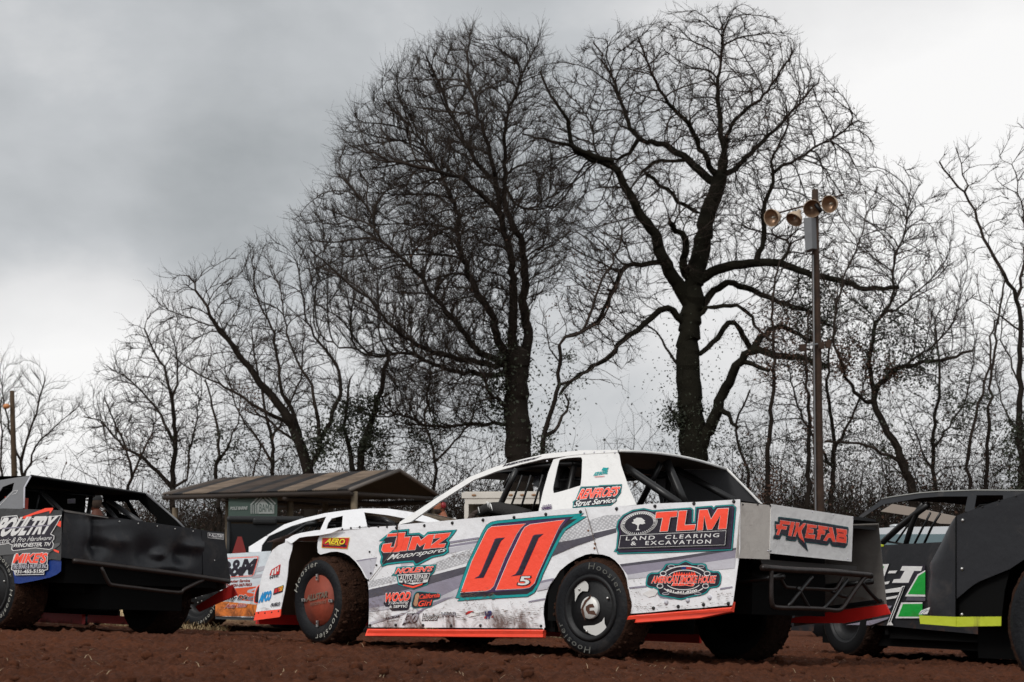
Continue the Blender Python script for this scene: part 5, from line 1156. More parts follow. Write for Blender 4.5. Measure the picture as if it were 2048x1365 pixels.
def tree(name, label, cat, Y, limbs, crown, n_att, seed=0, step=.32, kill=.62, reach=3.2, twigs=2, barkm=BARK, thick=.55, tip=.0075, trunk_name='trunk', gnarl=.25, leaves=(), group=None, limbk=.74, ttw=0, inertia=.45, tj=.55, twig_len=.38, rpow=2.3, up=.25, stop=400, basepx=None, holes=.3):
    rng = np.random.default_rng(seed)
    # --- skeleton from the traced limbs
    pos = []; par = []; fix = []
    for li, (pts, r0, r1, dz) in enumerate(limbs):
        n = len(pts); W = [at(p[0], p[1], Y + dz * (i / max(n - 1, 1))) for i, p in enumerate(pts)]
        W = smooth(W, 4, False); L = [0.]
        for a, b in zip(W, W[1:]): L.append(L[-1] + np.linalg.norm(b - a))
        m = max(2, int(L[-1] / step)); s = np.linspace(0, L[-1], m + 1); W = np.array(W)
        Q = np.stack([np.interp(s, L, W[:, k]) for k in range(3)], 1)
        if li > 0:                                         # start where the parent limb passes
            E = np.array(pos); i0 = int(np.argmin(np.linalg.norm(E[:, [0, 2]] - Q[0, [0, 2]], axis=1) + .3 * abs(E[:, 1] - Q[0, 1])))
            Q[:, 1] += (E[i0, 1] - Q[0, 1]) * np.linspace(1, 1, len(Q)); prev = i0
        else: prev = -1
        for k in range(len(Q)):
            if li > 0 and k == 0: continue
            q = Q[k] + (rng.normal(0, .03, 3) if 0 < k < len(Q) - 1 else 0)
            pos.append(q); par.append(prev); prev = len(pos) - 1
            fix.append((r1 + (r0 - r1) * (1 - k / m) ** (1.0 if li == 0 else 1.25)) * (.9 if li == 0 else limbk) * Y / F)
    nfix = len(pos); pos = np.array(pos); par = list(par)
    base = pos[0].copy()
    # --- space colonisation
    att = crown_points(crown, Y, n_att, rng, thick, holes, seed); alive = np.ones(len(att), bool)
    best = np.full(len(att), 1e9); bi = np.zeros(len(att), int); done = 0
    nodes = [p for p in pos]; born = [0] * len(nodes)
    kids = np.zeros(len(nodes) + 90000, int)
    for it in range(stop):
        N0 = np.array(nodes[done:]) if done < len(nodes) else np.zeros((0, 3))
        if len(N0):
            for c in range(0, len(N0), 400):
                M = N0[c:c + 400]; ai = np.where(alive)[0]; d = np.linalg.norm(att[ai][:, None, :] - M[None], axis=2); k = d.argmin(1); dm = d[np.arange(len(ai)), k]
                u = dm < best[ai]; best[ai[u]] = dm[u]; bi[ai[u]] = done + c + k[u]
        done = len(nodes)
        alive &= best > kill
        act = np.where(alive & (best < reach))[0]
        if len(act) == 0: break
        arr = np.array(nodes); dr = att[act] - arr[bi[act]]; dr /= np.linalg.norm(dr, axis=1, keepdims=True)
        acc = np.zeros((len(arr), 3)); np.add.at(acc, bi[act], dr); ids = np.unique(bi[act]); new = 0
        for i in ids:
            if kids[i] >= 3: continue
            g = acc[i]; nn = np.linalg.norm(g)
            if nn < 1e-6: continue
            g = g / nn; pd = arr[i] - arr[par[i]] if par[i] >= 0 else np.array([0, 0, 1.]); pd = pd / (np.linalg.norm(pd) + 1e-9)
            g = g + inertia * pd + rng.normal(0, gnarl, 3) + np.array([0, 0, up * .3]); g /= np.linalg.norm(g)
            nodes.append(arr[i] + g * step); par.append(i); kids[i] += 1; new += 1
        if new == 0 or len(nodes) > 60000: break
    # --- twigs
    arr = np.array(nodes); n1 = len(arr); par = np.array(par)
    nk = np.bincount(par[par >= 0], minlength=n1)
    # radii by the pipe rule
    acc = np.zeros(n1); acc[nk == 0] = tip ** rpow
    for i in range(n1 - 1, 0, -1):
        acc[i] = max(acc[i], tip ** rpow)
        if par[i] >= 0: acc[par[i]] += acc[i]
    rad = acc ** (1 / rpow); rad[:nfix] = np.maximum(rad[:nfix] * .5, np.array(fix)); rad[nfix:] = np.minimum(rad[nfix:], rad[np.maximum(par[nfix:], 0)])
    for i in range(nfix, n1): rad[i] = min(rad[i], rad[par[i]] * .97)
    TP0 = []; TP1 = []; TR0 = []; TR1 = []
    pd = arr - arr[np.maximum(par, 0)]; pd[0] = (0, 0, 1)
    cand = np.where((rad < (9 if ttw else .045)) & (np.arange(n1) >= 1))[0]
    for i in cand:
        m = twigs + (2.5 if nk[i] == 0 else 0)
        if rad[i] > .045: m = ttw
        for _ in range(rng.poisson(m)):
            d = pd[i] / (np.linalg.norm(pd[i]) + 1e-9) + rng.normal(0, tj, 3) + np.array([0, 0, up]); d /= np.linalg.norm(d); L = twig_len * rng.uniform(.5, 1.3); p = arr[i] - pd[i] * rng.random(); r = tip * .68
            segs = 3
            for s in range(segs):
                q = p + d * L / segs; TP0.append(p); TP1.append(q); TR0.append(r); TR1.append(r * .75)
                if rng.random() < .55:
                    e = d + rng.normal(0, .6, 3); e /= np.linalg.norm(e); TP0.append(q); TP1.append(q + e * L * .45); TR0.append(r * .7); TR1.append(r * .4)
                p = q; r *= .75; d = d + rng.normal(0, .25 * tj / .55, 3) + np.array([0, 0, up * .4]); d /= np.linalg.norm(d)
    root = empty(name, tuple(base)); tag(root, label, cat, group or 'bare winter trees behind the paddock')
    # main child continues the parent's ring
    best_kid = {}
    for i in range(1, n1):
        p = par[i]
        if p not in best_kid or rad[i] > rad[best_kid[p]]: best_kid[p] = i
    Vs = {}; 
    idx = np.arange(1, n1); pp = par[idx]; main = np.array([best_kid.get(p, -1) == i for i, p in zip(idx, pp)])
    P1 = arr[idx]; P0 = arr[pp]; D1 = P1 - P0; D0 = np.where((main & (pp > 0))[:, None], pd[pp], D1); r1 = rad[idx]; r0 = np.where(main, rad[pp], np.minimum(rad[pp], r1 * 1.25))
    big = r1 > .05
    def emit(sel, k):
        return rings(P0[sel], P1[sel], D0[sel], D1[sel], r0[sel], r1[sel], k)
    V, Q = emit(big, 10); o = npmesh(trunk_name, V - base, Q, barkm, root)
    V1, Q1 = emit(~big & (r1 > .02), 5); V2, Q2 = emit(r1 <= .02, 3)
    TP0, TP1 = np.array(TP0), np.array(TP1)
    V3, Q3 = rings(TP0, TP1, TP1 - TP0, TP1 - TP0, np.array(TR0), np.array(TR1), 3)
    V = np.concatenate([V1, V2, V3]); Q = np.concatenate([Q1, Q2 + len(V1), Q3 + len(V1) + len(V2)])
    npmesh('crown', V - base, Q, TWIG, root)
    if leaves:
        lv = []; lq = []; lm = []
        w_ = arr - CAM; yv = w_[:, 1] * math.cos(TH) + w_[:, 2] * math.sin(TH); zv = -w_[:, 1] * math.sin(TH) + w_[:, 2] * math.cos(TH); PX = PW / 2 + F * w_[:, 0] / yv; PY = PH / 2 - F * zv / yv
        for (cx, cy, rx, ry, n, mi, sz, dy) in leaves:
            ok = np.where(((PX - cx) / rx) ** 2 + ((PY - cy) / ry) ** 2 < rng.uniform(.5, 1.4, len(PX)))[0]
            if len(ok) == 0: continue
            ok = rng.choice(ok, max(1, int(len(ok) * .7)))
            for _ in range(n):
                i = int(rng.choice(ok)); sp_d = .05 + rad[i] * 1.4 + .12 * rng.random() + (.25 if dy else 0) * rng.random() ** 2
                p = arr[i] - pd[i] * rng.random() + rng.normal(0, 1, 3) * sp_d + (0, 0, -.12 * rng.random())
                u = rng.normal(0, 1, 3); u /= np.linalg.norm(u); w = np.cross(u, rng.normal(0, 1, 3)); w /= np.linalg.norm(w) + 1e-9; s = sz * rng.uniform(.4, 1.05)
                b = len(lv); lv += [p - u * s, p + w * s * .6, p + u * s, p - w * s * .6]; lq.append((b, b + 1, b + 2, b + 3)); lm.append(mi)
        npmesh('leaves', np.array(lv) - base, np.array(lq), [LEAF, DLEAF], root, sm=False, mi=np.array(lm))
    return root, len(nodes), len(TP0)
C1 = lambda pts: cv(560, 0, 2.923, pts)
C2 = lambda pts: cv(560, 460, 2.923, pts)
C3_ = lambda pts: cv(1050, 0, 2.923, pts)
C4 = lambda pts: cv(1100, 460, 2.923, pts)
C5 = lambda pts: cv(0, 480, 2.626, pts)
C6 = lambda pts: cv(1500, 240, 1.796, pts)
QUICK = False
def tr(*a, **k):
    r = tree(*a, **k); print('tree', a[0], r[1], r[2])
    return r
# --- the wide left one of the two tall trees
tr('bare_tree', 'tall bare tree with a fan of ascending branches, left of the two largest', 'tree', 54,
   [([(1042, 1195), (1040, 1050)] + C2([(1390, 1365), (1388, 1150), (1385, 1000), (1390, 850), (1400, 720)]), 36, 26, 0),
    (C2([(1400, 850), (1440, 700), (1445, 560), (1420, 400), (1430, 200), (1410, 60)]) + C1([(1350, 1300), (1310, 1150), (1315, 950), (1310, 800), (1345, 620), (1420, 420), (1500, 270)]), 16, 2, .5),
    (C2([(1370, 800), (1360, 600), (1360, 400), (1350, 200), (1330, 60)]) + C1([(1290, 1300), (1265, 1100), (1245, 1000), (1210, 830), (1130, 600), (1100, 400), (1110, 220)]), 15, 2, -2),
    (C2([(1360, 850), (1300, 700), (1240, 520), (1180, 400), (1110, 270), (1040, 60)]) + C1([(1040, 1250), (1000, 1150), (960, 1060), (900, 950), (850, 850), (740, 720), (620, 600)]), 13, 2, 2),
    (C2([(1340, 800), (1150, 700), (1050, 560), (900, 400), (760, 200), (600, 60)]) + C1([(500, 1200), (400, 1080)]), 10, 2, -2.5),
    (C2([(1330, 860), (1170, 840), (1000, 820), (850, 760), (700, 720), (560, 740), (450, 700), (280, 650), (200, 560)]), 8, 2, 2),
    (C2([(1300, 800), (1000, 740), (820, 680), (680, 590), (560, 440), (440, 350), (300, 220), (180, 120)]), 9, 2, -3.5),
    (C2([(1380, 1130), (1200, 1130), (1050, 1140), (900, 1150), (780, 1110), (700, 1090), (520, 1080), (300, 960)]), 6, 1.6, 1),
    (C2([(1370, 1060), (1290, 1010), (1220, 950), (1190, 850)]), 8, 4, -1),
    (C1([(1290, 1300), (1180, 1180), (1050, 1090), (900, 1040), (780, 1010), (600, 960), (430, 900)]), 8, 2, -2),
    (C1([(1245, 1050), (1130, 900), (1050, 760), (980, 600), (900, 420), (850, 320)]), 7, 2, 2.5),
    (C1([(1330, 1100), (1400, 1200), (1560, 1150), (1600, 1040)]), 5, 1.5, 1)],
   [(590, 500), (585, 430), (612, 400), (655, 380), (672, 300), (690, 245), (735, 205), (770, 150), (842, 95), (935, 70), (985, 85), (1040, 75), (1085, 95), (1092, 200), (1120, 330), (1150, 420), (1120, 560), (1060, 640), (1010, 800), (960, 870), (860, 880), (780, 850), (740, 760), (700, 700), (640, 640), (600, 570)],
   27000, seed=4, step=.23, kill=.30, tip=.0105, twigs=2.1, thick=.55, ttw=5, gnarl=.07, up=.5, inertia=1.25, tj=.36, twig_len=.62, holes=.22,
   leaves=[(1040, 800, 60, 130, 2200, 0, .06, -1.0), (1090, 840, 70, 90, 500, 0, .055, -.5), (930, 850, 90, 60, 500, 0, .05, 0), (1000, 600, 90, 120, 400, 0, .05, -1), (900, 560, 180, 160, 250, 1, .05, 0)])
# --- the gnarled giant
tr('bare_tree', 'largest bare tree with thick crooked limbs and a rounded crown, behind the light pole', 'tree', 58,
   [([(1395, 1190), (1392, 1040)] + C4([(845, 1365), (828, 1150), (815, 900), (805, 700), (815, 550), (828, 430), (850, 280), (885, 120), (905, -20)]) + C3_([(1080, 1230), (1120, 1100), (1140, 1030)]), 40, 17, 0),
    (C3_([(1140, 1030), (1160, 900), (1152, 780), (1130, 620), (1128, 500), (1150, 300), (1190, 120)]), 9, 2, 1.5),
    (C4([(810, 430), (760, 330), (700, 250), (660, 150), (620, 50), (560, -40)]) + C3_([(620, 1150), (560, 1060), (540, 990), (430, 940), (330, 900), (260, 790), (235, 700), (150, 560), (90, 420)]), 18, 2.5, -2.5),
    (C3_([(530, 990), (440, 1000), (360, 960), (220, 910), (100, 880), (-20, 850)]), 9, 2, -1),
    (C3_([(1100, 1080), (1020, 1000), (930, 920), (850, 860), (760, 830), (670, 820), (600, 700), (545, 540), (480, 380), (400, 250)]), 11, 2, 2),
    (C3_([(660, 825), (560, 880), (480, 880), (420, 830), (400, 700)]), 5, 1.6, -1), (C3_([(930, 930), (830, 920), (750, 930), (700, 980), (760, 1040), (850, 1100), (900, 1160), (1000, 1220)]), 4, 5, 1),
    (C3_([(1125, 1040), (1050, 920), (1000, 800), (920, 690), (830, 600), (760, 480), (720, 360), (660, 220)]), 8, 2, -3),
    (C3_([(1170, 1030), (1180, 780), (1270, 660), (1400, 560), (1480, 440), (1560, 300)]), 7, 2, -2.5), (C3_([(1190, 1030), (1290, 920), (1400, 820), (1520, 700), (1640, 560), (1720, 460)]), 7, 2, 3),
    (C4([(880, 300), (960, 240), (1050, 210), (1150, 200), (1240, 185), (1350, 205), (1450, 240), (1560, 270), (1680, 290), (1780, 330), (1900, 345), (2040, 335)]), 13, 5, -2),
    (C4([(1180, 190), (1230, 100)]) + C3_([(1380, 1230), (1420, 1130), (1450, 1030), (1560, 960), (1700, 880), (1800, 830), (1920, 740)]), 7, 1.8, 1),
    (C4([(1350, 200), (1370, 100), (1250, 60), (1150, 30)]), 4, 2, 1), (C3_([(1440, 1050), (1450, 920), (1500, 800), (1560, 680), (1640, 560)]), 4, 1.5, -1.5),
    (C4([(860, 470), (920, 400), (980, 340), (1070, 320), (1180, 345), (1300, 405), (1420, 450), (1540, 495), (1640, 560)]), 10, 4, 1.5),
    (C4([(860, 500), (920, 455), (1020, 440), (1120, 450), (1180, 520), (1240, 610), (1330, 660)]), 6, 3, -1.5),
    (C4([(860, 740), (900, 705), (955, 665), (1000, 610), (1010, 560), (1060, 545), (1110, 580), (1145, 640), (1170, 690)]), 6, 7, 1),
    (C4([(850, 1330), (900, 1210), (960, 1090), (1010, 960), (1060, 860), (1110, 780), (1170, 710), (1270, 715), (1400, 745), (1500, 760), (1620, 800)]), 17, 6, -2),
    (C4([(1150, 730), (1230, 640), (1300, 600), (1400, 640), (1500, 680)]), 9, 4, 1), (C4([(1110, 800), (1180, 815), (1255, 848)]), 6, 4.5, -.5), (C4([(990, 1060), (1040, 1110), (1085, 1165)]), 7, 4, -.5),
    (C4([(800, 560), (740, 500), (690, 455), (620, 490), (540, 560), (430, 650), (350, 740), (240, 810), (130, 870), (60, 960)]), 9, 3.5, -2), (C4([(680, 220), (620, 200), (540, 230), (450, 220), (390, 310), (330, 430), (270, 560), (180, 610), (80, 640)]), 7, 3.5, 1.5),
    (C4([(770, 1200), (740, 1110), (690, 1030)]), 5, 2.5, -.5), (C4([(770, 820), (700, 720), (640, 620), (590, 570)]), 4, 2, 1), (C4([(790, 300), (780, 180), (800, 60), (740, 0), (700, -40)]), 11, 6, -1.5)],
   [(1062, 330), (1075, 250), (1090, 190), (1110, 120), (1150, 95), (1200, 70), (1260, 55), (1330, 30), (1400, 8), (1490, 2), (1560, 30), (1600, 85), (1630, 130), (1680, 165), (1700, 205), (1735, 250), (1748, 300), (1715, 380), (1680, 440), (1700, 560), (1640, 660), (1540, 620), (1440, 560), (1330, 560), (1270, 700), (1160, 700), (1120, 560), (1080, 430)],
   19000, seed=9, step=.24, kill=.36, tip=.0115, twigs=1.7, thick=.6, limbk=.88, ttw=5, gnarl=.16, up=.2, inertia=.7, tj=.48, twig_len=.42, barkm=BARKG, holes=.22,
   leaves=[(1390, 820, 45, 140, 1800, 0, .05, -.9), (1310, 860, 60, 70, 900, 0, .055, -.5), (1380, 560, 40, 100, 300, 0, .05, -.8), (1560, 660, 90, 60, 1100, 1, .055, 0), (1660, 640, 100, 90, 1800, 0, .06, -1), (1400, 200, 280, 170, 500, 1, .055, 0), (1650, 720, 80, 60, 500, 0, .06, 0), (1150, 560, 60, 90, 250, 1, .05, 0)])
# --- slender tree between them
tr('bare_tree', 'slender forked tree standing between the two largest trees', 'tree', 50,
   [([(1082, 1195), (1083, 1000)] + C2([(1530, 1300), (1560, 1120), (1600, 1020), (1630, 900), (1640, 760), (1650, 640), (1760, 590), (1830, 430), (1880, 300), (1960, 150), (2000, 0)]), 8, 2, 0),
    (C2([(1645, 920), (1730, 860), (1850, 790), (1960, 700), (2046, 620)]), 4, 2, 1), (C2([(1760, 590), (1880, 520), (1960, 350), (2010, 240)]), 4, 2, -1), (C2([(1570, 1220), (1640, 1130), (1685, 1060), (1665, 960)]), 6, 3, .5), (C2([(1640, 760), (1570, 700), (1550, 560), (1500, 540)]), 2.5, 1.2, -1)],
   [(1080, 760), (1060, 640), (1080, 520), (1120, 430), (1180, 380), (1250, 350), (1280, 460), (1260, 620), (1300, 720), (1230, 800), (1160, 760)], 2600, seed=12, step=.25, kill=.42, tip=.009, twigs=1.0, gnarl=.3, up=.1, holes=.35,
   leaves=[(1130, 760, 60, 60, 300, 0, .05, 0), (1180, 600, 90, 90, 200, 1, .045, 0), (1100, 900, 60, 40, 400, 0, .05, 0)])
# --- trees on the left
tr('bare_tree', 'bare tree with long arching limbs behind the shelter roof', 'tree', 52,
   [([(622, 1190), (622, 1040)] + C5([(1625, 1310), (1610, 1180), (1580, 1080), (1530, 980), (1490, 890), (1400, 790), (1320, 690), (1250, 600), (1190, 520), (1110, 400), (1050, 280), (990, 190)]), 18, 2, 0),
    (C5([(1590, 1110), (1560, 960), (1490, 800), (1450, 620), (1440, 490), (1380, 380), (1340, 260), (1330, 80)]), 7, 1.8, 1.5), (C5([(1530, 980), (1440, 920), (1340, 880), (1240, 800), (1130, 740), (1020, 690), (920, 620)]), 6, 1.6, -1.5),
    (C5([(1640, 1200), (1690, 1060), (1660, 900), (1640, 760), (1560, 640), (1500, 460), (1480, 300)]), 7, 1.8, -1), (C5([(1660, 1080), (1740, 960), (1800, 780), (1740, 620), (1640, 500), (1590, 300), (1560, 120)]), 7, 1.8, 1.5), (C5([(1300, 680), (1170, 480), (1000, 420), (840, 340)]), 4, 1.2, .5),
    (C5([(1600, 1100), (1480, 1010), (1380, 930), (1300, 900)]), 5, 2, 1)],
   [(298, 612), (320, 590), (350, 560), (375, 545), (430, 522), (500, 495), (530, 490), (580, 500), (610, 470), (650, 560), (690, 700), (670, 820), (620, 860), (560, 880), (470, 800), (400, 740), (350, 680)], 7600, seed=21, step=.26, kill=.40, tip=.0105, twigs=1.7, gnarl=.13, up=.35, inertia=.9, tj=.42, twig_len=.5,
   leaves=[(650, 870, 40, 60, 1300, 0, .06, -.8), (480, 800, 60, 40, 150, 1, .05, 0)])
tr('ivy_clad_tree', 'dark tree wrapped in ivy right of the arching tree behind the shelter', 'tree', 55,
   [([(705, 1190), (708, 1040), (715, 950), (735, 860), (760, 790), (775, 700)], 14, 4, 0), ([(712, 950), (690, 850), (700, 760)], 8, 3, 1)],
   [(640, 800), (680, 740), (760, 700), (850, 760), (900, 860), (890, 940), (760, 950), (690, 940)], 1600, seed=23, step=.3, kill=.45, tip=.009, twigs=1.5,
   leaves=[(725, 860, 50, 85, 3200, 0, .06, -.4), (810, 890, 80, 60, 1600, 0, .055, 0), (800, 800, 60, 50, 300, 1, .05, 0)])
tr('bare_tree', 'upright bare tree above the left end of the shelter roof', 'tree', 60,
   [([(352, 1190), (350, 1050)] + C5([(905, 1310), (912, 1150), (918, 1000), (905, 820), (860, 700), (800, 560), (760, 470)]), 9, 1.8, 0), (C5([(915, 1080), (830, 900), (740, 790), (640, 700), (560, 660)]), 5, 1.5, 1), (C5([(905, 850), (930, 720), (930, 600), (900, 500)]), 4, 1.5, -1), (C5([(890, 1280), (760, 1160), (640, 1080), (540, 960), (440, 930)]), 6, 1.8, 1), (C5([(980, 1300), (1000, 1100), (1020, 980), (1060, 800)]), 4, 1.5, 0)],
   [(165, 830), (200, 740), (220, 720), (250, 660), (290, 640), (310, 620), (370, 640), (420, 720), (420, 900), (300, 960), (200, 940)], 7000, seed=25, step=.28, kill=.42, tip=.011, twigs=1.9, gnarl=.12, up=.4, inertia=1.0, tj=.4, twig_len=.5,
   leaves=[(340, 900, 60, 60, 300, 0, .055, 0), (410, 800, 30, 30, 150, 0, .055, 0), (260, 890, 60, 40, 150, 1, .05, 0)])
tr('bare_tree', 'pale fine-twigged bare tree at the far left, behind the short pole', 'tree', 72,
   [([(48, 1185), (48, 1000), (42, 920), (60, 860), (80, 800), (90, 760)], 6, 1.5, 0), ([(48, 960), (70, 900), (110, 850), (150, 820)], 4, 1.2, 1), ([(46, 940), (20, 860), (5, 780), (0, 740)], 4, 1.2, -1), ([(5, 1185), (3, 960), (2, 800)], 5, 2, 1)],
   [(-60, 740), (-10, 712), (40, 715), (85, 735), (130, 770), (170, 800), (160, 870), (110, 940), (40, 960), (-60, 960)], 4200, seed=27, step=.33, kill=.50, twigs=2.4, gnarl=.08, up=.45, inertia=1.2, tj=.36, twig_len=.55, tip=.009)
tr('bare_tree', 'thin bare tree rising between the shelter roof and the upright tree', 'tree', 57,
   [([(440, 1190), (438, 1040), (432, 950), (440, 880), (425, 820), (410, 760)], 7, 2, 0), ([(436, 930), (470, 860), (480, 800)], 4, 1.5, 1), ([(500, 1190), (500, 980), (520, 900), (490, 840)], 6, 1.5, -1)],
   [(380, 860), (400, 780), (440, 740), (500, 780), (540, 850), (500, 930), (400, 930)], 1500, seed=29, step=.3, kill=.45, tip=.009, twigs=1.2, leaves=[(440, 900, 70, 50, 400, 0, .055, 0)])
# --- trees on the right
tr('bare_tree', 'leaning bare tree to the right of the light pole', 'tree', 56,
   [([(1835, 1190), (1828, 1040)] + C6([(585, 1340), (560, 1260), (530, 1180), (490, 1110), (455, 1040), (445, 980), (520, 900), (600, 875), (700, 860), (800, 830)]), 14, 3, 0),
    (C6([(445, 1000), (435, 860), (450, 740), (510, 640), (520, 500), (560, 380), (580, 240)]), 7, 1.6, 1), (C6([(450, 1020), (380, 980), (330, 880), (300, 760), (330, 600), (400, 420)]), 6, 1.6, -1.5), (C6([(560, 880), (640, 820), (720, 740), (760, 620)]), 4, 1.5, 1), (C6([(600, 1330), (520, 1220), (400, 1165), (270, 1155)]), 6, 3, -1), (C6([(510, 700), (620, 600), (700, 520)]), 4, 1.4, .5)],
   [(1650, 400), (1700, 330), (1780, 320), (1830, 330), (1880, 390), (1930, 480), (1960, 600), (1930, 720), (1850, 780), (1760, 760), (1690, 720), (1640, 600), (1620, 500)], 8500, seed=31, step=.26, kill=.38, tip=.0105, twigs=1.8, gnarl=.15, up=.4, inertia=.9, tj=.42, twig_len=.5,
   leaves=[(1740, 680, 90, 100, 1900, 0, .055, -.5), (1700, 760, 90, 80, 1500, 1, .06, 0), (1780, 560, 120, 90, 500, 1, .05, 0), (1800, 800, 80, 120, 1200, 0, .065, -.5)])
tr('bare_tree', 'slim bare tree with clustered twig ends at the right edge', 'tree', 48,
   [([(2045, 1190), (2042, 1000)] + C6([(972, 1200), (970, 1000), (972, 800), (965, 660), (925, 580), (880, 500), (830, 400), (800, 310), (770, 260), (720, 200), (680, 150)]), 10, 2, 0), (C6([(770, 270), (765, 180), (740, 100)]), 3, 1.3, .5), (C6([(970, 760), (870, 680), (800, 640)]), 3, 1.3, -.5), (C6([(975, 640), (985, 450), (975, 300), (940, 160)]), 5, 1.5, .5), (C6([(970, 950), (900, 760), (940, 600)]), 3, 1.3, .8)],
   [(1865, 320), (1880, 300), (1920, 288), (1960, 310), (1990, 340), (2010, 260), (2048, 250), (2110, 260), (2120, 700), (2040, 760), (1960, 620), (1930, 500), (1890, 400)], 2600, seed=33, step=.26, kill=.42, tip=.0085, twigs=1.5, gnarl=.25, up=.3, leaves=[(2040, 920, 50, 90, 1500, 0, .06, 0)])
for k, (pts, cr, n, sd, lb, lv) in enumerate([
    ([(1535, 1190), (1535, 1000), (1540, 860), (1548, 740), (1545, 600), (1560, 520)], [(1500, 760), (1500, 620), (1540, 520), (1600, 520), (1600, 700), (1570, 800)], 600, 41, 'straight thin trunk just left of the light pole', [(1550, 700, 60, 80, 600, 1, .05, 0), (1540, 960, 60, 60, 400, 1, .05, 0)]),
    ([(1612, 1190), (1615, 1000), (1618, 850), (1612, 720), (1618, 620)], [(1580, 760), (1590, 640), (1640, 620), (1660, 740), (1620, 820)], 400, 42, 'straight thin trunk hidden mostly behind the light pole', [(1620, 800, 70, 90, 500, 1, .05, 0)]),
    ([(1945, 1190), (1940, 1000), (1935, 900), (1955, 820), (1975, 740), (1990, 640)], [(1880, 900), (1880, 780), (1920, 700), (1990, 620), (2010, 760), (1980, 900)], 700, 43, 'thin curved tree with scattered leaves left of the right edge', [(1925, 800, 50, 60, 600, 0, .055, 0)]),
    ([(1972, 1190), (1972, 1000), (1975, 880), (1985, 760), (1995, 640), (2010, 560)], [(1940, 760), (1960, 640), (2010, 540), (2030, 640), (2020, 800)], 400, 44, 'straight thin tree beside the curved one near the right edge', [(2010, 1000, 50, 60, 700, 1, .055, 0)]),
    ([(1480, 1190), (1500, 1000), (1490, 930), (1470, 860), (1500, 780)], [(1450, 900), (1460, 820), (1500, 760), (1540, 860), (1520, 930)], 350, 45, 'small crooked tree right of the giant trunk', [(1490, 900, 60, 60, 400, 0, .05, 0)])]):
    tr('thin_tree', lb, 'tree', 52 + k * 1.5, [(pts, 8 if k < 2 else 6, 2, 0)], cr, n * 2, seed=sd, step=.28, kill=.42, tip=.009, twigs=1.5, leaves=lv)
# --- tangled smaller trees filling the gaps
for k, (lb, Y, limbs, cr, n, lv) in enumerate([
    ('tangled brushy tree directly behind the light pole, below the giant crown', 64, [([(1660, 1190), (1662, 1000), (1668, 880), (1655, 760), (1670, 640)], 8, 2, 0), ([(1665, 900), (1720, 800), (1740, 700)], 5, 1.5, 1), ([(1662, 940), (1600, 820), (1570, 700)], 5, 1.5, -1)],
     [(1500, 900), (1480, 760), (1520, 640), (1600, 560), (1700, 540), (1780, 600), (1800, 760), (1780, 920), (1640, 960)], 5200, [(1650, 760, 150, 140, 1500, 1, .05, 0), (1660, 900, 150, 80, 1500, 0, .055, 0)]),
    ('tangled brushy tree between the leaning tree and the slim right-hand trees', 66, [([(1870, 1190), (1872, 1000), (1865, 880), (1880, 760), (1870, 640)], 7, 2, 0), ([(1868, 900), (1930, 800), (1950, 700)], 4, 1.5, 1), ([(1870, 950), (1820, 840)], 4, 1.5, -1)],
     [(1760, 940), (1780, 780), (1820, 640), (1900, 570), (1970, 640), (2000, 800), (1980, 950)], 3600, [(1890, 860, 110, 110, 1500, 0, .055, 0)]),
    ('ivy-dark brushy tree at the right edge behind the slim tree', 62, [([(2075, 1190), (2070, 1000), (2062, 860), (2075, 700)], 8, 2, 0), ([(2068, 920), (2010, 820), (1990, 740)], 4, 1.5, 1)],
     [(1960, 960), (1960, 820), (2000, 700), (2060, 600), (2140, 700), (2140, 960)], 2600, [(2030, 920, 70, 90, 1800, 0, .06, 0), (2030, 900, 70, 90, 500, 1, .05, 0)]),
    ('low spreading tree at the left between the pale tree and the upright one', 66, [([(255, 1190), (252, 1020), (262, 940), (235, 860), (210, 800)], 6, 1.6, 0), ([(258, 960), (300, 880), (320, 800)], 4, 1.5, 1)],
     [(150, 930), (165, 850), (200, 790), (260, 740), (340, 740), (400, 800), (400, 940), (270, 980)], 2600, [(290, 900, 90, 60, 400, 1, .05, 0)]),
    ('slender many-branched tree rising left of the arching one', 60, [([(540, 1190), (538, 1020), (545, 900), (520, 780), (505, 680)], 7, 1.8, 0), ([(542, 920), (480, 830), (450, 740)], 4, 1.5, 1), ([(544, 880), (600, 760), (610, 660)], 4, 1.5, -1)],
     [(400, 900), (400, 760), (440, 660), (520, 610), (620, 620), (680, 740), (680, 900), (540, 950)], 3800, [(560, 880, 120, 60, 600, 0, .05, 0)]),
    ('twiggy tree under the left limbs of the wide tree, right of the ivy-clad one', 62, [([(865, 1190), (862, 1020), (870, 920), (850, 840), (860, 760)], 6, 1.8, 0), ([(866, 930), (930, 860), (960, 780)], 4, 1.5, 1)],
     [(760, 930), (760, 800), (820, 700), (920, 700), (990, 800), (990, 920), (870, 960)], 2400, [(900, 860, 110, 80, 500, 1, .045, 0)])]):
    tr('bare_tree', lb, 'tree', Y, limbs, cr, n, seed=60 + k, step=.27, kill=.40, tip=.0095, twigs=1.6, gnarl=.2, inertia=.7, tj=.5, up=.25, holes=.25, leaves=lv)
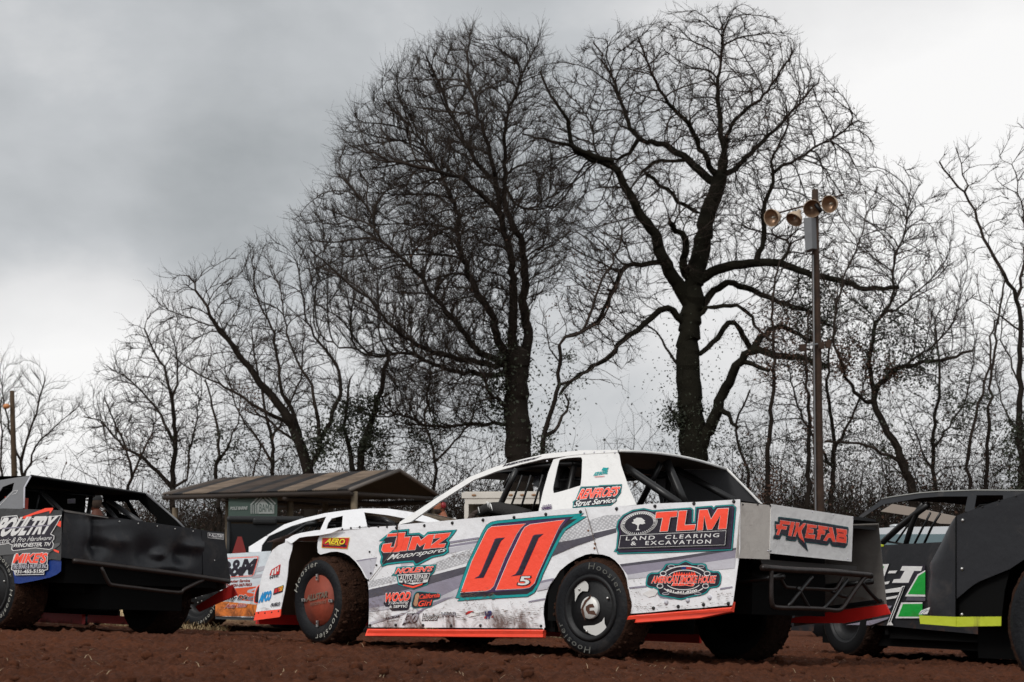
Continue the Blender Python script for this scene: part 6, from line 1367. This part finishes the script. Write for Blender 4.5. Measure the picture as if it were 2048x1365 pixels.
# --- brush under and behind the trees
rng = np.random.default_rng(77); P0 = []; P1 = []; r0 = []; r1 = []; lv = []; lq = []; lm = []
def brush(n, y0, y1, topf, dens, leafn, rr=.019):
    for _ in range(n):
        px = rng.uniform(-160, 2210)
        if rng.random() > dens(px): continue
        Y = rng.uniform(y0, y1); x = (px - 1024) / F * Y; h = topf(px) * rng.uniform(.35, 1.15)
        p = np.array([x, Y, float(G(x, Y)) - .1]); d = np.array([rng.normal(0, .32), rng.normal(0, .32), 1.]); L = 0; r = rr * rng.uniform(.5, 1.6); sg = .5
        while L < h:
            d = d / np.linalg.norm(d); q = p + d * sg; P0.append(p); P1.append(q); r0.append(r); r1.append(r * .92)
            if rng.random() < .9:
                e = d * .5 + rng.normal(0, .8, 3); e /= np.linalg.norm(e); p_ = q; rr_s = r * .55
                for _j in range(4):
                    q_ = p_ + e * .34; P0.append(p_); P1.append(q_); r0.append(rr_s); r1.append(rr_s * .8); rr_s *= .8
                    if rng.random() < .5:
                        f = e + rng.normal(0, .7, 3); f /= np.linalg.norm(f); P0.append(q_); P1.append(q_ + f * .3); r0.append(rr_s * .7); r1.append(rr_s * .4)
                    p_ = q_; e = e + rng.normal(0, .35, 3); e /= np.linalg.norm(e)
            for _k in range(rng.poisson(leafn)):
                c = q + rng.normal(0, .17, 3); u = rng.normal(0, 1, 3); u /= np.linalg.norm(u); w = np.cross(u, rng.normal(0, 1, 3)); w /= np.linalg.norm(w) + 1e-9; s = rng.uniform(.03, .075); b = len(lv)
                lv.extend([c - u * s, c + w * s * .6, c + u * s, c - w * s * .6]); lq.append((b, b + 1, b + 2, b + 3)); lm.append(1 if rng.random() < .55 else 0)
            p = q; L += sg; r *= .93; d = d + rng.normal(0, .34, 3) + np.array([0, 0, .10])
topf = lambda px: float(np.interp(px, [-100, 100, 300, 500, 900, 1150, 1300, 1450, 1600, 2200], [2.6, 2.8, 3.6, 4.4, 5.0, 4.6, 4.2, 4.8, 5.4, 5.4]))
brush(9500, 60, 84, topf, lambda px: float(np.interp(px, [0, 300, 600, 1000, 1200, 1450, 1700, 2200], [.45, .5, .8, .75, .45, .8, 1, 1])), 1.3)
brush(2600, 58, 70, lambda px: topf(px) * 1.25, lambda px: float(np.interp(px, [0, 1380, 1480, 2200], [0, 0, 1, 1])), 3.0, .022)
brush(1500, 56, 66, lambda px: 3.4, lambda px: float(np.interp(px, [-100, 100, 500, 800, 1050, 1100], [.4, .6, 1, 1, 1, 0])), 3.5, .02)
brush(2600, 58, 74, lambda px: topf(px) * 1.15, lambda px: float(np.interp(px, [100, 300, 500, 900, 1050, 1120], [.2, .7, 1, 1, .6, 0])), 1.6, .02)
brush(4200, 60, 90, lambda px: 2.9, lambda px: 1.0, 4.5, .014)
brush(1300, 56, 66, lambda px: topf(px) * 1.7, lambda px: float(np.interp(px, [0, 400, 1000, 1250, 1450, 1700, 2200], [.3, .5, .8, .2, .6, .9, .9])), .5, .02)
P0, P1 = np.array(P0), np.array(P1); V, Q = rings(P0, P1, P1 - P0, P1 - P0, np.array(r0), np.array(r1), 3)
V = np.concatenate([V, np.array(lv)]); Q = np.concatenate([Q, np.array(lq) + len(V) - len(lv)])
mi = np.concatenate([np.zeros(len(Q) - len(lq), int), np.array(lm) + 1])
o = npmesh('underbrush', V, Q, [TWIG, LEAF, DLEAF], sm=False, mi=mi); tag(o, 'tangle of stems and dry leaves below the trees', 'underbrush', kind='stuff'); print('brush', len(Q))

# ================================================================== light pole
def px_tube(mb, pts, Y, r, m, k=8): mb.tube([at(p[0], p[1], Y if not isinstance(Y, (list, tuple)) else Y[i]) for i, p in enumerate(pts)], r, m, k)
WOODP = mat('pole_wood', (.050, .027, .016), .95, var=.9, vscale=5, bump=.6, bscale=12); GALV = mat('galvanised', (.17, .175, .18), .55, .4, var=.3, vscale=3)
COPPER = mat('lamp_housing', (.46, .35, .25), .6, .1, var=.3, vscale=6); REFL = mat('lamp_reflector', (.30, .19, .12), .35, .5, var=.4, vscale=5)
LPY = 42.
lp = empty('light_pole', tuple(at(1641, 1222, LPY))); tag(lp, 'tall wooden pole carrying four round floodlights and a grey box', 'light pole')
lb = np.array(lp.location)
def lbuild(mb, name, parent=lp, base=lb):
    mb.v = [tuple(np.array(v) - base) for v in mb.v]; return mb.build(name, parent)
mb = MB(); px_tube(mb, [(1641, 1235), (1638, 1000), (1634, 700), (1631, 520), (1630, 380)], LPY, [.12, .115, .10, .09, .075], WOODP, 14); lbuild(mb, 'pole')
mb = MB(); px_tube(mb, [(1634, 1235), (1631, 1000), (1628, 700), (1626, 510)], LPY - .16, .018, GALV, 6); lbuild(mb, 'conduit')
E_ = lambda pts: cv(1480, 360, 6.825, pts)
mb = MB()
a, b, c, d = [at(q[0], q[1], LPY - .30) for q in E_([(865, 522), (972, 512), (988, 935), (892, 968)])]; sh = np.array([.12, .28, 0])
e, f = [at(q[0], q[1], LPY - .05) for q in E_([(1045, 527), (1062, 945)])]; g = a + sh; h = d + sh
mb.add([a, b, c, d, e, f, g, h], [(3, 2, 1, 0), (2, 5, 4, 1), (0, 1, 4, 6), (3, 7, 5, 2), (7, 6, 4, 5), (0, 6, 7, 3)], GALV); lbuild(mb, 'junction_box')
mb = MB(); px_tube(mb, E_([(520, 455), (700, 405), (900, 352), (1060, 310), (1240, 250), (1420, 200)]), LPY + .12, .022, WOODP, 6); lbuild(mb, 'crossarm')
mb = MB(); px_tube(mb, E_([(1030, 330), (1110, 440)]), LPY - .3, .05, BLK, 4); lbuild(mb, 'mounting_bracket')
def flood(cx, cy, rpx, dirv, sc=1.0):
    rpx *= 1.0
    c = at(*E_([(cx, cy)])[0], LPY - .3); q = Vector(dirv).normalized().to_track_quat('Y', 'Z').to_matrix()
    r = rpx / 6.825 * LPY / F
    hv = empty('floodlight', tuple(c - lb)); hv.parent = lp
    hv.rotation_euler = q.to_euler()
    mb = MB(); mb.lathe([(r, 0), (r * .97, -r * .35), (r * .8, -r * .75), (r * .5, -r * 1.1), (r * .3, -r * 1.25), (r * .28, -r * 1.7), (0, -r * 1.75)], COPPER, 28)
    mb.lathe([(r, 0), (r * 1.06, .006), (r * 1.05, -.012)], COPPER, 28); mb.build('housing', hv)
    mb = MB(); mb.lathe([(r * .97, -.005), (r * .9, -r * .35), (r * .7, -r * .7), (r * .4, -r * .95), (0, -r * 1.05)], REFL, 28); mb.ball((0, -r * .5, 0), (r * .16, r * .42, r * .16), mat('lamp_bulb', (.28, .26, .22), .2), 6); mb.build('reflector', hv)
for (cx, cy, r, d) in [(428, 520, 118, (-.85, -.85, -.32)), (735, 548, 112, (-.62, -.55, -.95)), (985, 395, 120, (.10, -1, -.42)), (1218, 332, 116, (-.80, -.9, -.30))]: flood(cx, cy, r, d)
mb = MB()
for q in ([(1455, 670), (1500, 665), (1500, 705), (1465, 712)], [(1570, 655), (1605, 655), (1605, 695), (1572, 695)], [(1610, 650), (1645, 648), (1642, 690), (1612, 690)]):
    a = C4(q); mb.poly(Plane(type('W', (), dict(o=np.zeros(3), R=np.eye(3)))(), (0, LPY - .25, 0), (0, -1, 0)), [a], WOODP, 0, .10)
px_tube(mb, C4([(1480, 680), (1560, 668), (1620, 672)]), LPY - .15, .02, GALV, 5); lbuild(mb, 'low_floodlight_bracket')
sp0 = empty('utility_pole', tuple(at(30, 1190, 62))); tag(sp0, 'short brown pole with small lamps among the pale tree at the far left', 'pole'); b0 = np.array(sp0.location)
mb = MB(); px_tube(mb, [(32, 1190), (29, 960), (26, 860), (24, 782)], 62, [.11, .10, .085, .075], mat('tan_pole', (.065, .040, .020), .9, var=.5), 10); lbuild(mb, 'pole', sp0, b0)
mb = MB(); px_tube(mb, [(8, 816), (26, 810)], 62, .03, WOODP, 5); c = at(13, 813, 61.8); mb.ball(c, (.12, .12, .09), mat('orange_lamp', (.55, .22, .08), .5), 6); lbuild(mb, 'lamp', sp0, b0)

# ================================================================== shelter
sh = empty('open_shelter', tuple(at(560, 1235, 43.)) ); tag(sh, 'open wooden shelter with a striped rusty metal roof and green banner', 'shelter'); b1 = np.array(sh.location)
P1, P2, P3 = at(700, 979, 41), at(799, 940, 44), at(877, 991, 47); P4, P5 = at(327, 989, 42.9), at(450, 957, 47); P6 = P5 + (P3 - P2)
def roof_mat():
    m = mat('corrugated_roof', (.06, .05, .045), .6, .2); nt = m.node_tree; N = nt.nodes; L = nt.links; b = N['Principled BSDF']
    at_ = N.new('ShaderNodeAttribute'); at_.attribute_name = 'u'; tc = N.new('ShaderNodeTexCoord')
    n = N.new('ShaderNodeTexNoise'); n.inputs['Scale'].default_value = 2.5; n.inputs['Detail'].default_value = 6; L.new(tc.outputs['Object'], n.inputs['Vector'])
    r = N.new('ShaderNodeValToRGB'); r.color_ramp.interpolation = 'CONSTANT'; e = r.color_ramp.elements
    DK, TN_ = (.038, .034, .034, 1), (.27, .20, .145, 1); ML = (.10, .072, .055, 1)
    stops = [(0, ML), (.05, DK), (.10, TN_), (.24, DK), (.30, ML), (.42, DK), (.47, ML), (.56, DK), (.62, TN_), (.72, DK), (.80, TN_), (.93, DK)]
    e[0].position = 0; e[0].color = stops[0][1]; e[1].position = stops[1][0]; e[1].color = stops[1][1]
    for p, c in stops[2:]: k = e.new(p); k.color = c
    L.new(at_.outputs['Fac'], r.inputs[0]); mx = N.new('ShaderNodeMix'); mx.data_type = 'RGBA'; mx.blend_type = 'MULTIPLY'; mx.inputs[0].default_value = .8
    r2 = N.new('ShaderNodeValToRGB'); r2.color_ramp.elements[0].position = .3; r2.color_ramp.elements[0].color = (.35, .33, .3, 1); r2.color_ramp.elements[1].position = .65; L.new(n.outputs[0], r2.inputs[0])
    L.new(r.outputs[0], mx.inputs[6]); L.new(r2.outputs[0], mx.inputs[7]); L.new(mx.outputs[2], b.inputs['Base Color']); return m
RM = roof_mat(); UND = mat('shelter_timber', (.03, .021, .016), .9, var=.5)
def slope(E0, E1, R0, R1, name):
    """corrugated sheet from the eave E0-E1 up to the ridge R0-R1"""
    n = 420; vs = []; us = []; nn = np.cross(E1 - E0, R0 - E0); nn /= np.linalg.norm(nn); nn = nn * (1 if nn[2] > 0 else -1)
    for i in range(n + 1):
        t = i / n; w = .018 * math.sin(i * math.pi / 2.0) if True else 0
        for q in (E0 + (E1 - E0) * t, R0 + (R1 - R0) * t): vs.append(q + nn * w - b1); us.append(t)
    q = np.array([(2 * i, 2 * i + 1, 2 * i + 3, 2 * i + 2) for i in range(n)])
    o = npmesh(name, np.array(vs), q, RM, sh); a = o.data.attributes.new('u', 'FLOAT', 'POINT'); a.data.foreach_set('value', np.array(us, dtype=np.float32))
slope(P4, P1, P5, P2, 'roof_slope'); slope(P6, P3, P5, P2, 'roof_slope')
mb = MB(); dn = np.array([0, 0, -.05])
for a, b in ((P4, P1), (P5, P2)): 
    for t in np.linspace(0, 1, 2): pass
mb.add([P4 + dn, P1 + dn, P2 + dn, P5 + dn], [(0, 1, 2, 3)], UND); mb.add([P6 + dn, P3 + dn, P2 + dn, P5 + dn], [(0, 1, 2, 3)], UND)
lbuild(mb, 'roof_deck', sh, b1)
def beam(a, b, r, name='beam', m=UND): mb = MB(); mb.tube([a, b], r, m, 4); lbuild(mb, name, sh, b1)
low = np.array([0, 0, -.16])
beam(P4 + low * .5, P1 + low * .5, .055); beam(P6 + low, P3 + low, .07); beam(P1 + low * .6, P3 + low * .6, .05)
for t in (.33, .66): beam(P4 + (P6 - P4) * 1 * 0 + (P1 - P4) * t + low, P6 + (P3 - P6) * t + low, .06)
beam(P1 + dn * .2, P2 + dn * .2, .05, 'barge_board', mat('barge_board', (.12, .10, .085), .7)); beam(P2 + dn * .2, P3 + dn * .2, .05, 'barge_board', _mc['barge_board']); beam(P4, P5, .04, 'barge_board', _mc['barge_board'])
WP = mat('weathered_post', (.17, .13, .085), .9, var=.5)
def post(px, Y, top, r=.075, m=WP):
    a = at(px, 1200, Y); g = float(G(a[0], a[1])); mb = MB(); mb.tube([(a[0], a[1], g), (a[0], a[1], top)], r, m, 4); lbuild(mb, 'post', sh, b1)
for px, Y, top in ((706, 41.2, 2.85), (577, 42.6, 2.75), (453, 43.2, 2.75), (346, 43.4, 2.6), (868, 46.6, 2.9), (648, 46.8, 2.9), (520, 47.2, 2.9)): post(px, Y, top)
mb = MB(); q0, q1 = at(455, 1100, 42.3), at(553, 1100, 41.9); zt, zb_ = at(500, 988, 42.1)[2], 1.05
mb.add([(q0[0], q0[1], zb_), (q1[0], q1[1], zb_), (q1[0], q1[1], zt), (q0[0], q0[1], zt)], [(0, 1, 2, 3)], mat('banner_green', (.028, .052, .042), .7)); lbuild(mb, 'banner', sh, b1)
class WF: o = np.zeros(3); R = np.eye(3)
BPn = Plane(WF, q0, (0, -1, -.0)); BPn.n = np.array([-(q1 - q0)[1], (q1 - q0)[0], 0.]); BPn.n /= np.linalg.norm(BPn.n); BPn.n *= -1 if BPn.n[1] > 0 else 1
H_ = lambda pts: cv(340, 930, 6.827, pts); SGN = mat('banner_white', (.23, .25, .24), .7)
mb = MB(); put_text(mb, BPn, 'SHEDS', H_([(802, 465), (925, 460), (925, 418), (802, 422)]), SGN, .02, fat=.05, ref=0); put_text(mb, BPn, 'POLE BARNS', H_([(820, 615), (1055, 610), (1058, 568), (825, 575)]), SGN, .02, fat=.05, shear=.15, ref=0)
for l in ([(1102, 548), (1276, 370), (1440, 535)], [(1160, 545), (1268, 430), (1400, 545)], [(1200, 545), (1270, 470)]):
    for a, b in zip(H_(l), H_(l)[1:]):
        a, b = np.array(a), np.array(b); d = (b - a) / np.linalg.norm(b - a); n_ = np.array([-d[1], d[0]]) * 1.3; mb.poly(BPn, [[tuple(a - n_), tuple(b - n_), tuple(b + n_), tuple(a + n_)]], SGN, .02)
for x in (1108, 1135, 1165, 1190, 1415): mb.poly(BPn, [H_([(x - 7, 548), (x + 7, 548), (x + 7, 668), (x - 7, 668)])], SGN, .02)
mb.poly(BPn, [H_([(1200, 548), (1275, 470), (1345, 548), (1405, 548), (1405, 668), (1205, 668)])], SGN, .018)
put_text(mb, BPn, 'BAMA', H_([(1218, 645), (1402, 640), (1402, 545), (1222, 530)]), _mc['banner_green'], .024, fat=.0, ref=0); lbuild(mb, 'banner_lettering', sh, b1)

# ================================================================== vehicles behind
CARB = mat('utv_black', (.007, .0075, .008), .55, spec=.3); GLASS = mat('dark_glass', (.006, .007, .008), .35, spec=.15)
def wf(x, y, rz): return Matrix.Translation((x, y, float(G(x, y)))) @ Matrix.Rotation(rz, 4, 'Z')
u0 = at(528, 1200, 29); ut = empty('utility_cart', mat=wf(u0[0], u0[1], R(8))); tag(ut, 'black roofed utility cart with a red triangle on its back', 'utility cart')
mb = MB(); mb.box((-.60, -.1, 1.50), (.62, 1.5, 1.60), CARB); mb.box((-.20, -.16, 1.46), (.18, -.08, 1.575), CARB); mb.build('roof', ut, .04)
mb = MB(); mb.box((-.62, -.55, .42), (.62, 1.9, .86), CARB); mb.box((-.58, -.60, .86), (.58, -.50, .90), CARB); mb.build('body', ut, .04)
for x in (-.56, .56):
    for y, y2 in ((-.05, -.35), (1.4, 1.75)): mb = MB(); mb.tube([(x, y, 1.52), (x, y2, .86)], .03, CARB, 8); mb.build('roof_post', ut)
mb = MB(); mb.box((-.53, -.10, .88), (.53, -.06, 1.48), GLASS); mb.build('rear_window', ut)
for x in (-.3, .3): mb = MB(); mb.box((x - .22, .3, .8), (x + .22, .45, 1.30), CARB); mb.build('seat', ut, .04)
for x in (-.56, .56):
    for y in (-.1, 1.6): mb = MB(); mb.tube([(x - .12, y, .3), (x + .12, y, .3)], .3, RUB, 20); mb.build('wheel', ut)
mb = MB(); mb.add([(-.50, -.66, 1.00), (-.28, -.66, 1.00), (-.36, -.66, 1.26), (-.42, -.66, 1.26)], [(0, 1, 2, 3)], mat('triangle_red', (.18, .008, .006), .6)); mb.add([(-.50, -.64, 1.00), (-.28, -.64, 1.00), (-.36, -.64, 1.26), (-.42, -.64, 1.26)], [(3, 2, 1, 0)], BLK); mb.build('warning_triangle', ut)
mb = MB(); mb.ball((-.36, -.62, .93), (.16, .10, .08), mat('rag_pile', (.30, .24, .18), .9, var=.6, vscale=9), 8); mb.build('load', ut)
# enclosed trailer with its back open
t0 = at(1010, 1200, 35); trl = empty('enclosed_trailer', mat=wf(t0[0] + .3, t0[1], R(-4))); tag(trl, 'white enclosed trailer with open back, seen through the 00 car window', 'trailer')
TW = mat('trailer_white', (.62, .58, .52), .5, var=.25, vscale=1.5); zT = at(1010, 985, 35)[2] - float(G(t0[0] + .3, t0[1])); xl = -1.10
mb = MB(); mb.box((xl - .02, -.06, zT - .11), (xl + 2.42, .06, zT), TW); mb.box((xl + .04, -.04, zT - .22), (xl + 2.36, .04, zT - .112), TW); mb.box((xl + .03, -.04, .3), (xl + .11, .04, zT - .222), TW); mb.box((xl + 2.28, -.04, .3), (xl + 2.36, .04, zT - .222), TW); mb.build('door_frame', trl)
mb = MB(); mb.box((xl + .03, .07, .35), (xl + .06, 5.8, zT - .01), TW); mb.box((xl + 2.33, .07, .35), (xl + 2.36, 5.8, zT - .01), TW); mb.box((xl + .03, .07, zT - .009), (xl + 2.36, 5.8, zT + .02), TW); mb.box((xl + .06, 5.7, .35), (xl + 2.33, 5.8, zT - .012), BLK); mb.box((xl + .03, .07, .30), (xl + 2.36, 5.8, .345), BLK); mb.build('body', trl)
for i, px in enumerate((948, 1022, 1045, 1068)): 
    x = (at(px, 990, 35)[0] - t0[0] - .3); mb = MB(); mb.ball((x, -.07, zT - .055), (.045, .012, .022), mat('amber_marker', (.25, .13, .06), .4), 6); mb.build('marker_light', trl)
mb = MB(); mb.box((-.05, 1.6, 1.32), (.28, 1.62, 1.52), mat('work_light', (1, .93, .75), .5, emit=1.6)); mb.build('interior_lamp', trl)
mb = MB(); mb.box((xl + .2, .5, .35), (xl + .34, .6, 1.55), mat('grey_door', (.22, .21, .20), .6)); mb.box((-.4, 2.0, .35), (1.0, 3.2, 1.2), BLK); mb.build('cargo', trl)
for y in (2.6, 3.5): mb = MB(); mb.tube([(xl - .1, y, .35), (xl + .1, y, .35)], .33, RUB, 20); mb.build('wheel', trl)
# pick-up and camper seen through the rear window
v0 = at(1300, 1200, 33); vn = empty('pickup_truck', mat=wf(v0[0], v0[1], R(0))); tag(vn, 'blue-grey pickup with a beige camper top, glimpsed through the rear opening of the 00 car', 'pickup')
CG2 = mat('cart_grey', (.20, .22, .23), .4); mb = MB(); mb.box((-1.2, 0, .5), (1.6, 1.9, 1.50), CG2); mb.box((-1.0, .2, 1.5), (1.2, 1.7, 1.80), GLASS); mb.box((-.9, .25, 1.80), (1.1, 1.65, 1.86), CG2); mb.build('body', vn, .06)
mb = MB(); mb.box((-.62, .1, 1.6), (-.1, 1.5, 2.16), mat('beige_top', (.42, .36, .28), .6)); mb.build('camper_top', vn, .12); mb = MB(); mb.box((-1.0, -.03, 1.40), (.2, .0, 1.54), mat('blue_trim', (.02, .12, .30), .4)); mb.build('trim', vn)
for x in (-.8, 1.2): mb = MB(); mb.tube([(x, -.02, .36), (x, .25, .36)], .36, RUB, 20); mb.build('wheel', vn)
s0 = at(1815, 1200, 29); sv = empty('parked_suv', mat=wf(s0[0], s0[1], R(-6))); tag(sv, 'silver white station wagon parked behind the car with green graphics', 'car')
SIL = mat('silver_paint', (.55, .57, .58), .3, .3, coat=.5); BGL = mat('blue_glass', (.10, .155, .17), .15); zS = at(1815, 1056, 29)[2] - float(G(s0[0], s0[1]))
mb = MB(); prof = [(-.62, zS - .02), (-.2, zS + .01), (.8, zS + .02), (1.9, zS - .02), (2.3, zS - .2), (2.6, 1.05), (2.65, .45), (-1.9, .45), (-1.95, .85), (-1.3, 1.0)]
PS = LPlane((0, 0, 0), (1, 0, 0), (0, 0, 1), (0, -1, 0)); 
mb.poly(PS, [prof], SIL, 0, 1.8); mb.build('body', sv, .05)
mb = MB(); mb.poly(LPlane((0, -.006, 0), (1, 0, 0), (0, 0, 1), (0, -1, 0)), [[(-.64, zS - .10), (1.75, zS - .10), (2.2, 1.0), (-1.2, 1.0)]], BGL, 0, .004); mb.build('side_windows', sv)
mb = MB(); mb.ball((-.1, .5, zS + .05), (.10, .2, .03), SIL, 6); mb.build('antenna', sv)
for x in (-1.2, 1.8): mb = MB(); mb.tube([(x, -.03, .35), (x, .2, .35)], .35, RUB, 20); mb.build('wheel', sv)

# ================================================================== people
def person(x, y, rz, label, shirt, skin, capc, muff, group=None, beard=True, h=1.78, pant=(.02, .022, .03)):
    root = empty('person', mat=wf(x, y, rz)); tag(root, label, 'person', group); k = h / 1.78; V3 = lambda a, b, c: (a * k, b * k, c * k)
    SK = mat('skin_' + str(skin), skin, .6, spec=.3)
    # faces +X
    J = [(V3(0, 0, .98), (.15, .12)), (V3(0, 0, 1.15), (.15, .11)), (V3(0, 0, 1.34), (.185, .12)), (V3(-.01, 0, 1.45), (.12, .09)), (V3(.0, 0, 1.52), .058), (V3(.02, 0, 1.60), .06),
         (V3(0, .18, 1.42), .062), (V3(-.02, .25, 1.15), .045), (V3(.10, .24, .92), .033), (V3(0, -.18, 1.42), .062), (V3(-.02, -.25, 1.15), .045), (V3(.10, -.24, .92), .033),
         (V3(0, .09, .88), .09), (V3(.01, .10, .48), .06), (V3(-.02, .10, .08), .045), (V3(.10, .10, .04), .04), (V3(0, -.09, .88), .09), (V3(.01, -.10, .48), .06), (V3(-.02, -.10, .08), .045), (V3(.10, -.10, .04), .04)]
    Eg = [(0, 1), (1, 2), (2, 3), (3, 4), (4, 5), (2, 6), (6, 7), (7, 8), (2, 9), (9, 10), (10, 11), (0, 12), (12, 13), (13, 14), (14, 15), (0, 16), (16, 17), (17, 18), (18, 19)]
    b = skin_mesh('body', J, Eg, SK, root)
    b.data.materials.append(mat('trousers_' + str(pant), pant, .85)); b.data.materials.append(shirt)
    for p in b.data.polygons:
        c = p.center
        p.material_index = 1 if c.z < .97 * k else (2 if (c.z < 1.485 * k and not (abs(c.y) > .2 * k and c.z < 1.02 * k)) else 0)
    for s_ in (1, -1):
        for q in range(4): skin_mesh('finger', [(V3(.10 + .01 * q, s_ * (.24 - .0 * q), .90), .011), (V3(.095 + .02 * q, s_ * .24, .85), .009), (V3(.09 + .018 * q, s_ * .225, .815 + .006 * abs(q - 1)), .007)], [(0, 1), (1, 2)], SK, root, 1)
        skin_mesh('thumb', [(V3(.13, s_ * .23, .90), .012), (V3(.155, s_ * .215, .865), .010), (V3(.15, s_ * .21, .84), .008)], [(0, 1), (1, 2)], SK, root, 1)
    # head: one shaped surface
    mb = MB(); vs = []; n = 22; hc = np.array(V3(.035, 0, 1.665))
    for i in range(n + 1):
        t = math.pi * i / n
        for j in range(2 * n):
            a = math.pi * j / n; sx, sy, sz = math.sin(t) * math.cos(a), math.sin(t) * math.sin(a), math.cos(t)
            x = sx * .098; y = sy * .076; z = sz * .118
            if sz < 0: y *= 1 + .28 * sz; x = x * (1 + .10 * sz) + .012 * -sz
            f = max(0, sx)
            x += f ** 3 * (.026 * math.exp(-((z + .012) / .022) ** 2 - (y / .013) ** 2) + .010 * math.exp(-((z + .062) / .012) ** 2 - (y / .026) ** 2) + .012 * math.exp(-((z + .098) / .018) ** 2 - (y / .03) ** 2) + .008 * math.exp(-((z - .032) / .012) ** 2 - (y / .05) ** 2) - .010 * math.exp(-((z - .012) / .012) ** 2 - ((abs(y) - .03) / .014) ** 2))
            vs.append(hc + np.array([x, y, z]) * k)
    fs = [(i * 2 * n + j, (i + 1) * 2 * n + j, (i + 1) * 2 * n + (j + 1) % (2 * n), i * 2 * n + (j + 1) % (2 * n)) for i in range(n) for j in range(2 * n)]
    mb.add(vs, fs, SK, True)
    for s_ in (1, -1): mb.ball(hc + np.array([-.005, s_ * .078, -.005]) * k, (.018, .008, .030), SK, 6); mb.ball(hc + np.array([.084, s_ * .030, .012]) * k, .010, mat('eye_white', (.5, .48, .45), .3), 6); mb.ball(hc + np.array([.092, s_ * .030, .012]) * k, .005, BLK, 4)
    mb.build('head', root)
    mb = MB(); mb.ball(hc + np.array([-.018, 0, .02]) * k, (.092 * k, .083 * k, .102 * k), mat('brown_hair', (.035, .02, .012), .9), 10)
    if beard: mb.ball(hc + np.array([.035, 0, -.075]) * k, (.062 * k, .056 * k, .048 * k), _mc['brown_hair'], 10)
    mb.build('hair', root)
    CP = mat('cap_' + str(capc), capc, .85); mb = MB(); vs = []
    for i in range(9):
        t = math.pi / 2 * i / 8
        for j in range(24): a = 2 * math.pi * j / 24; vs.append(hc + np.array([.108 * math.cos(a) * math.sin(t), .090 * math.sin(a) * math.sin(t), .045 + .088 * math.cos(t)]) * k)
    mb.add(vs, [(i * 24 + j, (i + 1) * 24 + j, (i + 1) * 24 + (j + 1) % 24, i * 24 + (j + 1) % 24) for i in range(8) for j in range(24)], CP, True)
    mb.box(tuple(hc + np.array([.075, -.065, .044]) * k), tuple(hc + np.array([.185, .065, .056]) * k), CP); mb.build('cap', root, .01)
    if muff:
        mb = MB(); MR = mat('ear_muff', (.22, .008, .012), .35)
        for s_ in (1, -1): mb.ball(hc + np.array([-.005, s_ * .095, -.005]) * k, (.036, .026, .046), MR, 8)
        mb.tube([hc + np.array([-.005, .11 * math.cos(a), .13 * math.sin(a)]) * k for a in np.linspace(0, math.pi, 12)], .008, BLK, 6); mb.tube([hc + np.array(q) * k for q in ((0, .10, -.03), (.06, .09, -.07), (.105, .03, -.075))], .004, BLK, 5); mb.build('headset', root)
    return root
NVS = mat('navy_shirt', (.012, .025, .060), .8)
p0 = at(884, 1200, 24.2); zt_ = at(884, 991, 24.2)[2] - float(G(p0[0], p0[1]))
pr = person(p0[0] + .0, p0[1], R(180 + 28), 'bearded man in cap and red ear muffs, navy and light blue shirt, facing left', NVS, (.33, .12, .065), (.10, .11, .11), True, h=zt_ / 1.80 * 1.78)
kk = zt_ / 1.80
mb = MB(); mb.ball((.02 * kk, .20 * kk, 1.36 * kk), (.10, .07, .13), mat('light_blue_cloth', (.10, .42, .60), .8), 8); mb.build('shirt_panel', pr)
mb = MB(); M = Matrix.Translation((-.06 * kk, .23 * kk, 1.40 * kk)) @ Matrix.Rotation(R(25), 4, 'Y'); mb.box((-.045, .0, -.10), (.045, .03, .08), PLAIN, M); mb.box((-.02, .031, -.08), (-.005, .033, .05), INK, M); mb.box((.01, .031, -.07), (.02, .033, .06), INK, M); mb.build('name_patch', pr)
p1 = at(188, 1200, 20.5); z1 = at(184, 988, 20.5)[2] - float(G(p1[0], p1[1]))
person(p1[0], p1[1], R(180 - 40), 'man in black cap and dark jacket, seen through the black car at the left', mat('dark_jacket', (.008, .009, .012), .8), (.08, .024, .012), (.006, .006, .006), False, h=z1 / 1.80 * 1.78, beard=False)
